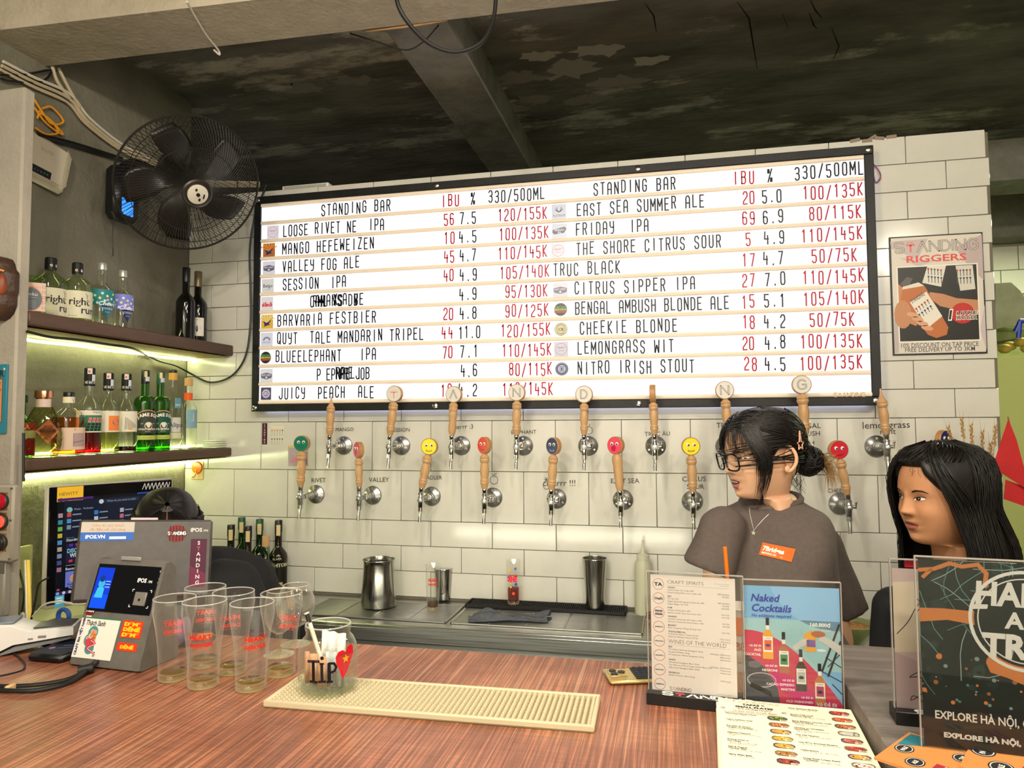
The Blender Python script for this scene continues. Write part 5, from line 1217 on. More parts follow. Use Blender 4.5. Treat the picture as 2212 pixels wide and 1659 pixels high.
b = MB(); b.tube(spline([Vector((P[0].x, -.92, 2.80))] + P + [Vector((P[-1].x + .01, -.82, 2.80))], 8), .0062, 8); tag(b.build('cable', CBK), 'thick black cable hanging in a loop from the beam', 'cable')
P = [at(x, y, Y=-.70) for x, y in ((790, 66), (850, 60), (910, 52), (966, 42))]; b = MB(); b.tube(spline(P, 5), .0045, 6); tag(b.build('cable', mat('bare_wire', '#a8845a', .5)), 'tan cable tucked along the far lower edge of the beam', 'cable')
P = [at(x, y, Y=-.66) for x, y in ((756, 72), (820, 92), (875, 108), (912, 92), (948, 54))]; b = MB(); b.tube(spline(P, 5), .0026, 6); tag(b.build('cable', CBK), 'thin dark wire dangling under the cross beam', 'cable')
P = [at(x, y, Z=2.772) for x, y in ((404, 4), (424, 40), (446, 76), (470, 106))] + [at(474, 118, Z=2.76), at(462, 108, Z=2.765)]; b = MB(); b.tube(spline(P, 5), .0034, 6); tag(b.build('cable', CBW), 'pale cable hanging across the underside of the beam', 'cable')
# black lead from the shelf to the board
P = [at(x, y, X=-.64) for x, y in ((58, 716), (110, 728), (170, 734), (235, 744), (285, 752))] + [at(318, 768, X=-.845), at(345, 780, X=-.850), at(380, 790, X=-.855), at(414, 808, Y=-.012), at(455, 826, Y=-.02), at(500, 812, Y=-.02), at(530, 770, Y=-.02), at(541, 700, Y=-.02), at(541, 620, Y=-.02), at(540, 540, Y=-.02), at(550, 470, Y=-.02), at(575, 400, Y=.0)]
P[0:5] = [Vector((-.640, p.y, min(p.z, 1.834))) for p in P[0:5]]
b = MB(); b.tube(spline(P, 6), .0042, 8); tag(b.build('cable', CBK), 'black lead drooping from the upper shelf to the board', 'cable')
# small lamp box above the board's left end
t = thing('driver_box', 'slim white driver box lying above the board end', 'driver box', (-.33, .06, 2.562)); b = MB(); b.box((0, 0, .012), (.22, .06, .022), .003); b.build('case', M_WHITE_P, t)
b = MB(); b.box((0, -.031, .012), (.20, .002, .012)); b.build('front_plate', mat('grey_plate', '#a8a8a0', .5), t)

# ================================================================== things on the pillar
PY = -1.0402
def pil(px, py): p = at(px, py, Y=PY); return (p.x, PY, p.z)
x, y, z = pil(8, 625)
t = thing('wooden_mask', 'dark carved wooden face mask hanging on the pillar', 'mask', (x, y, z))
MW = noisy('mask_wood', '#4c3527', '#35241b', 14, .45, bump=.3, bscale=60); MR = noisy('mask_red', '#8f4425', '#7a371d', 14, .4); MO = mat('mask_orange', '#d07f33', .45)
v = []; f = []; NA, NB = 28, 20
OUT = [(0, .088), (.030, .086), (.044, .070), (.050, .052), (.064, .042), (.064, -.012), (.058, -.022), (.058, -.050), (.046, -.072), (.024, -.088), (0, -.091)]
def half(zq):
  for (xa, za), (xb, zb) in zip(OUT, OUT[1:]):
    if zb <= zq <= za: return xa + (xb - xa) * (za - zq) / (za - zb + 1e-9)
  return .01
for i in range(NA + 1):
  zz = .088 - .178 * i / NA; h = max(half(zz), .012)
  for j in range(NB + 1):
    u = -1 + 2 * j / NB; d = .050 * (1 - abs(u) ** 2.6)
    d += .020 * math.exp(-(u * h / .012) ** 2) * max(0, min(1, (.06 - zz) / .03)) * (1 if zz > -.022 else 0)
    d += .012 * math.exp(-((zz + .046) / .012) ** 2 - (u * h / .028) ** 2) - .010 * math.exp(-((zz - .030) / .014) ** 2 - ((abs(u) * h - .030) / .014) ** 2)
    v.append((u * h, -d, zz))
for i in range(NA):
  for j in range(NB): a = i * (NB + 1) + j; f.append((a, a + 1, a + NB + 2, a + NB + 1))
b = MB(); b.add(v, f); b.build('carved_face', MW, t, smooth=180, fix=False).modifiers.new('s', 'SOLIDIFY').thickness = .004
for sx in (-1, 1):
  b = MB(); b.M = Matrix.Translation((sx * .040, -.040, .006)) @ Matrix.Rotation(sx * .5, 4, 'Z'); b.ball((0, .004, 0), .030, 14, 10, (.55, .32, 1.05)); b.build('red_cheek', MR, t)
  b = MB(); b.tube([(sx * .016, -.056, .046), (sx * .018, -.056, .030), (sx * .010, -.066, -.010), (sx * .006, -.068, -.020)], .0032, 6); b.tube([(sx * .016, -.056, .046), (sx * .034, -.050, .048), (sx * .048, -.036, .044)], .0032, 6); b.build('orange_line', MO, t)
  b = MB(); b.ball((sx * .031, -.047, .030), .008, 12, 6, (1.2, .5, .5)); b.build('eye', mat('mask_eye', '#d8cdb4', .4), t)
  b = MB(); b.torus((sx * .006, -.0705, -.022), .0042, .0014, 14, 6, 'y'); b.build('nose_ring', MO, t)
b = MB(); b.ball((0, -.056, -.047), .018, 16, 8, (1.2, .45, .55)); b.build('teeth', mat('mask_teeth', '#b5ad6c', .5), t)
b = MB(); b.torus((0, -.054, -.047), .022, .004, 20, 6, 'y', 1.1, 1) if False else b.tube([(.024 * cos(q * pi / 8), -.054 + .006 * abs(cos(q * pi / 8)), -.047 + .013 * sin(q * pi / 8)) for q in range(17)], .004, 6); b.build('lips', MW, t)
t.scale = (.84, 1, 1)
x, y, z = pil(-18, 862)
t = thing('tin_sign', 'blue tin sign with tan centre panel on the pillar', 'sign', (x, y, z))
b = MB(); b.box((0, -.004, 0), (.118, .006, .200), .001); b.build('plate', mat('sign_blue', '#2f7e93', .45), t)
s = Sheet(); s.rect(-.05, -.068, .046, .058, '#6d3f28', 1); s.rect(-.048, -.066, .044, .056, '#c98f5e', 2); s.text('BEER', .050, .064, .026, '#3a2a1c', 3, 'R', .03); s.text('CRAFT', .040, .040, .012, '#3a2a1c', 3, 'R'); s.text('IT US', .041, .022, .012, '#3a2a1c', 3, 'R'); s.ring(.022, -.028, .016, .003, '#6d3f28', 3, 8)
s.circle(.050, .086, .0035, '#d8d4cc', 3, 10); s.build('print', t, 'xz', (0, -.0072, 0))
x, y, z = pil(-2, 1127)
t = thing('switch_panel', 'grey steel control panel with red lamp and round buttons', 'control panel', (x, y, z))
PAN = noisy('grey_panel', '#a39c8d', '#948d7e', 8, .5); b = MB(); b.box((0, -.014, 0), (.155, .028, .215), .006); b.build('box', PAN, t)
b = MB(); b.box((0, -.012, -.185), (.100, .022, .150), .004); b.build('lower_box', mat('grey_box', '#8d877b', .5), t); b = MB(); b.box((0, -.0235, -.125), (.098, .002, .03)); b.build('lower_band', mat('dark_grey_band', '#5f5c54', .5), t)
TB = noisy('rusty_plate', '#8a5f28', '#6e4a1e', 12, .5)
for k, (zz, c, est, rr) in enumerate(((.062, '#a01222', .35, .022), (.006, '#ff4a36', .9, .017), (-.052, '#23211f', 0, .021))):
  b = MB(); b.box((.036, -.029, zz), (.046, .003, .050), .001); pl = b.build('legend_plate', TB, t)
  b = MB(); b.M = Matrix.Translation((.040, -.028, zz)) @ Matrix.Rotation(pi / 2, 4, 'X'); b.lathe([(.0240, 0), (.0240, .008), (.0215, .010), (.0205, .006)], 28); b.build('bezel', mat('bezel_dark', '#2e2a28', .35), t)
  b = MB(); b.M = Matrix.Translation((.040, -.028, zz)) @ Matrix.Rotation(pi / 2, 4, 'X'); b.lathe([(rr, .004), (rr, .014 if k != 1 else .008), (rr * .85, .022 if k == 0 else .016 if k == 2 else .010), (.001, .027 if k == 0 else .018 if k == 2 else .0105)], 26)
  b.build('lamp' if k < 2 else 'button', mat(['red_lens', 'lit_red_button', 'black_button'][k], c, .15, emit=c if est else None, estr=est), t)
for sx, sz in ((-1, 1), (1, 1), (1, -1), (1, .1)): b = MB(); b.M = Matrix.Translation((.071 * sx, -.028, .098 * sz)) @ Matrix.Rotation(pi / 2, 4, 'X'); b.lathe([(.0035, 0), (.003, .002), (.001, .0025)], 10); b.build('screw', M_CHROME_DULL, t)
s = Sheet(); s.text('Dome', .012, -.094, .012, '#b8824a', 1, 'L', .01, .2); s.build('print', t, 'xz', (0, -.0283, 0))
P = [at(51, y, Y=-1.046) for y in (935, 980, 1040)]; b = MB(); b.tube(P, .004, 7); tag(b.build('cable', CBK), 'dark lead running down the pillar edge to the control panel', 'cable')

# ================================================================== low shelf in the alcove, monitor and its neighbours
t = thing('low_cabinet', 'low white counter in the alcove carrying the monitor', 'cabinet', (-.665, -.77, 0)); b = MB(); b.box((0, 0, .925), (.40, .56, .03), .003); b.build('worktop', mat('pale_worktop', '#c9c7a8', .4), t); b = MB(); b.box((-.02, .0, .455), (.34, .50, .91)); b.build('body', mat('cabinet_body', '#8a8672', .6), t)
MZ = .9405
tl = at(100, 1050, D=2.10); tr = at(376, 1032, Z=tl.z)
mdir = Vector((tr.x - tl.x, tr.y - tl.y, 0)); mwid = mdir.length; mdir.normalize(); ctr = tl + mdir * (mwid / 2)
t = thing('monitor', 'large silver-edged computer monitor showing a dark music app', 'monitor', (ctr.x, ctr.y, MZ), atan2(mdir.y, mdir.x)); MH = tl.z - MZ
b = MB(); b.box((0, .012, (MH + .065) / 2 + .0), (mwid, .020, MH - .065), .009); b.build('case', mat('silver_case', '#b9b7a6', .35, .3), t)
b = MB(); b.box((0, .0, (MH + .075) / 2), (mwid - .016, .006, MH - .085), .002); b.build('bezel', mat('black_bezel', '#0b0b0e', .12), t)
b = MB(); b.box((0, .05, .045), (.10, .012, .09), .003); b.box((0, .03, .004), (.36, .16, .008), .003); b.box((-.235, .018, .035), (.012, .02, .07), .005); b.build('stand', mat('silver_case', '#b9b7a6', .35, .3), t)
s = Sheet(); zx0, zx1, z0, z1 = -mwid / 2 + .030, mwid / 2 - .022, .105, MH - .040; Wd, Hd = zx1 - zx0, z1 - z0
def U(u): return zx0 + Wd * u
def V(v): return z0 + Hd * v
s.rect(zx0, z0, zx1, z1, '#10131c', 1); s.rect(U(.055), V(.30), U(1), V(.97), '#1b2436', 2); s.rect(U(.055), V(.30), U(1), V(.55), '#141722', 3); s.rect(zx0, V(0), zx1, V(.035), '#4a2a6e', 3); s.rect(U(0), V(.975), U(.3), V(1.0), '#5a2f80', 3); s.rect(U(.70), V(.985), U(1), V(1.0), '#2f62c8', 3)
s.rect(U(.36), V(.915), U(.72), V(.955), '#2a3346', 4); s.text('What do you want to play?', U(.42), V(.926), .008, '#b8c4d8', 5); s.circle(U(.37), V(.935), .007, '#e8f0f8', 5, 12); s.circle(U(.94), V(.945), .006, '#e86a50', 5, 10)
for k, c in enumerate(('#c8a0b0', '#3fa0b4', '#7fc85a', '#d8c84a', '#5aa0d8', '#c8b49a', '#8a9ac8', '#4a5a8a', '#b87a9a')): s.rect(U(.008), V(.80 - .07 * k), U(.045), V(.845 - .07 * k), c, 4)
s.circle(U(.10), V(.875), .008, '#8fd8d0', 5, 14); s.text('Music   Podcasts', U(.14), V(.868), .008, '#c0cad8', 5)
for r in range(3):
  for q in range(4):
    c = ['#e8584a', '#3f8fe0', '#c8c8d0', '#d85a9a', '#58a8d8', '#e0e0e8', '#e07a8a', '#b8a0d0', '#8aa0b8', '#4ac0e0', '#d0a0a8', '#c05a70'][(r * 4 + q)]
    s.rect(U(.08 + .23 * q), V(.80 - .065 * r), U(.115 + .23 * q), V(.845 - .065 * r), c, 5); s.rect(U(.125 + .23 * q), V(.815 - .065 * r), U(.20 + .23 * q), V(.828 - .065 * r), '#9aa8c0', 5)
s.text('Made for', U(.08), V(.575), .006, '#8a94a8', 5); s.text('Standing', U(.08), V(.545), .011, '#dfe6f0', 5, 'L', .02)
for q, (c, c2) in enumerate((('#2a2440', '#e8405a'), ('#1f4a6a', '#58d0e0'), ('#2a3a5a', '#58a8d8'), ('#3a2a4a', '#c87ae0'))):
  x = U(.08 + .23 * q); s.rect(x, V(.315), x + Wd * .20, V(.52), c, 5)
  if q == 0:
    s.text('DISCOVER', x + .003, V(.425), .017, '#8fe0f0', 7, 'L', .03, fit=Wd * .185); s.text('WEEKLY', x + .010, V(.375), .017, '#e8f0ff', 7, 'L', .03, fit=Wd * .15)
    for j in range(10): s.rect(x + .008 + .018 * (j % 5), V(.325 + .165 * (j // 5)), x + .018 + .018 * (j % 5), V(.35 + .165 * (j // 5)), ['#e8405a', '#5a40c8'][j % 2], 6)
  else: s.circle(x + Wd * .1, V(.41), .022, c2, 6, 16)
s.rect(U(.08), V(.29), U(.26), V(.298), '#8a94a8', 5); s.text('Recommended Stations', U(.08), V(.245), .011, '#cfe0f0', 5, 'L', .03)
for q, c in enumerate(('#7d88e0', '#b079e0', '#6aa0e0', '#e0a07a')):
  x = U(.08 + .23 * q); s.rect(x, V(.07), x + Wd * .20, V(.23), c, 5); s.circle(x + Wd * .07, V(.155), .012, '#e0a890', 6, 12); s.circle(x + Wd * .11, V(.155), .016, '#3a3a44', 7, 14); s.text('Radio', x + .006, V(.085), .010, '#2f3a80', 6, 'L', .02)
s.text('Rapitalk', U(.11), V(.052), .007, '#d0d8e4', 5); s.rect(U(.012), V(.045), U(.035), V(.065), '#c05a70', 5)
for k in range(9): s.circle(U(.02 + .05 * k), V(.017), .0045, ['#8fc8f8', '#e8e8f0', '#d8d0e8', '#e8e0f0', '#b0b8d0', '#3f8fe8', '#5ad0c8', '#e8e8f0', '#c85a50'][k], 5, 10)
o = s.build('screen', t, 'xz', (0, -.0034, 0), emis=.62)
s = Sheet(); s.rect(-mwid / 2 + .028, MH - .050, -mwid / 2 + .100, MH - .006, '#e2b32e', 1); s.text('HEWITT', -mwid / 2 + .034, MH - .032, .014, '#8a7a2a', 2, 'L', .02); s.circle(-mwid / 2 + .038, MH - .044, .006, '#1a1a1a', 2, 5); s.build('yellow_sticker', t, 'xz', (0, -.0034, 0)); s = Sheet(); s.rect(-mwid / 2 + .030, .070, -mwid / 2 + .055, .104, '#4fb4e4', 1)
for k in range(3): s.rect(-mwid / 2 + .034, .080 + .007 * k, -mwid / 2 + .051, .084 + .007 * k, '#dff0f8', 2)
s.build('blue_sticker', t, 'xz', (0, -.0034, 0)); s = Sheet()
for k in range(7): s.stroke([(mwid / 2 - .105 + .012 * k, MH - .030), (mwid / 2 - .098 + .012 * k, MH - .012), (mwid / 2 - .094 + .012 * k, MH - .032), (mwid / 2 - .088 + .012 * k, MH - .014)], .0022, '#c8c8c8', 1)
s.build('scrawled_sticker', t, 'xz', (0, -.0034, 0))
# stuff beside the monitor
P = [at(58 + q, y, Y=-.98) for q, y in ((0, 1210), (2, 1260), (3, 1300), (4, 1336))]
t = thing('led_reel', 'yellow and white coiled light strip hanging under the control panel', 'light strip', tuple(P[-1])); off = P[-1]
for dx, m, nm in ((-.004, mat('white_tape', '#e8e4d0', .5), 'white_tape'), (.004, mat('yellow_tape', '#d8b43c', .5, emit='#e8d070', estr=.25), 'yellow_tape')):
  b = MB(); b.tube([p - off + Vector((dx, 0, 0)) for p in spline(P, 4)], .0052, 6); b.build(nm, m, t)
bagp = at(92, 1130, X=-.80); t = thing('plastic_bag', 'clear crumpled plastic bag hanging on the wall behind the monitor', 'bag', (-.868, bagp.y - .02, 1.02)); v = []; f = []
for i in range(14):
  for j in range(12):
    u, w = i / 13, j / 11; wd = .20 * (.55 + .45 * sin(pi * min(1, .25 + w * .8)))
    v.append((.012 + .045 * sin(pi * u) * (1 - .6 * w) + .016 * noise.noise(Vector((u * 5, w * 6, 2))), (u - .5) * wd, w * .33))
for i in range(13):
  for j in range(11): a = i * 12 + j; f.append((a, a + 12, a + 13, a + 1))
b = MB(); b.add(v, f); b.build('film', clear('bag_film', '#eef2dc', .8, gloss=.8, rough=.12), t, smooth=180, fix=False)
b = MB(); b.box((.012, -.01, .075), (.016, .085, .13), .001); b.build('paper_inside', mat('bag_paper', '#d8d4b0', .7), t)
for k, P in enumerate(([(66, 1344), (76, 1300), (84, 1262), (104, 1248)], [(70, 1332), (96, 1306), (130, 1300), (170, 1306), (196, 1300)], [(42, 1230), (52, 1280), (46, 1330)])):
  q = [at(x, y, Y=-.985) for x, y in P]; b = MB(); b.tube(spline(q, 6), .0028, 6); tag(b.build('cable', CBK if k != 1 else CBW), ['thin black cable from under the panel to the monitor', 'pale cable lying before the monitor foot', 'dark cable hanging below the control panel'][k], 'cable', 'cables around the monitor foot')

# ================================================================== payment terminals on the bar
POSG = noisy('pos_grey', '#77736d', '#6c6963', 40, .42, metal=.2); POSD = noisy('pos_taupe', '#4d4845', '#45413e', 40, .42, metal=.15); POSB = mat('pos_black_glass', '#0a0a0c', .07)
fl = at(158, 1430, Z=1.045); frt = at(303, 1449, Z=1.045); ang = atan2(frt.y - fl.y, frt.x - fl.x)
wid = (frt - fl).length; t = thing('customer_terminal', 'grey wedge-shaped payment terminal with blue screen and stickers', 'payment terminal', ((fl.x + frt.x) / 2, (fl.y + frt.y) / 2, 1.0402), ang + .03)
PH, D0, D1 = .212, .006, .062
prof = [(0, .0), (-.006, .004), (-.003, .020), (D1, PH), (D1 + .012, PH + .002), (D1 + .030, PH - .010), (.105, .0)]
b = MB()
for x0, x1 in ((-wid / 2, wid / 2),):
  R = []
  for xx, sc in ((x0, .985), (x0 + .003, 1), (x1 - .003, 1), (x1, .985)): R.append([(xx, y if sc == 1 else (y - .05) * sc + .05, z if sc == 1 else max(0, (z - .1) * sc + .1)) for y, z in prof])
  b.rings(R)
b.build('body', POSG, t, smooth=30)
SL = atan2(D1 + .003, PH - .020); FM = Matrix.Translation((0, -.003, .020)) @ Matrix.Rotation(-SL, 4, 'X'); FL = sqrt((D1 + .003) ** 2 + (PH - .020) ** 2); hw = wid / 2
b = MB(); b.M = FM; b.box((.0, -.0008, FL - .060), (wid - .014, .002, .100), .001); pg = b.build('black_glass', POSB, t)
s = Sheet(); s.rect(-hw + .012, FL - .104, -hw + .055, FL - .018, '#123fd8', 1); s.rect(-hw + .012, FL - .104, -hw + .055, FL - .075, '#0f56f0', 2); s.circle(-hw + .030, FL - .052, .009, '#3fb8e0', 3, 14); s.circle(-hw + .029, FL - .042, .007, '#103a8a', 4, 12); s.poly([(-hw + .018, FL - .082), (-hw + .040, FL - .082), (-hw + .040, FL - .062), (-hw + .030, FL - .056), (-hw + .022, FL - .062)], '#48c4e8', 3)
for k in range(3): s.rect(-hw + .040, FL - .048 - .006 * k, -hw + .053, FL - .046 - .006 * k, '#9ac8ff', 3)
o = s.build('blue_screen', pg, emis=1.1); o.matrix_local = FM @ Matrix.Translation((0, -.0022, 0))
s = Sheet(); s.text('iPOS', hw - .060, FL - .044, .012, '#e8e8ea', 1, 'L', .04); s.text('.VN', hw - .032, FL - .044, .007, '#e8e8ea', 1, 'L', .03)
for sx, sz in ((0, 0), (1, 0), (0, 1), (1, 1)):
  x, zz = hw - .066 + .046 * sx, FL - .096 + .036 * sz; s.rect(x, zz, x + .005, zz + .0014, '#f0f0f0', 1); s.rect(x + (.0036 if sx else 0), zz - (.004 if sz else 0), x + .0014 + (.0036 if sx else 0), zz + (0 if sz else .005), '#f0f0f0', 1)
s.build('print', pg).matrix_local = FM @ Matrix.Translation((0, -.0022, 0))
b = MB(); b.M = FM; b.box((hw - .040, -.003, FL - .078), (.030, .004, .028), .001); sc_ = b.build('scanner_block', mat('scanner_grey', '#8a8680', .4, .3), t)
b = MB(); b.M = FM @ Matrix.Translation((hw - .040, -.0052, FL - .080)) @ Matrix.Rotation(pi / 2, 4, 'X'); b.lathe([(.0026, 0), (.0026, .001), (.0018, .0005)], 14); b.build('lens', M_BLACK, sc_)
s = Sheet()
s.rect(-hw + .002, -.002, hw * .16, .080, '#e6e2d8', 2); s.rect(-hw + .002, .0775, hw * .16, .080, '#2f7a5a', 3); s.text('CRAFT BIA VIỆT NAM', -hw + .012, .002, .0078, '#26246a', 4, 'L', .05, rot=pi / 2); s.ring(-hw + .009, .073, .003, .001, '#d8502c', 4, 5)
s.text('Thạch Sanh', -hw + .016, .064, .0145, '#1c1a1e', 4, 'L', .02, .15, fit=.052)
s.circle(-hw + .042, .050, .013, '#3f8f94', 4, 18); s.circle(-hw + .036, .034, .013, '#3f8f94', 4, 18); s.circle(-hw + .043, .018, .012, '#3f8f94', 4, 18)
for (x, zz, r, c) in ((.040, .052, .005, '#d89a7a'), (.047, .050, .0055, '#d89a7a'), (.045, .042, .008, '#d8762c'), (.038, .042, .006, '#e0b890'), (.048, .036, .006, '#e0a080'), (.036, .030, .008, '#c8404a'), (.031, .038, .004, '#e08a90')): s.circle(-hw + x, zz, r, c, 5, 12)
s.stroke([(-hw + .030 + .010 * (1 + sin(k * .8)) + .0012 * k, .034 - .0028 * k) for k in range(11)], [.008 - .0005 * k for k in range(11)], '#c03a48', 6); s.stroke([(-hw + .032 + .010 * (1 + sin(k * .8)) + .0012 * k, .034 - .0028 * k) for k in range(11)], .0012, '#f0c8c0', 7)
s.rect(-hw + .056, .003, -hw + .061, .012, '#2a2860', 5); s.circle(-hw + .0585, .006, .0016, '#f0f0f0', 6, 8)
s.build('poster_sticker', t).matrix_local = FM @ Matrix.Translation((0, -.0006, 0)); s = Sheet(); s.rect(hw * .24, .046, hw * .82, .080, '#e03a1c', 2)
for k, w_ in enumerate(('D*M*', 'DĔNĔ', 'D*M*')): s.text(w_, hw * .53, .0695 - .0105 * k, .0095, '#f6c81e', 4, 'C', .07, fit=hw * .48)
s.build('yellow_lettered_sticker', t).matrix_local = FM @ Matrix.Translation((0, -.0006, 0)); s = Sheet(); s.rect(hw * .24, .020, hw * .80, .036, '#e03a1c', 2); s.text('DĔNĔ', hw * .52, .0245, .008, '#f6c81e', 4, 'C', .07, fit=hw * .38)
s.build('yellow_lettered_sticker', t).matrix_local = FM @ Matrix.Translation((0, -.0006, 0)); s = Sheet(); s.circle(-hw + .018, .094, .013, '#6e2426', 2, 24); s.rect(-hw + .006, .089, -hw + .031, .098, '#1c1818', 3); logo(s, -hw + .0075, .0905, .021, .006, '#e8e4e0', '#1c1818', '#d8484c', .0012, 4, True); s.rect(-hw + .012, .080, -hw + .026, .083, '#d8ccb8', 3)
s.build('round_sticker', t).matrix_local = FM @ Matrix.Translation((0, -.0006, 0))
b = MB(); b.box((0, .060, PH + .005), (.052, .004, .008), .001); b.build('top_tab', mat('clear_tab', '#9a9894', .3), t)

sc0 = at(316, 1206, D=1.66); t = thing('staff_screen', 'grey back of a tilted staff till screen with bar stickers', 'till screen', tuple(sc0)); n_ = (CAM - sc0); n_.normalize(); n_ = (n_ + Vector((.10, 0, .25))).normalized()
xx = AR * cos(radians(8)) + AU * sin(radians(8)); Fm = frame(sc0, n_, xx); t.matrix_world = Fm
t.matrix_basis = Fm
b = MB(); b.box((0, 0, -.008), (.285, .186, .016), .006); b.build('back_shell', POSD, t); b = MB(); b.box((0, 0, -.0165), (.275, .176, .003), .001); b.build('screen_glass', POSB, t)
b = MB(); b.box((.02, -.10, -.03), (.09, .07, .03), .006); b.build('stand_arm', POSD, t)
s = Sheet(); s.rect(-.138, .042, -.030, .086, '#b6aea2', 1); s.rect(-.138, .042, -.030, .062, '#2f5fb0', 2); s.text('Cảm ơn quý khách', -.084, .0755, .0085, '#b87a5a', 3, 'C'); s.text('đã đến với cửa hàng', -.084, .0655, .0085, '#b87a5a', 3, 'C'); s.text('iPOS.VN', -.128, .048, .011, '#e8eefc', 3, 'L', .04); s.rect(-.080, .046, -.046, .052, '#e8ecf4', 3)
s.build('notice_sticker', t, 'xy', (0, 0, .0004)); s = Sheet(); s.circle(.062, .058, .021, '#7e2220', 1, 28)
for k in range(5): s.rect(.046 + .007 * k, .062, .048 + .007 * k, .076, '#1c1818', 2); s.rect(.046 + .007 * k, .040, .048 + .007 * k, .052, '#1c1818', 2)
s.rect(.041, .052, .083, .064, '#241c1c', 3); logo(s, .0425, .0545, .039, .0075, '#eeeae6', '#241c1c', '#d8484c', .0015, 4, True)
s.build('round_sticker', t, 'xy', (0, 0, .0004)); s = Sheet(); s.text('iPOS', .092, .062, .013, '#c8c4c0', 1, 'L', .04); s.text('.VN', .119, .062, .008, '#c8c4c0', 1, 'L', .02)
s.build('maker_print', t, 'xy', (0, 0, .0004)); s = Sheet(); s.rect(.094, -.070, .130, .044, '#4a1730', 1); s.poly([(.094, -.02), (.130, -.04), (.130, -.07), (.094, -.07)], '#6a2040', 2)
for k, ch in enumerate('STANDING'):
  c = '#d8c8cc' if ch != 'T' else '#b04a60'; s.text(ch, .112, .030 - .0135 * k, .0125, c, 3, 'C', .03)
s.build('upright_sticker', t, 'xy', (0, 0, .0004)); b = MB(); b.box((.03 - .04, .094, -.006), (.058, .006, .012), .001); b.build('paper_roll_edge', mat('receipt_pink', '#c8aeb4', .6), t)

# handheld card reader at the left edge
t = thing('card_reader', 'white handheld card reader lying at the bar edge', 'card reader', (0, 0, 1.0402)); a_ = at(-20, 1362, Z=1.09); b_ = at(168, 1352, Z=1.085); ctr = (a_ + b_) / 2; ex = b_ - a_
t.location = (ctr.x, ctr.y, 1.0402); t.rotation_euler = (0, 0, atan2(ex.y, ex.x)); L = ex.length
WR = mat('reader_white', '#dcdad6', .35); GR = mat('reader_grey', '#77777a', .45)
def hull(P, w, y0=0.0):
  b = MB(); R = []
  for yy, sc in ((-w / 2, .90), (-w / 2 + .004, 1), (w / 2 - .004, 1), (w / 2, .90)):
    cx = sum(p[0] for p in P) / len(P); cz = sum(p[1] for p in P) / len(P); R.append([(cx + (x - cx) * sc, yy + y0, cz + (z - cz) * sc) for x, z in P])
  return b.rings(R)
hull([(-L * .62, .030), (-L * .5, .070), (-L * .20, .066), (L * .02, .050), (L * .50, .052), (L * .5, .034), (L * .05, .026), (-L * .18, .022), (-L * .40, .004), (-L * .60, .006)], .078).build('shell', WR, t)
hull([(-L * .58, .0), (-L * .40, .0), (-L * .17, .018), (L * .05, .022), (L * .48, .031), (L * .46, .026), (L * .05, .014), (-L * .15, .008), (-L * .38, -.0005), (-L * .58, -.0005)], .074).build('grip', GR, t)
b = MB(); b.box((-L * .34, 0, .0705), (L * .30, .062, .004), .001); b.build('screen', mat('reader_screen', '#7d8894', .12), t); b = MB(); b.box((L * .24, .004, .0535), (L * .44, .056, .003), .001); b.build('printer_lid', mat('reader_lid', '#44454a', .3), t)
b = MB(); b.box((L * .15, -.0398, .037), (.016, .002, .005), .0008); b.box((L * .02, -.0398, .034), (.010, .002, .003), .0006); b.build('side_buttons', GR, t)
# black wallet-like pad, adapter and cables
pc = at(150, 1405, Z=1.05); t = thing('card_wallet', 'black padded wallet lying behind the payment terminal', 'wallet', (pc.x - .01, pc.y, 1.0402), ang + .1); b = MB(); b.box((0, 0, .009), (.090, .115, .017), .006); b.build('cover', M_BLACK, t); s = Sheet(); s.rect(-.042, -.05, .042, .04, '#1f2534', 1); s.circle(-.022, -.014, .007, '#9a6a90', 2, 8); s.stroke([(-.01, .005), (.03, .02)], .002, '#8a9ac0', 2); s.stroke([(-.01, -.012), (.034, .004)], .002, '#6a7aa0', 2); s.build('cover_print', t, 'xy', (0, 0, .0176))
CBM = mat('matte_black_cable', '#1a1a1b', .5)
J = at(188, 1445, Z=1.05)
P = [at(205, 1428, Z=1.055), J, at(150, 1466, Z=1.046), at(90, 1478, Z=1.046), at(30, 1482, Z=1.046), at(-30, 1482, Z=1.046)]; P2 = [at(212, 1428, Z=1.055), J + Vector((.004, 0, 0)), at(150, 1474, Z=1.046), at(85, 1490, Z=1.046), at(30, 1492, Z=1.046), at(-30, 1488, Z=1.046)]
t = thing('cable_pair', 'two thick black cables tied together leading from the payment terminal', 'cable', (J.x, J.y, 1.0402)); off = Vector((J.x, J.y, 1.0402))
for q in (P, P2): b = MB(); b.tube([p - off for p in spline(q, 7)], .0042, 8); b.build('cord', CBM, t)
b = MB(); b.tube([(.010, .006, .011), (-.012, -.010, .008)], .010, 12); b.build('joint_block', CBM, t); q = at(22, 1486, Z=1.046) - off; b = MB(); b.box((q.x, q.y, q.z), (.010, .022, .013), .003); b.build('tan_tie', mat('tan_tape', '#c9a878', .6), t)
P = [at(x, y, Z=1.0435) for x, y in ((2, 1400), (30, 1412), (52, 1430), (50, 1446), (20, 1456), (-20, 1464))]; b = MB(); b.tube(spline(P, 7), .0018, 6); tag(b.build('cable', CBM), 'thin black cable curling on the bar below the card reader', 'cable')
P = [at(x, y, Z=1.047) for x, y in ((95, 1392), (110, 1398), (130, 1396), (160, 1392))]; b = MB(); b.tube(spline(P, 4), .0055, 8); tag(b.build('cable', CBM), 'short thick black cable end beside the wallet', 'cable')
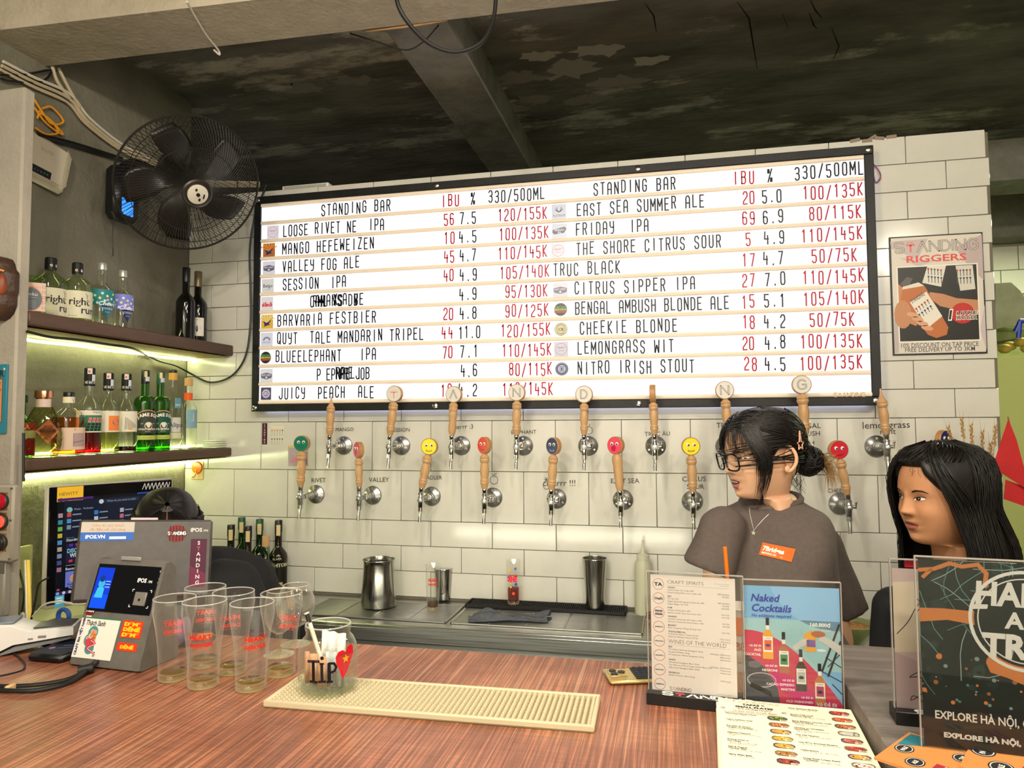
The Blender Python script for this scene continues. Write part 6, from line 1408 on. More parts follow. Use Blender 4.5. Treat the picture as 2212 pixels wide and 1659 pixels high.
# wood offcut and blue clip behind the terminal
q = at(150, 1338, Y=-1.02); t = thing('wood_block', 'rough brown wood offcut in front of the monitor foot', 'wood block', (q.x + .03, -1.04, .9402)); b = MB(); b.box((0, 0, .035), (.16, .06, .07), .008); b.build('block', noisy('offcut_wood', '#8a6248', '#6d4a34', 10, .6), t)
b = MB(); b.torus((-.03, 0, .082), .018, .006, 20, 8, 'y'); b.build('blue_loop', mat('blue_rubber', '#2a4f9e', .4), t)
# plush toy and tray behind the terminal
q = at(346, 1400, Z=1.05); t = thing('plush_toy', 'small purple and white dog toy behind the pint glasses', 'toy', (q.x + .004, q.y + .035, 1.0402)); PU = mat('plush_purple', '#8f86b8', .8); PW = mat('plush_white', '#dcd8e0', .8)
b = MB(); b.ball((0, 0, .034), .030, 18, 12, (1.1, .9, 1.1)); b.build('head', PU, t); b = MB(); b.ball((-.016, -.022, .022), .018, 16, 10, (1.1, .9, .95)); b.build('muzzle', PW, t); b = MB(); b.ball((-.026, -.036, .024), .005, 10, 8); b.build('nose', M_BLACK, t)
for sx in (-1, 1): b = MB(); b.ball((.008 + .024 * sx, .004, .050), .016, 12, 8, (.7, .6, 1.4)); b.build('ear', PU, t)
b = MB(); b.ball((-.018, -.034, .010), .007, 10, 6, (1, .5, .5)); b.build('tongue', mat('plush_pink', '#d8607a', .7), t)
q = at(392, 1390, Z=1.045); t = thing('card_tray', 'dark flat tray holding red and orange cards behind the pints', 'tray', (q.x + .005, q.y + .02, 1.0402), .4); b = MB(); b.box((0, 0, .004), (.105, .060, .008), .002); b.build('tray', mat('dark_tray', '#45403c', .5), t); b = MB(); b.box((-.012, .004, .0105), (.060, .040, .004), .001); b.build('red_card', mat('red_card', '#c84450', .5), t); b = MB(); b.box((.030, .010, .0105), (.034, .040, .005), .001); b.build('orange_card', mat('orange_card', '#d88a3a', .5), t)
# hook and stickers on the wall, stack behind the bending person
q = at(427, 1016, Y=0); t = thing('wall_hook', 'round orange adhesive hook on a clear pad on the tiles', 'hook', (q.x, -.0006, q.z)); b = MB(); b.box((0, -.001, 0), (.058, .002, .078), .0008); b.build('pad', mat('peach_pad', '#d8b884', .3), t); b = MB(); b.M = Matrix.Translation((0, -.002, .012)) @ Matrix.Rotation(pi / 2, 4, 'X'); b.lathe([(.026, 0), (.024, .006), (.001, .009)], 28); b.build('disc', mat('orange_plastic', '#e87a1c', .3), t)
b = MB(); b.tube(spline([(0, -.012, .004), (0, -.014, -.018), (0, -.026, -.030), (0, -.034, -.020)], 5), .002, 7); b.build('wire_hook', M_CHROME, t)
def wall_sticker(label, px, py, w, h, draw, c):
  q = at(px, py, Y=0); t = thing('sticker', label, 'sticker', (q.x, -.0006, q.z), 0, 'stickers on the tiled wall'); b = MB(); b.box((0, -.0004, 0), (w, .0008, h)); b.build('paper', ink(c), t); s = Sheet(); draw(s); s.build('print', t, 'xz', (0, -.0008, 0))
def sk1(s):
  for k, ch in enumerate('STANDING'): s.text(ch, 0, .034 - .0105 * k, .010, '#d8c8cc', 1, 'C', .02)
wall_sticker('dark narrow upright sticker with the bar name on the tiles', 572, 937, .024, .090, sk1, '#4a2030')
def sk2(s):
  s.rect(-.030, .026, .030, .036, '#dcd8cc', 1); s.text('STANDING', 0, .030, .010, '#a8a49c', 2, 'C', fit=.054)
  for r in range(2):
    for k in range(5): s.rect(-.0265 + .0122 * k, .004 - .036 * r - .014, -.0255 + .0122 * k, .004 - .036 * r + .008, '#4a4a58', 2); s.circle(-.026 + .0122 * k, .014 - .036 * r, .0032, ['#c85a50', '#d8903a', '#c85a70', '#d8a03a', '#3a5a90'][k] if r == 0 else '#3a4a80', 2, 8)
wall_sticker('pale sticker printed with two rows of small beer taps', 600, 937, .062, .092, sk2, '#cfcbb8')
wall_sticker('pinkish picture sticker half behind the green-topped tap', 644, 985, .092, .086, lambda s: (s.rect(-.046, .036, .046, .043, '#cdb66a', 1), s.rect(-.044, -.040, .044, .034, '#a898a0', 1), s.poly([(-.040, -.030), (.01, -.02), (.03, .01), (-.01, .0)], '#c87890', 2), s.poly([(0, -.036), (.042, -.036), (.042, .02)], '#7a6a88', 2)), '#b4a8a4')
t = thing('bar_caddy', 'black tray with a pink folded cloth by the tiled wall', 'tray', (x_on(446, -.30, .99) - .035, -.22, .8505)); b = MB(); b.box((0, 0, .055), (.14, .20, .11), .006); b.build('box', mat('dark_box', '#25272a', .5), t); b = MB(); b.box((0, -.01, .122), (.12, .16, .022), .008); b.build('pink_cloth', mat('pink_cloth', '#b4596e', .8), t)
b = MB(); b.ball((-.02, .03, .150), .024, 14, 8, (1.2, 1, .8)); b.build('grey_lid', mat('grey_lid', '#77776c', .4), t)
# ================================================================== acrylic sign holders and printed matter
ACR = clear('acrylic', '#fafbfb', .92, gloss=.5)
ACE = mat('acrylic_edge', '#b9b2ac', .2, trans=.3)
def holder(label, P0, P1, H, draw, paper, base=None, top=.012, group='clear sign holders on the counters'):
  """P0, P1: foot of the acrylic's left and right end; paper (x0, w, z0, h) in the sign's plane; base (depth, height)."""
  P0, P1 = Vector(P0), Vector(P1); ex = P1 - P0; w = ex.length; c = (P0 + P1) / 2
  t = thing('sign_holder', label, 'sign', tuple(c), atan2(ex.y, ex.x), group)
  z0 = 0
  if base:
    d, bh = base; z0 = bh * .4; b = MB(); b.box((0, .004, bh / 2), (w + .004, d, bh), .001); b.build('base', M_BLACK, t)
    s = Sheet(); logo(s, -w * .34, -d * .36, w * .92, d * .30, '#d9d6d2', '#d9d6d2', '#d8484c', d * .085, 1, True); s.build('base_print', t, 'xy', (0, -.002, bh + .0002), .4)
  x0, pw, pz, ph = paper
  for yy in (-.0022, .0022):
    b = MB(); b.box((0, yy, (z0 + H) / 2), (w, .0018, H - z0), .0004); b.build('acrylic_panel', ACR, t)
  b = MB()
  for sx in (-1, 1): b.box((sx * (w / 2), 0, (z0 + H) / 2), (.0014, .0066, H - z0))
  b.box((0, 0, H), (w, .0066, .0014)); b.build('acrylic_edge', ACE, t)
  s = Sheet(); s.clip = (0, 0, pw, ph); draw(s, pw, ph); s.build('sheet', t, 'xz', (-w / 2 + x0, 0, pz), .6); return t
rs = random.Random(11)
SP = '#e6ddd6'
def dr_spirits(s, w, h):
  s.rect(0, 0, w, h, SP, 1); tx = w * .205; g = '#6a6664'; g2 = '#8c8784'
  s.text('CRAFT SPIRITS', tx, h * .928, h * .042, '#5f5b5b', 2, 'L', -.012, fit=w * .43); s.rect(tx, h * .912, w * .93, h * .9135, g2, 2)
  s.text('Classic mixers with Tonic/Soda', w * .93, h * .945, h * .010, g2, 2, 'R'); s.text('Prices include VAT', w * .93, h * .930, h * .010, g2, 2, 'R')
  y = h * .888
  def head(t):
    nonlocal y
    s.text(t, tx, y, h * .0185, g, 2, 'L', .03); y -= h * .021
  def item(t, p=None):
    nonlocal y
    s.text(t, tx, y, h * .0195, '#77726f', 2, 'L', 0)
    if p: s.text(p, w * .93, y - h * .012, h * .018, '#77726f', 2, 'R', 0)
    y -= h * .0225
  for hd, its in (('VODKA', (('Cheers Silver Ice Vodka 40%', '80K (double)'), ('Cheers Mojita/Mint Lime Vodka 40%', '70/105K'))), ('GIN', (('TA Gin 45%', '80K (double)'), ('Saigon Spirits Dragonfruit Pink Gin 38%', '70/105K'), ('Saigon Baigur Gin 43%', '100/150K'))), ('RUM', (('Sampan White Rum 43%', '100/150K'), ('Belami Cuvée Calyx Dark Rum 45%', '120/170K'))), ('WHISKEY', (('Jameson Caskmates IPA Edition 40%', '90/135K'), ('Jameson Caskmates Stout Edition 40%', '90/135K'))), ('BRANDY', (('Elixir Hungarian Mango Brandy 52%', '120/170K'),)), ('TEQUILA/MEZCAL', (('Arquitecto Blanco Tequila 42.5%', '155K (shot)'), ('Aqua San Baltazar Mezcal 47.5%', '135K (shot)')))):
    head(hd); [item(*i) for i in its]; y -= h * .010
  y -= h * .020; s.text('WINES OF THE WORLD', tx, y, h * .050, '#5f5b5b', 2, 'L', -.012, fit=w * .68); s.rect(tx, y - h * .013, w * .93, y - h * .0115, g2, 2); y -= h * .036
  for hd, its in (('RED', (('Woolshed Cabernet Sauvignon (Aus)', '140K/glass, 650K/bottle'), ('Hereford Malbec (Arg)', '600K/bottle'), ('M.Chapoutier Marius Languedoc (Fra)', '675K/bottle'))), ('WHITE', (('Woolshed Sauvignon Blanc (Aus)', '140K/glass, 650K/bottle'), ('The Winery of Good Hope Chenin Blanc (SA)', '745K/bottle'), ('Allan Scott Sauvignon Blanc (NZ)', '795K/bottle'))), ('PROSECCO', (('Belstar Prosecco Brut (Italy)', '950K/bottle'),))):
    head(hd); [item(*i) for i in its]; y -= h * .022
  for k, nm in enumerate(('TA', "Ored's", 'AURA', 'JAMESON', 'SAIGON', 'ARQUITECTO', 'BAIGUR', 'SAMPAN')):
    cy = h * (.918 - .1235 * k); s.ring(w * .095, cy, w * .066, w * .0075, '#d0927e', 2, 32); sz = w * (.058 if k == 0 else .044 if k == 1 else .020)
    if k == 2: s.rect(w * .05, cy - w * .03, w * .14, cy + w * .03, '#5a5466', 2); s.text(nm, w * .095, cy - w * .010, w * .034, SP, 3, 'C', .05)
    else: s.text(nm, w * .095, cy - sz * .36, sz, '#2f3236', 2, 'C', .04, fit=min(w * .10, 9))
  logo(s, w * .215, h * .012, w * .25, h * .026, '#9a8c84', SP, '#e09a94', h * .005, 2, True); s.text('WELCOME TO THE BAR', w * .94, h * .012, h * .011, g2, 2, 'R')
holder('clear stand with black base holding the craft spirits and wines card', at(1402, 1512, Z=1.0402), at(1611, 1535, Z=1.0402), .234, dr_spirits, (.006, .1495, .020, .2085), (.052, .020))
def dr_naked(s, w, h):
  s.rect(0, 0, w, h, '#7fb2dc', 1); s.rect(0, h * .30, w, h * .72, '#9cc4cc', 2); s.circle(w * .95, h * 1.2, w * .72, '#8fbbe4', 2, 40); s.rect(0, h, w, h * 1.8, SP, 2) if False else None
  red = [(0, h * .62)] + [(w * (.03 + .98 * k / 16), h * (.62 - .60 * (k / 16) ** 1.9)) for k in range(17)] + [(w, 0), (0, 0)]
  s.poly(red, '#c8405a', 3); s.poly([(w * .25, h * .36), (w * .5, h * .22), (w, h * .0), (w * .6, 0), (w * .3, h * .16)], '#c92c72', 4); s.poly([(0, 0), (w * .36, 0), (w * .34, h * .13), (w * .22, h * .30), (0, h * .42)], '#4a4a52', 5)
  s.ring(w * .17, h * .20, w * .15, w * .012, '#a8a8ac', 6, 20, ry=h * .06); s.circle(w * .10, h * .33, w * .07, '#6a6a70', 6, 16, h * .03); s.poly([(w * .04, h * .14), (w * .28, h * .06), (w * .26, h * .11), (w * .06, h * .18)], '#1c1c20', 7)
  for a, b_ in (((.99, .70), (.80, .30)), ((1.0, .56), (.86, .26)), ((.84, .42), (1.0, .34)), ((.86, .34), (1.0, .46)), ((.80, .30), (1.0, .22)), ((.9, .2), (1.0, .12))): s.stroke([(w * a[0], h * a[1]), (w * b_[0], h * b_[1])], w * .022 if a[1] > .5 else w * .010, '#3c3a3c', 4)
  s.text('Naked', w * .075, h * .868, h * .088, '#3d45a8', 6, 'L', .022, .22); s.text('Cocktails', w * .075, h * .782, h * .088, '#3d45a8', 6, 'L', .022, .22); s.text('No additions required', w * .08, h * .735, h * .036, '#3d45a8', 6, 'L', .012, .22)
  s.text('160.000đ', w * .90, h * .672, h * .044, '#f2f2ee', 6, 'R', .03); s.text('/Glass', w * .90, h * .636, h * .032, '#e8f0f4', 6, 'R', .0, .25)
  for cx, top, c, pc, nm, ty in ((.245, .73, '#e2a23c', '#e06a2c', ('Vẻ Để Đi', 'PHỞ', 'COCKTAIL'), .48), (.41, .615, '#b06a50', '#3f8a5a', ('Vẻ Để Đi', 'NEGRONI'), .315), (.585, .475, '#45423e', '#b8b8b4', ('Vẻ Để Đi', 'CACAO ESPRESSO', 'MARTINI'), .20), (.775, .365, '#c07a4a', '#b0486a', ('Vẻ Để Đi', 'OLD FASHIONED'), .065)):
    bw = w * .055; s.rect(w * cx - bw * .32, h * (top - .065), w * cx + bw * .32, h * top, '#26262a', 6); s.rect(w * cx - bw * .32, h * (top - .105), w * cx + bw * .32, h * (top - .065), '#e8e4dc', 6)
    s.poly([(w * cx - bw, h * (top - .35)), (w * cx + bw, h * (top - .35)), (w * cx + bw, h * (top - .15)), (w * cx + bw * .32, h * (top - .10)), (w * cx - bw * .32, h * (top - .10)), (w * cx - bw, h * (top - .15))], c, 6)
    s.rect(w * cx - bw * .9, h * (top - .29), w * cx + bw * .9, h * (top - .16), '#eae6de', 7); s.rect(w * cx - bw * .7, h * (top - .275), w * cx + bw * .7, h * (top - .19), pc, 8); s.circle(w * cx, h * (top - .235), bw * .5, '#4a44a0' if pc == '#e06a2c' else '#2a2a30', 9, 12, h * .014); s.text('Vẻ Để Đi', w * cx, h * (top - .18), h * .012, '#4a4a50', 8, 'C')
    for k, q in enumerate(nm): s.text(q, w * cx - bw * 1.35, h * (ty - .038 * k), h * (.028 if k else .025), '#f4ecea', 7, 'R', .02 if k else .01, 0 if k else .2)
  s.poly([(w * .50, h * .50), (w * .60, h * .56), (w * .67, h * .57), (w * .68, h * .53), (w * .60, h * .50), (w * .53, h * .46)], '#c9c9c6', 6); s.poly([(w, h * .52), (w * .88, h * .58), (w * .80, h * .60), (w * .77, h * .56), (w * .86, h * .52), (w, h * .44)], '#c9c9c6', 6)
  s.poly([(w * .63, h * .46), (w * .74, h * .46), (w * .75, h * .60), (w * .70, h * .64), (w * .62, h * .60)], '#e8a84a', 5); s.rect(w * .65, h * .50, w * .74, h * .56, '#7a6aa8', 6); s.circle(w * .77, h * .61, w * .075, '#b46e48', 7, 18, h * .026); s.circle(w * .80, h * .475, w * .05, '#dfe8ea', 5, 14, h * .012)
  s.text('Vẻ Để Đi', w * .94, h * .012, h * .040, '#f2e8e8', 8, 'R', .02); s.rect(0, 0, w, .0006, '#f0ece6', 9)
holder('clear stand holding the blue and red naked cocktails sheet', at(1607, 1532, Z=1.0402), at(1824, 1547, Z=1.0402), .228, dr_naked, (.004, .160, .012, .2055))
def dr_map(s, w, h):
  s.rect(0, 0, w, h, '#16201e', 1); O = '#b9713c'
  for k in range(70):
    x, y = rs.uniform(0, w), rs.uniform(h * .30, h); r = rs.uniform(.004, .014); s.poly([(x + r * rs.uniform(.5, 1.2) * cos(q * 1.2), y + r * rs.uniform(.4, 1) * sin(q * 1.2)) for q in range(5)], rs.choice(['#243330', '#1c2b2a', '#2c3a36', '#203634']), 2)
  for k in range(64):
    x, y = rs.uniform(0, w), rs.uniform(h * .22, h); d = rs.choice([0, pi / 2, .5, 2.2]); P = [(x, y)]
    for q in range(4): x += cos(d) * .018; y += sin(d) * .018; d += rs.uniform(-.4, .4); P.append((min(max(x, 0), w), min(max(y, h * .2), h)))
    s.stroke(P, .0009, rs.choice(['#4f7a7a', '#5f8a88', '#8fa8a4']), 3)
  for k in range(60):
    x, y = rs.uniform(0, w), rs.uniform(h * .24, h * .5); s.circle(x, y, rs.uniform(.001, .0035), rs.choice([O, '#8a5a34', '#4f7470', '#6a8a86']), 3, 6)
  s.stroke([(0, h * .94), (w * .08, h * .95), (w * .16, h * .985), (w * .22, h * .97), (w * .30, h * .985), (w * .34, h * .94), (w * .33, h * .88), (w * .37, h * .84), (w * .38, h * .79)], .0055, O, 4); s.stroke([(w * .02, h * .90), (w * .07, h * .95)], .005, O, 4)
  s.poly([(0, h * .66), (w * .14, h * .68), (w * .30, h * .66), (w * .46, h * .60), (w * .60, h * .52), (w * .72, h * .42), (w * .82, h * .26), (w * .84, h * .10), (w * .92, h * .10), (w * .90, h * .28), (w * .80, h * .46), (w * .66, h * .58), (w * .46, h * .68), (w * .28, h * .735), (w * .12, h * .74), (0, h * .735)], O, 4)
  s.poly([(w * .34, h * .52), (w * .42, h * .58), (w * .47, h * .50), (w * .58, h * .46), (w * .62, h * .38), (w * .50, h * .37), (w * .42, h * .40), (w * .34, h * .42), (w * .32, h * .47)], O, 4); s.circle(w * .09, h * .48, .004, O, 4, 8)
  s.rect(0, 0, w, h * .235, '#14191a', 2)
  cx, cy, R = w * .52, h * .70, .066; L = '#cfcdc8'
  s.circle(cx, cy, R * .93, '#18201f', 5, 40); s.ring(cx, cy, R, .0045, L, 6, 40, .2, 5.9); s.ring(cx, cy, R * .86, .0016, L, 6, 40, .5, 5.4)
  s.text('HANOI', cx + .002, cy + .020, .044, L, 8, 'C', .035, .08, fit=.122); s.text('ALE', cx, cy - .010, .030, L, 8, 'C', .035, .06); s.text('TRAIL', cx + .002, cy - .050, .044, L, 8, 'C', .04, .06, fit=.112)
  s.poly([(cx - .066, cy + .012), (cx - .045, cy + .014), (cx - .044, cy + .020), (cx - .066, cy + .019)], L, 8)
  s.text('EXPLORE HÀ NỘI, ONE BEER AT A TIME', w * .06, h * .150, h * .060, L, 5, 'L', .02, fit=w * .90); s.text('EXPLORE HÀ NỘI, ONE BEER AT A TIME', w * .10, h * .055, h * .036, L, 5, 'L', .05, fit=w * .82)
holder('clear stand holding the dark orange-rivered ale trail map poster', at(1990, 1617, Z=1.0892), at(2375, 1666, Z=1.0892), .268, dr_map, (.004, .246, .006, .258))
def dr_line(s, w, h):
  s.rect(0, 0, w, h, '#c5b0ac', 1); s.poly([(0, h * .40), (w, h * .48), (w, h * .96), (0, h * .90)], '#d8c8b0', 2); s.poly([(0, 0), (w * .34, 0), (w * .30, h * .30), (0, h * .40)], '#b79f9f', 2); s.poly([(w * .24, 0), (w * .5, h * .34), (w * .6, 0)], '#cdbcb4', 3)
  P = spline([(w * q[0], h * q[1], 0) for q in ((.02, .53), (.10, .62), (.17, .74), (.22, .77), (.26, .74), (.25, .64), (.28, .55), (.26, .42), (.22, .30), (.14, .26), (.10, .23), (.16, .235), (.26, .20), (.14, .09), (.10, .07), (.13, .10), (.24, .03), (.34, .05))], 8)
  s.stroke([(p.x, p.y) for p in P], .0012, '#3c3038', 4); s.ring(w * .165, h * .745, .005, .0011, '#3c3038', 4, 12, -1.6, 1.6, ry=.009); logo(s, w * .1, -.2, .01, .01) if False else None
  s.rect(w * .12, h * .945, w * .90, h * .947, '#b49a98', 3)
t = holder('clear stand with black base holding the line drawing sheet', at(1933, 1556, Z=1.0892), at(2212, 1583, Z=1.0892), .246, dr_line, (.003, .198, .018, .214), (.045, .020))
wl = (Vector(at(1933, 1556, Z=1.0892)) - Vector(at(2212, 1583, Z=1.0892))).length
b = MB(); b.box((-wl / 2 + .036, .0046, .238), (.028, .001, .010)); b.build('red_tab', mat('red_tab', '#e0283c', .5), t)

# menu stack, flyers
def pile(name, label, corner, n, th, draw, c, group=None, rot0=0.0, jit=.004, top_fn=None, cat='menu'):
  tl, tr_, w, h = corner; ex = Vector((tr_.x - tl.x, tr_.y - tl.y, 0)).normalized(); a = atan2(ex.y, ex.x); ey = Vector((ex.y, -ex.x, 0)); base = tl.z - n * th
  rj2 = random.Random(3)
  for k in range(n):
    dx, dy = (rj2.uniform(-jit, jit), rj2.uniform(-jit, jit)) if k < n - 1 else (0, 0); da = rj2.uniform(-.012, .012) if k < n - 1 else 0
    o = tl + ex * dx + ey * dy; t = thing(name, label[1] if k == n - 1 else label[0], cat, (o.x, o.y, base + th * k), a + da, group)
    b = MB(); b.box((w / 2, -h / 2, th / 2), (w, h, th * .92)); b.build('paper', ink(c), t)
    if k == n - 1: s = Sheet(); s.clip = (0, 0, w, h); draw(s, w, h); s.build('print', t, 'xy', (0, -h, th))
def dr_tapas(s, w, h):
  h0 = h; h = h * 1.33; s.oy = h0 - h
  c = '#f2ebcf'; g = '#5a5648'; s.l = 1; logo(s, w * .04, h * .966, w * .42, h * .024, '#9a8f72', c, '#e0a090', h * .0045, 1); s.text('TAPAS &', w * .27, h * .938, h * .024, '#3c3a34', 1, 'C', .06); s.text('SMALL PLATES', w * .27, h * .911, h * .024, '#3c3a34', 1, 'C', .06); s.text('ĐỒ NHẮM NHẬU', w * .27, h * .889, h * .017, '#5a5648', 1, 'C', .02); s.text('Great with Craft Beer', w * .27, h * .864, h * .020, '#d8583c', 1, 'C', .01, .3)
  for k in range(34): s.stroke([(w * (.045 + .0125 * k), h * .850), (w * (.048 + .0125 * k), h * .857)], .0011, '#3c3a34', 1)
  for sx, xx in ((-1, .05), (1, .47)):
    for k in range(3): s.stroke([(w * xx, h * (.885 + .005 * k)), (w * (xx - sx * -.035), h * (.889 + .008 * k - .004))], .001, '#3c3a34', 1)
  LFT = [('Marinated Mixed Olives', 'Oliu Ngâm Ngũ Vị', '95K', '#4f6a2c', '#b8b870'), ('Cajun Cashew Nuts', 'Hạt Điều Vị Cajun', '85K', '#a85a34', '#e0a068'), ('Pumpkin & Goat\'s Cheese Croquettes', 'Bí Đỏ Nhồi Phô Mai Dê Chiên', '95K', '#d89a3c', '#f0c468'), ('Jalapeno Peppers', 'Ớt Jalapeno Nhồi Phomai Chiên', '135K', '#c8a43c', '#e8d070'), ('French Fries or Fat Chips', 'Khoai Tây Chiên hoặc Khoai Bổ Cau Chiên', '75K', '#e0a03c', '#f0c860'), ('Salt & Pepper Chicken Skin', 'Da Gà Chiên Tiêu Muối', '75K', '#a8703c', '#d8a068'), ('Spicy Meat Balls', 'Thịt Viên Sốt Cay', '110K', '#9a3c28', '#d07048')]
  RGT = [('Spicy Steamed Mussels', 'Tôm Bò Tẩm Bột Cay', '135K', '#b8382c', '#e07a5a'), ('Green Chili Craft Sausages (2pcs)', 'Xúc Xích Ớt Xanh Nướng', '180K', '#c8502c', '#e88a60'), ('Spicy Mexican Chorizo Craft Sausages (2pcs)', 'Xúc Xích Cay Kiểu Mexico Nướng', '180K', '#c06a34', '#e8a070'), ('Chicken or Vegetable Quesadilla', 'Bánh Tortilla Kẹp Phomai Gà hoặc Rau', '135K/90K', '#c8c4b8', '#e8e4d8'), ('Dip Dip Nachos', 'Nachos, Xốt Thịt Bò Băm Phomai', '195K', '#b85a44', '#e0907a'), ('Cao Bằng Smoked Sausage', 'Lạp Xưởng Cao Bằng Nướng', '150K', '#a8342c', '#d86a5a'), ('Calamarings', 'Mực Vòng Tẩm Bột Chiên', '180K', '#d8963c', '#f0c878'), ('Deep-fried Crispy Squid Tentacles', 'Râu Mực Tẩm Bột Chiên', '160K', '#d8d4cc', '#c84a3c')]
  for col, L, y0, dy in ((0, LFT, .835, .064), (1, RGT, .952, .067)):
    for k, (en, vn, pr, c1, c2) in enumerate(L):
      y = h * (y0 - dy * k); x = w * (.05 + .48 * col)
      ws = en.split(); l1 = en if len(en) < 24 else ' '.join(ws[:len(ws) // 2 + 1]); l2 = '' if len(en) < 24 else ' '.join(ws[len(ws) // 2 + 1:])
      s.text(l1, x, y, h * .0128, '#4a4638', 1, 'L', .04); yy = y - h * .013
      if l2: s.text(l2, x, yy, h * .0128, '#4a4638', 1, 'L', .04); yy -= h * .012
      s.text(vn if len(vn) < 26 else vn[:26].rsplit(' ', 1)[0], x + w * .012, yy, h * .0115, '#6a6450', 1, 'L', 0, .15)
      if len(vn) >= 26: s.text(vn[len(vn[:26].rsplit(' ', 1)[0]) + 1:], x + w * .012, yy - h * .011, h * .0115, '#6a6450', 1, 'L', 0, .15)
      px0, px1, py0, py1 = w * (.355 + .47 * col), w * (.50 + .47 * col), y - h * .030, y + h * .012; rr = (py1 - py0) * .25
      s.poly([(px0 + rr, py0), (px1 - rr, py0), (px1, py0 + rr), (px1, py1 - rr), (px1 - rr, py1), (px0 + rr, py1), (px0, py1 - rr), (px0, py0 + rr)], '#4a4258' if k % 2 == 0 else '#7a6a50', 1)
      s.circle((px0 + px1) / 2, (py0 + py1) / 2, (px1 - px0) * .44, c1, 2, 18, (py1 - py0) * .42)
      for q in range(9): s.circle(px0 + (px1 - px0) * rs.uniform(.16, .80), py0 + (py1 - py0) * rs.uniform(.25, .78), (px1 - px0) * rs.uniform(.05, .10), rs.choice([c2, c2, c1]), 3, 8, (py1 - py0) * .10, rs.uniform(0, 3))
      s.rect(px1 - w * .058, py0, px1, py0 + h * .012, '#f2ead0', 4); s.text(pr, px1 - w * .029, py0 + h * .002, h * .0105, '#3c3a44', 5, 'C', .04, fit=w * (.040 if len(pr) < 6 else .052))
tl_, tr2 = at(1551, 1507, Z=1.061), at(1838, 1533, Z=1.061)
pile('menu_sheet', ('cream menu sheet in the stack under the tapas menu', 'cream tapas and small plates menu on top of its stack'), (tl_, tr2, (tr2 - tl_).length, .300), 9, .0023, dr_tapas, '#f2ebcf', 'stack of cream food menus on the bar')
def dr_flyer(s, w, h):
  O = '#d08a4c'; s.rect(0, 0, w, h, O, 1); s.poly([(w * .3, h * .35), (w * .7, h * .40), (w, h * .75), (w, 0), (w * .4, 0)], '#e0b070', 2); s.poly([(w * .55, h * .98), (w * .95, h * .98), (w * .98, h * .80), (w * .72, h * .84)], '#2f7a88', 3)
  for x, y, tx in ((.22, .80, 'ALE'), (.48, .92, 'PALE'), (.30, .40, 'BREW'), (.72, .62, 'TAP')):
    s.circle(w * x, h * y, w * .125, '#2a2a2e', 3, 24, w * .10); s.ring(w * x, h * y, w * .105, w * .01, '#e0d8c8', 4, 24, ry=w * .082); s.text(tx, w * x, h * y - w * .02, w * .06, '#e8e0d0', 4, 'C', .05)
  s.rect(w * .02, h * .60, w * .36, h * .70, '#a83038', 3); s.text('NEW DESTINATION', w * .19, h * .635, w * .034, '#f0dcc8', 4, 'C', .03)
  for k in range(6): s.stroke([(w * (.3 + .1 * k), h * .1), (w * (.45 + .08 * k), h * .45), (w * .9, h * (.3 + .08 * k))], .0006, '#b9865a', 3)
f0, f1 = at(1888, 1632, Z=1.095), at(1976, 1569, Z=1.095)
for k, (p0, p1, lb) in enumerate(((f0, f1, 'orange trail flyer with black round badges, poking out furthest under the map stand'), (at(2072, 1655, Z=1.0965), at(2094, 1612, Z=1.0965), 'orange trail flyer with blue lake patch lying before the map stand'))):
  ex = Vector((p1.x - p0.x, p1.y - p0.y, 0)).normalized(); t = thing('flyer', lb, 'flyer', (p0.x, p0.y, 1.0895 + .0035 * k), atan2(ex.y, ex.x), 'orange trail flyers on the side counter'); w = .148; h = .21
  b = MB(); b.box((w / 2 if k else .06, -h / 2, .0015), (w if k else .12, h, .003)); b.build('paper', ink('#d08a4c'), t); s = Sheet(); s.clip = (0, 0, w if k else .12, h); dr_flyer(s, w if k else .12, h); s.build('print', t, 'xy', (0, -h, .0031))
# cup with orange straw behind the stands
q = at(1596, 1470, Z=1.0402); t = thing('paper_cup', 'printed white paper cup with orange straw behind the sign stands', 'cup', (q.x + .01, q.y + .075, 1.0402))
b = MB(); b.lathe([(.026, 0), (.036, .125), (.0372, .127), (.0355, .128), (.0345, .125), (.025, .004)], 28, True, True); b.build('cup', mat('cup_white', '#ddd2c4', .5), t); s = Sheet(); s.rect(-.03, .075, .03, .112, '#d8763a', 1, 10); s.text('BEER', 0, .045, .022, '#a8603a', 1, 'C', .04); s.rect(-.03, .02, .03, .038, '#c9b49c', 1, 10); s.build('print', t, fn=cylmap(.0315, radians(20), taper=lambda v: .0265 + .08 * v + .0005))
b = MB(); b.tube([(-.012, .0, .01), (-.026, .0, .247)], .0042, 12); b.build('straw', mat('orange_straw', '#f2791a', .35), t)

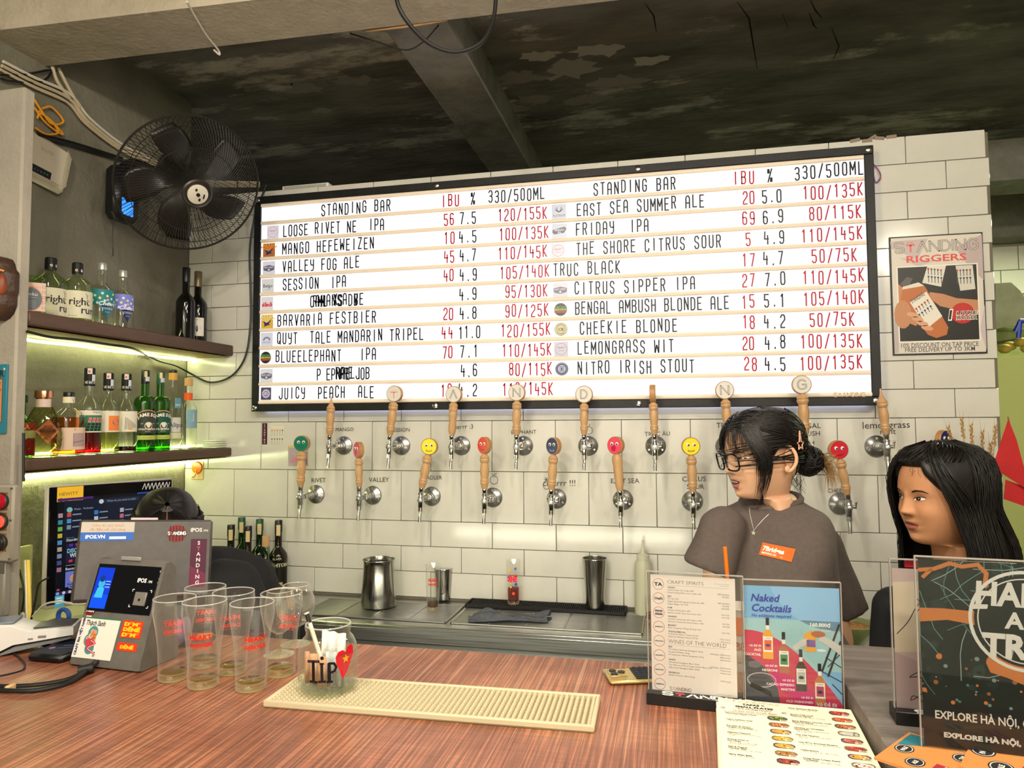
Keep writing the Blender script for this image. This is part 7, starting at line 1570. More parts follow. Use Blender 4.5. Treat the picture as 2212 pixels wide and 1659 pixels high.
# poster on the tiled wall
xa, xb = x_on(1920, -.004, 2.2), x_on(2127, -.004, 2.0); z1, z0 = at(1919, 513, Y=-.004).z, at(1927, 768, Y=-.004).z
pw, ph = xb - xa, z1 - z0
t = thing('poster', 'framed growler offer poster with black edge on the tiles', 'poster', ((xa + xb) / 2, -.0008, z0)); b = MB(); b.box((0, -.003, ph / 2), (pw, .006, ph), .0008); b.build('frame', M_BLACK, t)
s = Sheet(); s.rect(-pw / 2 + .005, .005, pw / 2 - .005, ph - .005, '#cfc8bd', 1)
def PX(u): return -pw / 2 + pw * u
def PZ(v): return ph * v
for tri, c in (([(0.01, .96), (.42, .97), (.30, .80), (.02, .90)], '#b9aaaa'), ([(.7, .88), (.99, .98), (.99, .60), (.86, .70)], '#b4a2a2'), ([(.02, .30), (.10, .45), (.06, .02), (.02, .02)], '#b4a6a8'), ([(.99, .40), (.93, .20), (.99, .02)], '#bdb0b2'), ([(.1, .82), (.5, .78), (.3, .74)], '#bfb0ae')): s.poly([(PX(a), PZ(v)) for a, v in tri], c, 2)
logo(s, PX(.06), PZ(.862), pw * .88, ph * .085, '#5a5656', '#cfc8bd', '#d8686a', .0062, 3); s.text('RIGGERS', 0, PZ(.775), ph * .080, '#cf4a44', 3, 'C', .02, fit=pw * .64)
s.rect(PX(.065), PZ(.105), PX(.935), PZ(.745), '#e2dcd2', 3); s.rect(PX(.08), PZ(.115), PX(.92), PZ(.735), '#2b2a28', 4)
SKN = '#b9825e'; SK2 = '#cf9a78'
s.poly([(PX(a), PZ(v)) for a, v in ((.92, .44), (.70, .46), (.56, .50), (.42, .52), (.40, .48), (.52, .40), (.66, .37), (.92, .32))], SKN, 5)
s.poly([(PX(a), PZ(v)) for a, v in ((.08, .60), (.14, .56), (.20, .46), (.30, .34), (.26, .24), (.14, .28), (.08, .34))], SKN, 5)
s.poly([(PX(a), PZ(v)) for a, v in ((.40, .735), (.60, .735), (.54, .56), (.34, .60))], '#d4d0c4', 6); s.poly([(PX(a), PZ(v)) for a, v in ((.70, .73), (.88, .73), (.90, .53), (.74, .52))], '#c9c5ba', 6)
for r in range(2):
  for k in range(5):
    for ox, oz, st in ((.41, .715, .034), (.715, .69, .034)):
      x, zz = PX(ox + st * k), PZ(oz - .065 * r - (.004 * k if ox < .5 else 0)); s.circle(x, zz, .0034, ['#a83a34', '#8a4a3a', '#3a4a80', '#6a4a44', '#b0503a'][k] if r == 0 else '#3a4a70', 7, 8); s.rect(x - .0012, zz - .020, x + .0012, zz, '#5a5450', 7)
amb = [(.13, .575), (.30, .605), (.37, .565), (.60, .22), (.58, .16), (.47, .135), (.38, .165), (.10, .47)]
s.poly([(PX(a), PZ(v)) for a, v in amb], '#b46a3c', 8); s.poly([(PX(a), PZ(v)) for a, v in ((.13, .575), (.30, .605), (.36, .575), (.12, .55))], '#d8cfc4', 9); s.poly([(PX(a), PZ(v)) for a, v in ((.10, .60), (.18, .655), (.24, .64), (.20, .585), (.13, .575))], '#5a5450', 9)
lab = [(.20, .44), (.38, .525), (.54, .315), (.37, .215)]; s.poly([(PX(a), PZ(v)) for a, v in lab], '#dcd6ca', 10); a_ = atan2((.525 - .44) * ph, (.38 - .20) * pw)
s.text('STANDING', PX(.225), PZ(.43), .020, '#5a5656', 11, 'L', .02, rot=a_, fit=.050)
for r in range(2):
  for k in range(5):
    x, zz = PX(.265 + .031 * k + .03 * r), PZ(.385 + .0165 * k - .05 * r); s.circle(x, zz, .0036, '#b04a38' if r == 0 else '#34508a', 11, 8); s.stroke([(x, zz), (x + .006, zz - .013)], .0022, '#5a5450', 11)
for k in range(4): s.circle(PX(.225 + .05 * k), PZ(.335 - .038 * k), .020, SK2, 12, 12, .0085, -.25)
s.circle(PX(.12), PZ(.34), .028, SKN, 11, 14, .05)
s.circle(PX(.755), PZ(.335), .036, '#b8302c', 8, 30); s.text('1', PX(.60), PZ(.283), .050, '#ece8e0', 9, 'L', .07, .15); s.text('1', PX(.607), PZ(.288), .044, '#1c1c1c', 10, 'L', .03, .15)
for k, q in enumerate(('LITRE', 'RIGGER')): s.text(q, PX(.685), PZ(.321 - .040 * k), .0185, '#ece8e0', 9, 'L', .07, .12, fit=pw * .225); s.text(q, PX(.691), PZ(.3235 - .040 * k), .0165, '#1c1c1c', 10, 'L', .02, .12, fit=pw * .212)
s.text('10% DISCOUNT ON TAP PRICE', 0, PZ(.062), .022, '#5c5858', 4, 'C', .01, fit=pw * .82); s.text('FREE DELIVERY UP TO 3KM', 0, PZ(.024), .022, '#5c5858', 4, 'C', .01, fit=pw * .74)
s.build('print', t, 'xz', (0, -.0062, 0), .35)
# loose thin wires at the board's upper corner
for c, dz, nm in (('#c8283c', 0, 'red'), ('#2a4a9a', .006, 'blue')):
  P = [Vector((x_on(x, -.012, z), -.010, z)) for x, z in ((1886, 2.46 + dz), (1898, 2.44), (1903, 2.41 + dz), (1893, 2.395), (1888, 2.42 - dz))]; b = MB(); b.tube(spline(P, 6), .0016, 6); tag(b.build('cable', mat(nm + '_wire', c, .4)), 'thin %s wire looped beside the board\'s upper corner' % nm, 'cable')
# wheat in a vase, red pennants, bowl
q = at(2120, 1010, Y=-.14); t = thing('dried_wheat', 'dried wheat ears in a vase behind the long-haired woman', 'dried flowers', (q.x, -.14, .8505)); b = MB(); b.lathe([(.035, 0), (.045, .02), (.045, .16), (.025, .20), (.028, .22)], 20, True, False); b.build('vase', mat('dark_vase', '#4a4238', .4), t)
WH = mat('wheat', '#a8844e', .7)
for k, (px, py) in enumerate(((2078, 912), (2098, 926), (2122, 940), (2150, 928), (2168, 948), (2050, 930), (2140, 965))):
  tip = at(px, py, Y=-.14 - .02 * (k % 3)) - Vector(t.location); b = MB(); ba = Vector((.008 * (k - 3), 0, .18)); b.tube(spline([ba, ba * .5 + tip * .5 + Vector((0, 0, .02)), tip], 5), .0012, 5)
  d = (tip - (ba * .5 + tip * .5)).normalized()
  for i in range(14):
    c = tip - d * .055 + d * (.0048 * i); sd = Vector((cos(i * 2.4), sin(i * 2.4), 0)) * .0045; b.tube([c, c + sd + d * .006, c + sd * .8 + d * .012], [.0012, .0026, .0006], 5)
    if i % 2 == 0: b.tube([c + sd + d * .01, c + sd * 2.2 + d * .045], [.0005, .0002], 3)
  b.build('wheat_ear', WH, t, fix=False)
q = at(2180, 1000, Y=-.30); t = thing('paper_pennant', 'red paper pennants hanging by the end of the tiled wall', 'pennant', tuple(q)); RD = noisy('red_paper', '#b81f22', '#a5181c', 8, .6)
for nm, P, yo in (('upper_pennant', [(2178, 905), (2196, 950), (2226, 1062), (2144, 1010), (2160, 960)], 0), ('lower_pennant', [(2172, 1036), (2226, 1056), (2226, 1098), (2168, 1078)], .012)):
  L = [at(x, y, Y=-.30 + yo) - q for x, y in P]; b = MB(); b.prism([(p.x, p.z) for p in L], yo - .0006, yo + .0006, 'y'); b.build(nm, RD, t, smooth=0)
b = MB(); b.tube([at(2177, 900, Y=-.296) - q, at(2232, 1120, Y=-.29) - q], .002, 6); b.build('stick', mat('pennant_stick', '#7a5a34', .6), t)
q = at(1850, 1384, Z=.90); t = thing('bowl', 'pale green bowl of food on the steel counter behind the glasses wearer', 'bowl', (q.x, max(q.y, -.30), .8505)); b = MB(); b.lathe([(.035, 0), (.040, .006), (.075, .050), (.082, .075), (.079, .075), (.070, .050), (.001, .012)], 32, True, True); b.build('bowl', mat('celadon', '#a9b87e', .3), t); b = MB(); b.lathe([(.072, .058), (.05, .068), (.001, .072)], 20, True, True); b.build('food', noisy('food', '#8a4a24', '#b89048', 60, .6), t)
# kitchen pieces past the wall's end
t = thing('kitchen_partition', 'lime green partition board past the end of the tiled wall', 'partition', (2.95, .42, 0)); b = MB(); b.box((0, 0, .905), (1.2, .03, 1.80), .003); b.build('panel', mat('lime_panel', '#b9c476', .5), t)
q = at(2195, 762, Y=.50); t = thing('storage_box', 'clear storage box with blue clip handle on the lime partition', 'box', (q.x + .10, .50, 1.806)); b = MB(); b.box((0, 0, .055), (.36, .22, .11), .01); b.build('clear_body', clear('box_plastic', '#e8ecd0', .8), t)
b = MB()
for k in range(12): b.ball((-.14 + .026 * k, .02 * sin(k * 2), .03 + .012 * (k % 3)), .024, 10, 6, (1.1, .9, .8))
b.build('potato_slices', mat('potato', '#c9a85a', .6), t); t.children[-1]['kind'] = 'stuff'
b = MB(); b.tube([(-.150, -.118, .085), (-.135, -.125, .125), (.16, -.125, .125)], .009, 8); b.tube([(-.135, -.125, .125), (-.140, -.120, .06)], .009, 8); b.build('blue_handle', mat('blue_handle', '#1f3fb4', .35), t)
q = at(2180, 680, Y=.80); t = thing('steel_sheet', 'dull green-tinted steel hood sheet behind the storage box', 'hood', tuple(q)); L = [at(x, y, Y=.80) - q for x, y in ((2150, 745), (2150, 612), (2184, 610), (2204, 628), (2216, 650), (2260, 690), (2260, 725))]; b = MB(); b.prism([(p.x, p.z) for p in L], 0, .012, 'y'); b.build('sheet', noisy('old_steel', '#9a9c84', '#85876e', 9, .45, metal=.4), t, smooth=0); b = MB(); b.tube([L[0], L[-1]], .012, 8); b.build('rolled_edge', M_STEEL_DARK, t); b = MB(); b.box((.14, .03, -(q.z - .02) / 2 - .05), (.03, .03, q.z - .12)); b.build('post', M_STEEL_DARK, t)
# ================================================================== people
_IT = {}
def interp(tab, h):
  """Smooth (Hermite) lookup in rows (h, a, b, c) sorted from high to low."""
  if h >= tab[0][0]: return tab[0][1:]
  if h <= tab[-1][0]: return tab[-1][1:]
  k = round(h, 6)
  if k in _IT: return _IT[k]
  n = len(tab); i = next(j for j in range(n - 1) if tab[j + 1][0] <= h <= tab[j][0]); H = tab[i + 1][0] - tab[i][0]; t = (h - tab[i][0]) / H; out = []
  def sl(j, c):
    d0 = (tab[j][c] - tab[j - 1][c]) / (tab[j][0] - tab[j - 1][0]) if j else None; d1 = (tab[j + 1][c] - tab[j][c]) / (tab[j + 1][0] - tab[j][0]) if j < n - 1 else None
    if d0 is None or d1 is None: return d1 if d0 is None else d0
    return 0.0 if d0 * d1 <= 0 else 2 * d0 * d1 / (d0 + d1)
  for c in (1, 2, 3):
    p, q, m0, m1 = tab[i][c], tab[i + 1][c], sl(i, c) * H, sl(i + 1, c) * H
    out.append((2 * t ** 3 - 3 * t * t + 1) * p + (t ** 3 - 2 * t * t + t) * m0 + (3 * t * t - 2 * t ** 3) * q + (t ** 3 - t * t) * m1)
  _IT[k] = tuple(out); return _IT[k]
HEAD = [(.112, .002, -.012, .006), (.109, .026, -.038, .026), (.102, .046, -.060, .043), (.090, .064, -.079, .058), (.072, .078, -.093, .068), (.050, .087, -.100, .0735), (.030, .0905, -.101, .0755), (.014, .0905, -.100, .0755), (0, .0875, -.097, .0750), (-.016, .0865, -.092, .0735),
    (-.032, .0865, -.086, .0710), (-.048, .0860, -.080, .0665), (-.062, .0840, -.074, .0610), (-.076, .0800, -.069, .0540), (-.090, .0770, -.066, .0450), (-.100, .0700, -.064, .0370), (-.1055, .0560, -.063, .0330), (-.1075, .0360, -.063, .0380), (-.110, .0200, -.064, .0460), (-.125, .0100, -.067, .0500), (-.150, .0060, -.072, .0520), (-.180, .0060, -.078, .0560), (-.215, .012, -.085, .0660)]
def g2(x, h, cx, ch, sx, sh): return math.exp(-((x - cx) / sx) ** 2 - ((h - ch) / sh) ** 2)
class Head:
  def __init__(s, M, scale=1.0, nose=1.0, mouth_open=0.0, cheek=1.0, smile=0.0, chin=1.0):
    s.M = M; s.k = scale; s.nose = nose; s.mo = mouth_open; s.cheek = cheek; s.chin = chin
  def front(s, x, h):
    """Forward relief of the features at (x, h)."""
    ax = abs(x); d = 0
    nr = max(0, min(1, (.018 - h) / .046)); prof = (.0030 + .0175 * nr ** 1.25) * (1 if h > -.030 else max(0, 1 - ((-.030 - h) / .0095) ** 1.5))
    if -.0395 < h < .022: d += s.nose * prof * min(1, (.022 - h) / .010) * math.exp(-(x / (.0070 + .0042 * nr)) ** 2)
    d += s.nose * .0075 * g2(ax, h, .0125, -.0305, .0062, .0065)
    d -= .0085 * g2(ax, h, .030, .001, .0150, .0110); d += .0056 * g2(ax, h, .031, -.0015, .0125, .0075)
    d += .0022 * g2(ax, h, .030, .020, .018, .007) + s.cheek * .0050 * g2(ax, h, .044, -.030, .020, .020)
    d += .0046 * g2(x, h, 0, -.0520 + s.mo * .1, .017, .0050) + .0052 * g2(x, h, 0, -.0665 - s.mo * .4, .0150, .0058) - .0042 * g2(x, h, 0, -.0590 - s.mo * .1, .020, .0022 + s.mo * .2)
    d -= .0026 * g2(x, h, 0, -.0765 - s.mo * .4, .014, .0050) + .0012 * g2(x, h, 0, -.0435, .0035, .005); d += s.chin * .0055 * g2(x, h, 0, -.0915 - s.mo * .4, .0150, .0095)
    return d
  def loc(s, a, h, off=0.0):
    """Point of the head's skin at angle a (0 front, + her left) and height h."""
    f, b, w = interp(HEAD, h); n = 2.25
    ca, sa = cos(a), sin(a); e = 2 / n
    x = w * math.copysign(abs(sa) ** e, sa); cy = (f + b) * .18; R = (f - cy) if ca > 0 else (cy - b); y = cy + R * math.copysign(abs(ca) ** e, ca)
    if ca > 0: y += s.front(x, h) * min(1, ca * 1.6)
    if off:
      q = Vector((x / w, (y - cy) / max(R, 1e-6) , 0)); q = q.normalized() if q.length > 1e-6 else Vector((0, 1, 0))
      up = max(0.0, min(1.0, (h - .055) / .057)); q = q * sqrt(max(0, 1 - up * up)) + Vector((0, 0, up)); x += q.x * off; y += q.y * off; h += q.z * off
    return Vector((x, y, h)) * s.k
  def at(s, a, h, off=0.0): return s.M @ s.loc(a, h, off)
  def face_y(s, x, h):
    f, b, w = interp(HEAD, h); n = 2.25; cy = (f + b) * .18; q = min(.999, abs(x) / w); ca_ = (1 - q ** n) ** (1 / n)
    return cy + (f - cy) * ca_ + s.front(x, h) * min(1, ca_ ** 1.12 * 1.6)
  def fn(s):
    def F(u, v, h): return s.M @ (Vector((u, s.face_y(u, v) + h * 5 + .0003, v)) * s.k)
    return F
  def add(s, mb, low=-.215):
    hs = [.112, .1105, .108, .104, .098] + [.092 - .0042 * i for i in range(9)] + [.054 - .0032 * i for i in range(49)]
    hs = [h for h in hs if h > -.104] + [-.1045, -.1065, -.1080, -.1100, -.116, -.125, -.138, -.150, -.165, -.180, -.198, low]
    N = 120; R = []
    for h in hs:
      ring = []
      for i in range(N):
        t = 2 * pi * i / N - pi; a = t - .42 * sin(t) if abs(t) < pi else t; ring.append(s.at(a, h))
      R.append(ring)
    mb.rings(R)
SKIN = mat('skin', '#d4a585', .48, spec=.35); SKIN2 = mat('skin_second', '#b9845f', .5, spec=.35)
for m_ in (SKIN, SKIN2):
  I = m_.node_tree.nodes['Principled BSDF'].inputs; I['Subsurface Weight'].default_value = .12; I['Subsurface Radius'].default_value = (.010, .004, .002); I['Subsurface Scale'].default_value = .6
HAIR = noisy('black_hair', '#17120f', '#0d0a09', 30, rough=.42, spec=.45, stretch=(1, 1, .2)); HAIRB = mat('brown_hair_tips', '#9a7444', .5); HAIRM = mat('dark_brown_hair', '#3a2618', .42)
def fused(parts, voxel, smooth_it=6):
  """Runs overlapping closed pieces together into one continuous surface."""
  me = parts.mesh('t', [SKIN], 0); o = bpy.data.objects.new('t', me); COL.objects.link(o)
  r = o.modifiers.new('r', 'REMESH'); r.mode = 'VOXEL'; r.voxel_size = voxel; q = o.modifiers.new('s', 'SMOOTH'); q.iterations = smooth_it; q.factor = .5
  dg = bpy.context.evaluated_depsgraph_get(); ev = bpy.data.meshes.new_from_object(o.evaluated_get(dg)); v = [p.co.copy() for p in ev.vertices]; f = [tuple(p.vertices) for p in ev.polygons]
  bpy.data.objects.remove(o); bpy.data.meshes.remove(me); bpy.data.meshes.remove(ev); return v, f
def oval(c, hw, d, ax, ay, n=28, up=None):
  c = Vector(c); return [c + ax * (hw * math.copysign(abs(cos(2 * pi * i / n)) ** .85, cos(2 * pi * i / n))) + ay * (d * math.copysign(abs(sin(2 * pi * i / n)) ** .85, sin(2 * pi * i / n))) for i in range(n)]
def limb(mb, P, R, n=12):
  mb.tube(P, R, n)
  for p, r in ((P[0], R[0]), (P[-1], R[-1])): mb.ball(p, r, 12, 8)
def hand(mb, wrist, d, side, up):
  """Relaxed hand hanging along d; side: towards the thumb."""
  d, side = Vector(d).normalized(), Vector(side).normalized(); nrm = d.cross(side)
  m = Matrix((side, nrm, d)).transposed().to_4x4(); m.translation = Vector(wrist); M0 = mb.M; mb.M = m
  mb.rings([oval((0, 0, z), w, t, Vector((1, 0, 0)), Vector((0, 1, 0)), 16) for z, w, t in ((-.01, .026, .018), (.02, .034, .016), (.055, .040, .014), (.085, .039, .012))])
  for k, (x, L) in enumerate(((.029, .066), (.010, .074), (-.010, .069), (-.028, .054))):
    b0 = Vector((x, 0, .076)); P = [b0, b0 + Vector((0, .003, L * .42)), b0 + Vector((0, .014, L * .76)), b0 + Vector((0, .028, L))]; mb.tube(P, [.0095, .0088, .0080, .0068], 10); mb.ball(P[-1], .0068, 8, 6)
  P = [Vector((.026, .002, .018)), Vector((.046, .006, .042)), Vector((.050, .014, .070))]; mb.tube(P, [.012, .0105, .0082], 10); mb.ball(P[-1], .0082, 8, 6)
  mb.M = M0
def ear(mb, hd, side=1):
  pts = []
  c = hd.loc(side * pi / 2 * 1.10, -.006)
  for k in range(15):
    t = -2.2 + 4.4 * k / 14; pts.append(hd.M @ (c + Vector((side * (.010 + .006 * cos(t)), -.006 - .017 * cos(t * .9) * hd.k, .033 * sin(t * .72) * hd.k))))
  mb.tube(pts, [.0035] + [.0046] * 13 + [.0055], 8); M0 = mb.M
  mb.M = hd.M; mb.ball(tuple(c + Vector((side * .004, -.010, 0))), .015, 14, 10, (.40, .9, 1.65)); mb.ball(tuple(c + Vector((side * .008, .0, -.026))), .0085, 10, 8, (.6, .9, 1.1)); mb.M = M0
def strand(mb, P, r0, r1, n=4, flat=1.0):
  k = len(P); mb.tube(P, [r0 * (.55 + .45 * min(1, i / 2)) * (1 - i / (k - 1)) + r1 * i / (k - 1) for i in range(k)], n, True, flat)
def hair_shell(mb, hd, hb, thick, n=72, m=22, a0=-pi, a1=pi, top=.112):
  """Cap of hair from the crown down to height hb(a)."""
  closed = abs(a1 - a0 - 2 * pi) < 1e-6; N = n if closed else n + 1; out = []; inn = []
  for j in range(m + 1):
    v = j / m; ro = []; ri = []
    for i in range(N):
      a = a0 + (a1 - a0) * i / n; h = top + (hb(a) - top) * v; th = thick(a, h) * (1 if v < .86 else max(.12, (1 - v) / .14)) ; th *= 1 + .10 * noise.noise(Vector((a * 9, h * 10, 3))); ro.append(hd.at(a, h, th)); ri.append(hd.at(a, h, .0005))
    out.append(ro); inn.append(ri)
  mb.rings(out + inn[::-1], closed, closed, closed)
def person_frame(px, py, D, theta, pitch=0.0, roll=0.0, lead=1):
  """Head placed where the photo shows it; theta: turn from the lens towards the photo's left."""
  c = at(px, py, D=D); tc = (CAM - c).normalized(); tc.z = 0; tc.normalize(); lf = Vector((tc.y, -tc.x, 0))
  if lf.dot(AR) > 0: lf = -lf
  f = tc * cos(radians(theta)) + lf * sin(radians(theta)); left = Vector((0, 0, 1)).cross(f)   # her left
  M = Matrix((left, f, Vector((0, 0, 1)))).transposed().to_4x4(); M.translation = c
  # x axis must be her left: right-handed frame (left x forward = up is negative), so mirror-free basis is (right, forward, up)
  M = Matrix((-left, f, Vector((0, 0, 1)))).transposed().to_4x4(); M.translation = c
  return M @ Matrix.Rotation(radians(pitch), 4, 'X') @ Matrix.Rotation(radians(roll), 4, 'Y'), f, left
# NOTE on axes: local +x is her right, +y forward, +z up.

def facial(hd, parent, eyes, lips, brow='#2a1d16', mouth=None, gaze=(0, 0), lid=.6, lashes='#191210'):
  s = Sheet()
  for sx in (-1, 1):
    cx, cy = .0305 * sx, .0005; w, ht = .0135, .0052 * lid
    up_ = [(cx + w * math.cos(t) * 1, cy + (ht if True else 0) * math.sin(t) ** .8 * (1 + .15 * sx * 0)) for t in [pi * k / 12 for k in range(13)]]
    lo_ = [(cx - w * math.cos(t), cy - .0028 * lid * math.sin(t)) for t in [pi * k / 10 for k in range(1, 10)]]
    alm = [(x, y + .0016 * (1 if abs(x) > abs(cx) else -1) * abs(x - cx) / w) for x, y in up_ + lo_]
    s.poly(alm, '#d9cfc6', 1)
    ic = (cx + gaze[0], cy + .0006 + gaze[1]); s.poly([(min(max(ic[0] + .0054 * cos(q * pi / 8), cx - w), cx + w), min(max(ic[1] + .0054 * sin(q * pi / 8), cy - .0024 * lid), cy + ht * .92)) for q in range(16)], '#2b1a12', 2)
    s.circle(ic[0] - .0014, ic[1] + .0012, .0009, '#f2ece6', 3, 8)
    s.stroke([(x, y + .0002) for x, y in alm[:13]], [.0007] + [.0015] * 11 + [.0006], lashes, 3); s.stroke([(x, y + .0030) for x, y in alm[1:12]], .0005, '#8a5f48', 2)
    s.stroke(alm[13:], .0005, '#8a5a44', 2)
    s.stroke([(cx - sx * .012, .0165), (cx - sx * .002, .0200), (cx + sx * .010, .0195), (cx + sx * .019, .0145)], [.0034, .0040, .0032, .0010], brow, 1)
    s.circle(.0066 * sx, -.0385, .0034, '#5f3524', 1, 10, .0016)
  s.build('eyes_and_brows', parent, fn=hd.fn(), rough=.35)
  s = Sheet(); mo = hd.mo
  U = [(-.0215, -.0592), (-.014, -.0555), (-.006, -.0515), (0, -.0528), (.006, -.0515), (.014, -.0555), (.0215, -.0592)]; ML = [(.0215 - .0043 * k, -.0590 + .0006 * sin(k * .63)) for k in range(11)]
  def strip(A, B, c, l, n=10):
    P = []; F = []
    for k in range(n + 1):
      t = k / n
      def pick(L):
        q = t * (len(L) - 1); i = min(int(q), len(L) - 2); return (L[i][0] + (L[i + 1][0] - L[i][0]) * (q - i), L[i][1] + (L[i + 1][1] - L[i][1]) * (q - i))
      a_, b_ = pick(A), pick(B)
      for j in range(4): P.append((a_[0] + (b_[0] - a_[0]) * j / 3, a_[1] + (b_[1] - a_[1]) * j / 3))
      if k:
        for j in range(3): F.append((4 * k - 4 + j, 4 * k + j, 4 * k + j + 1, 4 * k - 3 + j))
    s.tris(P, F, c, l)
  up_dn = [(-x, -.0592 + mo * .15) if abs(x) > .02 else (-x, -.0583 + mo * .06) for x, _ in U][::-1]; up_dn = [(x, y) for x, y in sorted(up_dn)]
  strip(U, up_dn, lips, 1)
  lo_up = [(x, -.0592 - mo * (1.0 - (x / .0215) ** 2) * .62) for x in [-.0215 + .0043 * k for k in range(11)]]; lo_dn = [(x, -.0594 - (.0122 + mo * .62) * (1 - (x / .0222) ** 2) ** .7) for x in [-.0215 + .0043 * k for k in range(11)]]
  strip(lo_up, lo_dn, lips, 1)
  if mo > .003:
    strip(up_dn, lo_up, '#2e0f0f', 2); strip([(x * .72, y - .0004) for x, y in up_dn], [(x * .70, y - .0036) for x, y in up_dn], '#e2dbd2', 3)
  else: s.stroke(ML, .0011, '#5f2c26', 3)
  s.build('lips', parent, fn=hd.fn(), rough=.32)

# ---------------------------------------------------------------- the woman with glasses
M, fwd, left = person_frame(1645, 984, 1.85, 60, pitch=-5)
hd = Head(M, 1.0, nose=.95, mouth_open=.012)
c0 = M.translation
t = thing('person', 'woman with black glasses and dark brown orange-badged T-shirt behind the sign stands', 'person', (c0.x + .03, c0.y + .03, 0)); off = Vector(t.location)
def W(px, py, D): return at(px, py, D=D) - off
bd = radians(24); tcb = (CAM - c0); tcb.z = 0; tcb.normalize(); bl_ = -Vector((-tcb.y, tcb.x, 0)); bl_ = bl_ if bl_.dot(AR) < 0 else -bl_
bf = (tcb * cos(bd) + bl_ * sin(bd)).normalized(); ba = Vector((-bf.y, bf.x, 0)); ba = ba if ba.dot(AR) > 0 else -ba        # body forward and across (photo's right)
hd.M = Matrix.Translation(-off) @ M
Z3 = Vector((0, 0, 1))
sR, sL = W(1564, 1136, 1.81), W(1764, 1166, 1.93); nb = W(1666, 1078, 1.89)
hipc = Vector((nb.x, nb.y, .92)) + bf * .02;
b = MB()
chest = (sR + sL) / 2 + Vector((0, 0, .03))
b.rings([oval(p, hw, d, ba, bf) for p, hw, d in ((nb + Z3 * .015, .055, .050), (nb - Z3 * .02, .085, .062), (chest - Z3 * .01, .126, .080), (chest - Z3 * .12, .140, .098), (chest - Z3 * .28, .125, .090), (hipc, .150, .105), (hipc - Z3 * .08, .155, .11))])
eR, eL = sR + Vector((-.035, .02, -.27)), sL + Vector((.05, .0, -.27)); wR, wL = eR + bf * .06 + Vector((.0, 0, -.22)), eL + bf * .05 + Vector((-.01, 0, -.22))
for S, E_, Wr in ((sR, eR, wR), (sL, eL, wL)): limb(b, [S, E_], [.044, .036]); limb(b, [E_, Wr], [.036, .025]); hand(b, Wr, (0, 0, -1), bf, Z3)
for sg in (-1, 1):
  h0 = hipc + ba * (.08 * sg); limb(b, [h0, Vector((h0.x, h0.y + .01, .48))], [.082, .055]); limb(b, [Vector((h0.x, h0.y + .01, .48)), Vector((h0.x, h0.y + .03, .09))], [.053, .036]); b.box((h0.x + bf.x * .05, h0.y + .03 + bf.y * .05, .035), (.09, .22, .07), .03)
v, f = fused(b, .007, 4); b = MB(); b.add(v, f); hd.add(b); ear(b, hd, -1); ear(b, hd, 1); b.build('body', SKIN, t, smooth=180)
facial(hd, t, None, '#b2605a', gaze=(.002, -.0012), lid=.72)
# T-shirt
TS = noisy('taupe_cotton', '#5b504b', '#544a45', 90, .88, bump=.12, bscale=420)
b = MB(); b.rings([oval(p, hw, d, ba, bf, 36) for p, hw, d in ((nb + Z3 * .008 - bf * .004, .066, .060), (nb - Z3 * .014, .094, .076), (nb * .45 + chest * .55, .140, .090), (chest + Z3 * .004, .158, .098), (chest - Z3 * .06, .168, .112), (chest - Z3 * .16, .170, .124), (chest - Z3 * .30, .178, .128), (chest - Z3 * .46, .188, .132))])
for S, E_, r0, r1, L in ((sR, W(1530, 1234, 1.80), .062, .067, 1.0), (sL, W(1832, 1325, 1.93), .057, .066, 1.0)):
  d = (E_ - S) * L; b.tube([S + Vector((0, 0, .012)), S + d * .45, S + d], [r0 * .92, r0 * 1.03, r1], 20); b.ball(S - Vector((0, 0, .004)), r0 * .92, 16, 10)
v, f = fused(b, .0085, 22)
def folds(p):
  q = p - chest; n = Vector((q.x, q.y, 0)); n = n.normalized() if n.length > 1e-6 else n
  w = .011 * sin(16 * q.x - 9 * q.z + 3 * noise.noise(p * 5)) * max(0, min(1, (-q.z - .0) / .16)) + .009 * noise.noise(p * 11) + .007 * sin(30 * (q.x + q.z) + 4 * noise.noise(p * 7)) * max(0, min(1, abs(q.dot(ba)) / .15 - .5))
  return p + n * w
b = MB(); b.add([folds(p) for p in v], f); b.build('t_shirt', TS, t, smooth=180)
col = [nb + Z3 * (.012 - .030 * (.5 + .5 * cos(2 * pi * i / 40)) ) + ba * (.075 * sin(2 * pi * i / 40)) + bf * (.074 * cos(2 * pi * i / 40) + .004) for i in range(41)]
b = MB(); b.tube(col, .0085, 8, False, 1.0); b.build('collar', TS, t, smooth=180)
b = MB()
for sg in (-1, 1):
  h0 = hipc + ba * (.085 * sg); b.tube([h0 + Z3 * .06, Vector((h0.x, h0.y + .01, .48)), Vector((h0.x, h0.y + .03, .10))], [.098, .075, .062], 18)
b.build('trousers', mat('dark_trousers', '#22222a', .8), t)
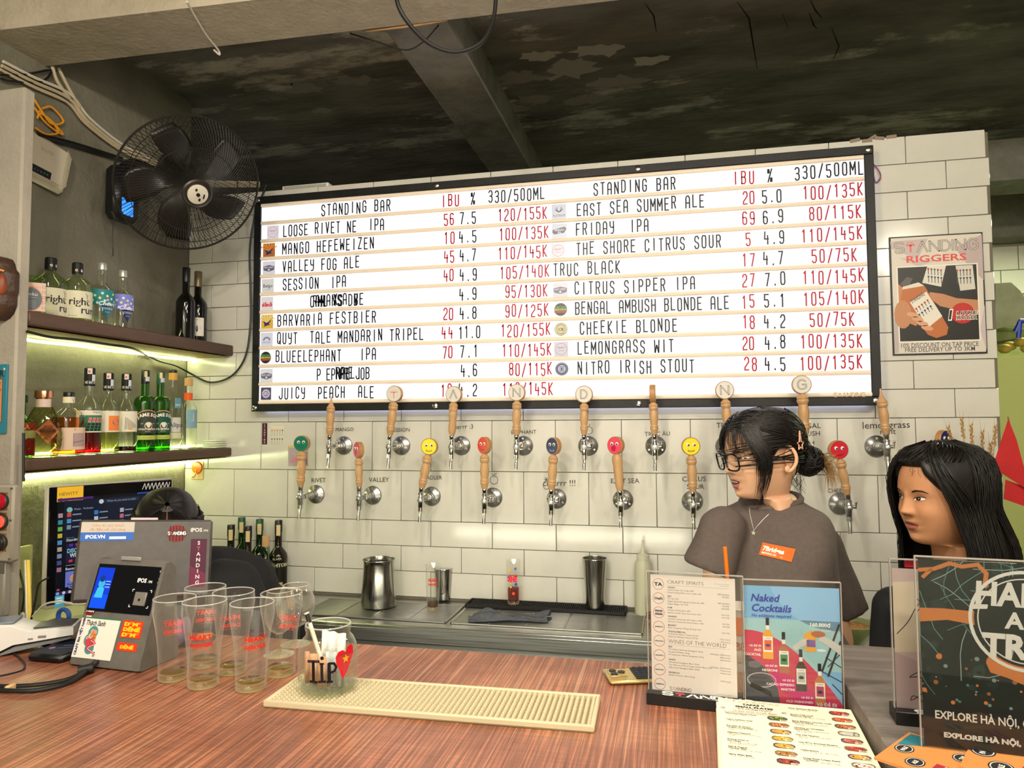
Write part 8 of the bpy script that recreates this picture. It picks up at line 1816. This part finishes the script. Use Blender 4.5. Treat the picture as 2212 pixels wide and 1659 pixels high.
# badge on the chest
def surf_hit(o, px, py, eps=.002):
  """Where a sight line meets an object's own surface (in the parent's space)."""
  dg = bpy.context.evaluated_depsgraph_get(); mi = o.matrix_world.inverted(); d = ray(px, py).normalized(); ok, p, n, _ = o.evaluated_get(dg).ray_cast(mi @ CAM, (mi.to_3x3() @ d).normalized())
  return (p + n * eps) if ok else None
bpy.context.view_layer.update()
shirt = [c for c in t.children if c.name.startswith('t_shirt')][0]
def decal(name, o, parent, quad, draw, W_, H_, nx=12, ny=6, rough=.6, eps=.0022):
  """Print lying on a curved surface inside four corners (tl, tr, br, bl)."""
  G = {}
  for i in range(nx + 1):
    for j in range(ny + 1):
      u, v_ = i / nx, j / ny; x = (quad[0][0] * (1 - u) + quad[1][0] * u) * (1 - v_) + (quad[3][0] * (1 - u) + quad[2][0] * u) * v_; y = (quad[0][1] * (1 - u) + quad[1][1] * u) * (1 - v_) + (quad[3][1] * (1 - u) + quad[2][1] * u) * v_
      G[i, j] = surf_hit(o, x, y, eps)
  if any(g is None for g in G.values()): return
  def fn(u, v_, h):
    q = min(max(u / W_, 0), .9999) * nx; r = min(max(1 - v_ / H_, 0), .9999) * ny; i, j = int(q), int(r); q -= i; r -= j
    p = (G[i, j] * (1 - q) + G[i + 1, j] * q) * (1 - r) + (G[i, j + 1] * (1 - q) + G[i + 1, j + 1] * q) * r; n = (G[i + 1, j] - G[i, j]).cross(G[i, j] - G[i, j + 1]).normalized()
    if (parent.matrix_world.inverted() @ CAM - p).dot(n) < 0: n = -n
    return p + n * h
  s = Sheet(); draw(s); s.build(name, parent, fn=fn, rough=rough)
def dr_badge(s):
  for i in range(12): s.rect(.080 * i / 12, 0, .080 * (i + 1) / 12, .0335, '#e8611f', 1)
  s.text('7Bridges', .0045, .014, .0165, '#f0e4dc', 3, 'L', .04, fit=.052); s.text('BREWING CO.', .005, .005, .0068, '#f0e4dc', 3, 'L', .03, fit=.036); s.text('VN', .050, .004, .005, '#f0d8c8', 3)
decal('chest_badge', shirt, t, [(1648, 1172), (1719, 1186), (1710, 1214), (1640, 1198)], dr_badge, .080, .0335)
# necklace
P = [surf_hit(shirt, x, y, .002) for x, y in ((1619, 1098), (1621, 1115), (1625, 1132), (1629, 1146), (1638, 1135), (1650, 1122), (1661, 1112))]
if all(P):
  b = MB(); b.tube(P, .0009, 5)
  c = P[3] + bf * .002 - Z3 * .006; M0 = frame(c, bf, ba); b.M = M0; b.prism([((.0068 if k % 2 == 0 else .003) * sin(pi * k / 5), (.0068 if k % 2 == 0 else .003) * cos(pi * k / 5)) for k in range(10)], 0, .0016); b.build('necklace', mat('silver_chain', '#e4e0d8', .38, .5), t)
# glasses
GF = mat('black_frame_glasses', '#0e0e10', .2); GLN = clear('spectacle_lens', '#f6f8fa', .95)
b = MB(); lens = MB(); LC = []
for sx in (-1, 1):
  P = []
  for k in range(24):
    a = 2 * pi * k / 24; x, z = .0245 * math.copysign(abs(cos(a)) ** .62, cos(a)), .0215 * math.copysign(abs(sin(a)) ** .66, sin(a)); z -= .006; xx = sx * .0305 + x
    P.append(hd.M @ Vector((xx * 1.03, .106 - .9 * (abs(xx) / .06) ** 2 * .012 + .003 * z / .02, z)))
  b.tube(P + [P[0], P[1]], .0023, 7, False); c = sum(P, Vector()) / 24; lens.add([c] + P, [(0, 1 + k, 1 + (k + 1) % 24) for k in range(24)])
b.tube([hd.M @ Vector((x, .1065 + .001, .002 + .003 * (1 - (x / .008) ** 2))) for x in (-.008, -.004, 0, .004, .008)], .0018, 7)
for sx in (-1, 1): b.tube([hd.M @ Vector(q) for q in ((sx * .0555, .094, .004), (sx * .066, .084, .0045), (sx * .078, .045, .004), (sx * .082, .0, .001), (sx * .081, -.020, -.008))], .0018, 7)
g = b.build('glasses', GF, t); lens.build('lenses', GLN, g, fix=False)
b = MB()
for sx in (-1, 1): b.tube([hd.M @ Vector((sx * .062, .0895, .0045)), hd.M @ Vector((sx * .0705, .072, .0045))], .0023, 8)
b.build('silver_hinge', mat('silver', '#d8d4cc', .2, 1.0), g)
# hair: cap swept back into a low bun, thin fringe, side locks
rh = random.Random(21)
def hline(a):
  aa = abs(a)
  if aa < .95: return .070 - .010 * (aa / .95) ** 2
  if aa < 1.45: return .060 - .062 * ((aa - .95) / .5) ** 1.2
  if aa < 1.95: return -.002 + .026 * sin((aa - 1.45) / .5 * pi)
  return -.002 - .078 * ((aa - 1.95) / (pi - 1.95)) ** .8
b = MB(); hair_shell(b, hd, hline, lambda a, h: .0112 + .004 * max(0, -cos(a)) + .002 * max(0, h / .1))
bun = hd.M @ Vector((-.024, -.116, -.024))
for k in range(330):
  a0 = rh.uniform(-.98, .98) if k < 190 else rh.uniform(-pi, pi); h0 = hline(a0) + rh.uniform(.0, .035) if k < 190 else rh.uniform(-.02, .10); sg = 1 if a0 >= 0 else -1; a1 = sg * (pi - rh.uniform(.0, .35)); h1 = rh.uniform(-.055, .01); P = []
  for q in range(11):
    u = q / 10; a = a0 + (a1 - a0) * u ** .9; h = h0 + (h1 - h0) * u ** 1.4 + .026 * sin(pi * u) * (1 if h0 > 0 else .3); P.append(hd.at(a, min(h, .108), .0150 + .003 * max(0, -cos(a)) + rh.uniform(-.001, .0015)))
  strand(b, P, .0016, .0010)
M0 = b.M; b.M = hd.M; b.ball((-.020, -.114, -.026), .036, 22, 14, (1.05, .9, 1.1)); b.M = M0
for k in range(150):
  c = bun; ax = Vector((rh.gauss(0, 1), rh.gauss(0, 1), rh.gauss(0, 1))).normalized(); e1 = ax.orthogonal().normalized(); e2 = ax.cross(e1); r = rh.uniform(.034, .041); a0 = rh.uniform(0, 6.28); strand(b, [c + (e1 * cos(a0 + .22 * q) + e2 * sin(a0 + .22 * q)) * r * (1 + .02 * sin(q)) for q in range(10)], .0016, .0007)
for k in range(40):   # wisps at the nape and the bun
  p = hd.at(rh.choice([-1, 1]) * rh.uniform(1.9, pi), rh.uniform(-.07, -.04), .008); strand(b, [p, p + Vector((rh.uniform(-.008, .014), rh.uniform(-.01, .01), -.018)), p + Vector((rh.uniform(-.012, .022), rh.uniform(-.012, .012), -.040))], .0009, .0003, 3)
# fringe: her right (photo's left) to her left
for k in range(150):
  a = rh.uniform(-.95, .95); hh = .086 + rh.uniform(-.010, .010); end = rh.uniform(.012, .034) - .010 * abs(a); dx = rh.uniform(-.10, .10); P = []
  for q in range(8):
    u = q / 7; P.append(hd.at(a + dx * u + .10 * u * (1 if a > 0 else -1), hh + (end - hh) * u, .0135 - .006 * u + .005 * sin(pi * u)))
  strand(b, P, rh.uniform(.0005, .0012), .0003, 3)
for sgn, n in ((-1, 190), (1, 80)):   # curtains at the temples; her left (-x) shows towards the lens
  for k in range(n):
    a0 = sgn * rh.uniform(.55, 1.10); w = rh.random(); a1 = sgn * (1.02 + .34 * w + rh.uniform(-.05, .05)); end = rh.uniform(-.045, -.015) if k % 4 else rh.uniform(-.115, -.07); P = []
    for q in range(13):
      u = q / 12; a = a0 + (a1 - a0) * min(1, u * 1.9); h = .084 + (end - .084) * u; P.append(hd.at(a, max(h, -.098), .0150 - .004 * u + .006 * sin(pi * u)) + Vector((0, 0, min(0, h + .098))) + (hd.M.to_3x3() @ Vector((0, .030 * max(0, u - .72) * (k % 4 == 0), 0))))
    strand(b, P, rh.uniform(.0008, .0015), .0003, 3)
for k in range(9):   # long curved lock under the jaw
  P = [hd.at(-1.30, .0 - .002 * k, .014), hd.at(-1.24, -.04, .016), hd.at(-1.18, -.085, .014)]; P.append(hd.M @ Vector((-.036 + .001 * k, .030 + .001 * k, -.118))); P.append(hd.M @ Vector((-.022, .048, -.121 + .0006 * k))); strand(b, spline(P, 4), .0011, .0003, 3)
b.build('hair', HAIR, t, smooth=180, fix=False)
b = MB()
for k in range(110):
  p = bun + hd.M.to_3x3() @ Vector((-.018 + rh.uniform(-.014, .012), -.030 + rh.uniform(-.006, .010), rh.uniform(-.018, .018))); kd = k % 3
  d = AR * rh.uniform(.010, .040) + Z3 * (rh.uniform(-.065, -.030) if kd else rh.uniform(-.01, .026)); strand(b, [p, p + d * .5 + AR * .010, p + d + (Z3 * -.006)], .0013, .0004, 3)
b.build('blond_hair_ends', HAIRB, t, smooth=180, fix=False)
# star clip
cc = hd.at(-2.02, .026, .021); nn = (hd.at(-2.02, .026, .05) - cc).normalized(); M0 = frame(cc, nn, Z3); b = MB(); b.M = M0; SP5 = []
for k in range(11):
  r = (.015 if k % 2 == 0 else .0075); r = .034 if k == 0 or k == 10 else r; SP5.append((r * cos(2 * pi * k / 10), r * sin(2 * pi * k / 10), 0))
b.tube(SP5, .0017, 6); b.build('star_hair_clip', mat('peach_clip', '#e0a088', .35), t)

# ---------------------------------------------------------------- the woman with long black hair
M, fwd, left = person_frame(2034, 1072, 1.64, 50, pitch=-2)
hd = Head(M, 1.0, nose=1.0, cheek=1.35, chin=.8); c0 = M.translation
t = thing('person', 'woman with long loose black hair looking left behind the map poster', 'person', (c0.x + .05, c0.y + .05, 0)); off = Vector(t.location); hd.M = Matrix.Translation(-off) @ M
nb = hd.M @ Vector((0, -.035, -.20)); bf = (fwd * .8 + (CAM - c0).normalized() * .4); bf.z = 0; bf.normalize(); ba = Vector((-bf.y, bf.x, 0)); ba = ba if ba.dot(AR) > 0 else -ba
chest = nb - Z3 * .07; hipc = Vector((nb.x, nb.y, .88)); b = MB()
b.rings([oval(p, hw, d, ba, bf) for p, hw, d in ((nb + Z3 * .02, .055, .052), (nb - Z3 * .02, .10, .068), (chest - Z3 * .02, .155, .09), (chest - Z3 * .14, .150, .105), (chest - Z3 * .28, .13, .095), (hipc, .155, .11), (hipc - Z3 * .08, .16, .11))])
for sg in (-1, 1):
  S = chest + ba * (.165 * sg) - Z3 * .03; E_ = S + ba * (.03 * sg) - Z3 * .26; Wr = E_ + bf * .05 - Z3 * .20; limb(b, [S, E_], [.044, .036]); limb(b, [E_, Wr], [.036, .025]); hand(b, Wr, (0, 0, -1), bf, Z3)
  h0 = hipc + ba * (.08 * sg); limb(b, [h0, Vector((h0.x, h0.y, .46))], [.082, .055]); limb(b, [Vector((h0.x, h0.y, .46)), Vector((h0.x, h0.y + .02, .09))], [.053, .036]); b.box((h0.x + bf.x * .05, h0.y + .02 + bf.y * .05, .035), (.09, .22, .07), .03)
v, f = fused(b, .008, 4); b = MB(); b.add(v, f); hd.add(b); b.build('body', SKIN2, t, smooth=180)
facial(hd, t, None, '#9a5a50', gaze=(.0035, .0), lid=1.0)
b = MB(); b.rings([oval(p, hw, d, ba, bf, 30) for p, hw, d in ((nb + Z3 * .012, .068, .064), (nb - Z3 * .02, .112, .08), (chest - Z3 * .02, .168, .103), (chest - Z3 * .14, .165, .12), (chest - Z3 * .30, .16, .12), (chest - Z3 * .45, .17, .125))])
for sg in (-1, 1):
  S = chest + ba * (.165 * sg) - Z3 * .03; b.tube([S + Z3 * .01, S + ba * (.02 * sg) - Z3 * .2], [.058, .062], 16); b.ball(S, .060, 14, 8)
v, f = fused(b, .009, 6); b = MB(); b.add([p + Vector((.006 * noise.noise(p * 9), .006 * noise.noise(p * 9 + Vector((5, 0, 0))), 0)) for p in v], f); b.build('black_top', mat('black_cotton', '#141417', .85), t, smooth=180)
b = MB()
for sg in (-1, 1):
  h0 = hipc + ba * (.085 * sg); b.tube([h0 + Z3 * .06, Vector((h0.x, h0.y, .46)), Vector((h0.x, h0.y + .02, .10))], [.098, .075, .062], 18)
b.build('trousers', mat('dark_trousers', '#22222a', .8), t)
# long hair: a draped sheet from the parting down both sides and the back, with loose strands
rh = random.Random(33); b = MB()
def drape(a, v, lift=0.0):
  """a: angle round the head (0 front); v: 0 at the parting, 1 at the ends."""
  sg = 1 if a >= 0 else -1; aa = abs(a)
  if sg < 0 and aa < 2.2: aa = 1.22 + (aa - .8) * (.98 / 1.4)
  L = v * .52
  if L < .115:
    u = L / .115; h = .110 - .122 * u ** 1.35; a_s = sg * (aa * ((.42 if sg < 0 else .55) * (1 - u) + u) if aa < 1.6 else aa); p = hd.loc(a_s, h, (.011 + .003 * u) + .003 * sin(pi * u) + lift)
  else:
    p0 = hd.loc(sg * aa, -.012, .014 + lift); d = L - .115; out = .020 * min(1, d / .10) + .05 * max(0, d - .1); n = Vector((p0.x, p0.y, 0)).normalized(); fr = max(0, cos(aa))
    p = p0 + Vector((n.x * out * 1.2, n.y * out * .7 - .045 * fr * min(1, d / .09) * 1.2, -d));
    if aa > 2.0: p.y -= .02 * min(1, d / .1)
  return hd.M @ p
A0 = .80; NA, NV = 64, 40
out = [[drape(A0 + (2 * pi - 2 * A0) * i / NA if A0 + (2 * pi - 2 * A0) * i / NA <= pi else A0 + (2 * pi - 2 * A0) * i / NA - 2 * pi, j / NV, .002 * noise.noise(Vector((i * .5, j * .12, 1)))) for i in range(NA + 1)] for j in range(NV + 1)]
inn = [[p + (hd.M @ Vector((0, -.02, p.z * 0 + (hd.M.inverted() @ p).z)) - p).normalized() * .006 for p in r] for r in out]
b.rings(out + inn[::-1], False, False, False)
hair_shell(b, hd, lambda a: .072 if abs(a) < .5 else .060 - .05 * min(1, (abs(a) - .5) / .6), lambda a, h: .0105, 60, 10)
for k in range(820):
  a = rh.uniform(A0 - .16, pi) * rh.choice([-1, 1]); v1 = rh.uniform(.55, 1.0); lf = rh.uniform(.000, .008); j1, j2 = rh.uniform(-.10, .10), rh.uniform(-.06, .06); aa = abs(a); a_ = a; strand(b, [drape(math.copysign(min(pi, max(A0 - .2, aa + j1 * (q / 14))), a), v1 * q / 14, lf + .002 * sin(q + k)) for q in range(15)], rh.uniform(.0009, .0018), .0004, 3)
for k in range(150):   # crown
  a = rh.uniform(-pi, pi); strand(b, [hd.at(a + .1 * q, .112 - .034 * (q / 6) ** 1.5, .0135 + .002 * sin(q + k)) for q in range(7)], .0022, .0008, 3)
for k in range(26):   # wisps over the forehead
  a = rh.uniform(-1.0, 1.0); P = [hd.at(a * (.6 + .4 * q / 6) + .28 * (q / 6) * (1 if a > 0 else -1), .092 + (rh.uniform(.045, .075) - .092) * q / 6, .014 - .006 * q / 6) for q in range(7)]; strand(b, P, rh.uniform(.0005, .0011), .0003, 3)
b.build('hair', HAIR, t, smooth=180, fix=False)

# ---------------------------------------------------------------- the person bent down behind the till screen
c0 = at(360, 1152, D=1.98); tc = (CAM - c0); tc.z = 0; tc.normalize()
t = thing('person', 'person in black bending down behind the till screen, only hair and back showing', 'person', (c0.x + .05, c0.y + .22, 0)); off = Vector(t.location)
right_ = Vector((-tc.y, tc.x, 0)); right_ = right_ if right_.dot(AR) > 0 else -right_
M = Matrix((right_ * -1, tc, Z3)).transposed().to_4x4(); M = Matrix((-right_ if True else right_, tc, Z3)).transposed().to_4x4()
M = Matrix((right_.cross(Z3).cross(Z3) * 0 + tc.cross(Z3), tc, Z3)).transposed().to_4x4(); M.translation = c0 - off
hd = Head(M @ Matrix.Rotation(radians(-45), 4, 'X'), 1.0)
S1 = at(500, 1262, D=2.02) - off; S2 = at(272, 1262, D=2.02) - off; mid = (S1 + S2) / 2 + Vector((0, .10, 0)); hip = Vector((mid.x, mid.y + .22, .92)); fwd2 = tc
b = MB(); ax = right_; dn = (hip - mid).normalized(); ay = dn.cross(ax).normalized()
b.rings([oval(mid + (hip - mid) * u, hw, d, ax, ay) for u, hw, d in ((-.12, .07, .06), (0, .16, .09), (.25, .17, .11), (.6, .14, .10), (1, .155, .11))])
for S, sg in ((S1, 1), (S2, -1)): E_ = S + right_ * (.07 if sg > 0 else .02) + Vector((0, 0, -.25)); Wr = E_ + tc * .10 + right_ * (-.05 * sg) + Vector((0, 0, -.14)); limb(b, [S, E_], [.046, .037]); limb(b, [E_, Wr], [.036, .026]); hand(b, Wr, tc * .6 + Vector((0, 0, -.8)), right_ * -sg, Z3)
for sg in (-1, 1): h0 = hip + ax * (.08 * sg); limb(b, [h0, Vector((h0.x, h0.y - .02, .48))], [.085, .055]); limb(b, [Vector((h0.x, h0.y - .02, .48)), Vector((h0.x, h0.y + .02, .09))], [.053, .036]); b.box((h0.x, h0.y - .03, .035), (.09, .24, .07), .03)
v, f = fused(b, .009, 4); b = MB(); b.add(v, f); hd.add(b); ear(b, hd, -1); ear(b, hd, 1); b.build('body', SKIN2, t, smooth=180)
b = MB(); b.rings([oval(mid + (hip - mid) * u, hw, d, ax, ay, 30) for u, hw, d in ((-.14, .085, .075), (0, .19, .115), (.25, .195, .13), (.6, .17, .125), (.95, .17, .125))])
for S, sg in ((S1, 1), (S2, -1)): E_ = S + right_ * (.06 if sg > 0 else .02) + Vector((0, 0, -.19)); b.tube([S + Z3 * .01, E_], [.075, .078], 18); b.ball(S, .078, 16, 10)
v, f = fused(b, .010, 7); b = MB(); b.add([p + Vector((.010 * noise.noise(p * 7), .008 * noise.noise(p * 8 + Vector((3, 0, 0))), .008 * sin(34 * p.x + 5 * noise.noise(p * 5)) * max(0, min(1, (p.x - mid.x) / .1)))) for p in v], f); b.build('black_shirt', mat('black_cotton', '#141417', .85), t, smooth=180)
b = MB()
for sg in (-1, 1): h0 = hip + ax * (.085 * sg); b.tube([h0 + Z3 * .02, Vector((h0.x, h0.y - .02, .48)), Vector((h0.x, h0.y + .02, .10))], [.10, .075, .062], 18)
b.build('trousers', mat('dark_trousers', '#22222a', .8), t)
facial(hd, t, None, '#9a5a50')
rh = random.Random(8); b = MB()
hair_shell(b, hd, lambda a: .045 if abs(a) < .8 else (.045 - .07 * min(1, (abs(a) - .8) / .6) if abs(a) < 1.9 else -.06), lambda a, h: .0095)
for k in range(330):
  a = rh.uniform(.06, pi) * rh.choice([-1, 1]); sw = rh.uniform(-.3, .3); P = [hd.at(math.copysign(max(.05, abs(a) * (.25 + .75 * q / 9) + sw * q / 9), a), .110 - (.150 + rh.uniform(-.02, .02)) * (q / 9) ** 1.1, .0120 + .009 * rh.random() * sin(pi * q / 9)) for q in range(10)]; strand(b, P, .0020, .0007, 3)
b.build('hair', HAIR, t, smooth=180, fix=False)
b = MB(); b.tube([hd.at(.0, .1115 - .045 * q / 8, .0125) for q in range(9)], [.0008] + [.0016] * 7 + [.0008], 5); b.build('parting', mat('scalp', '#7d5c48', .6), t)
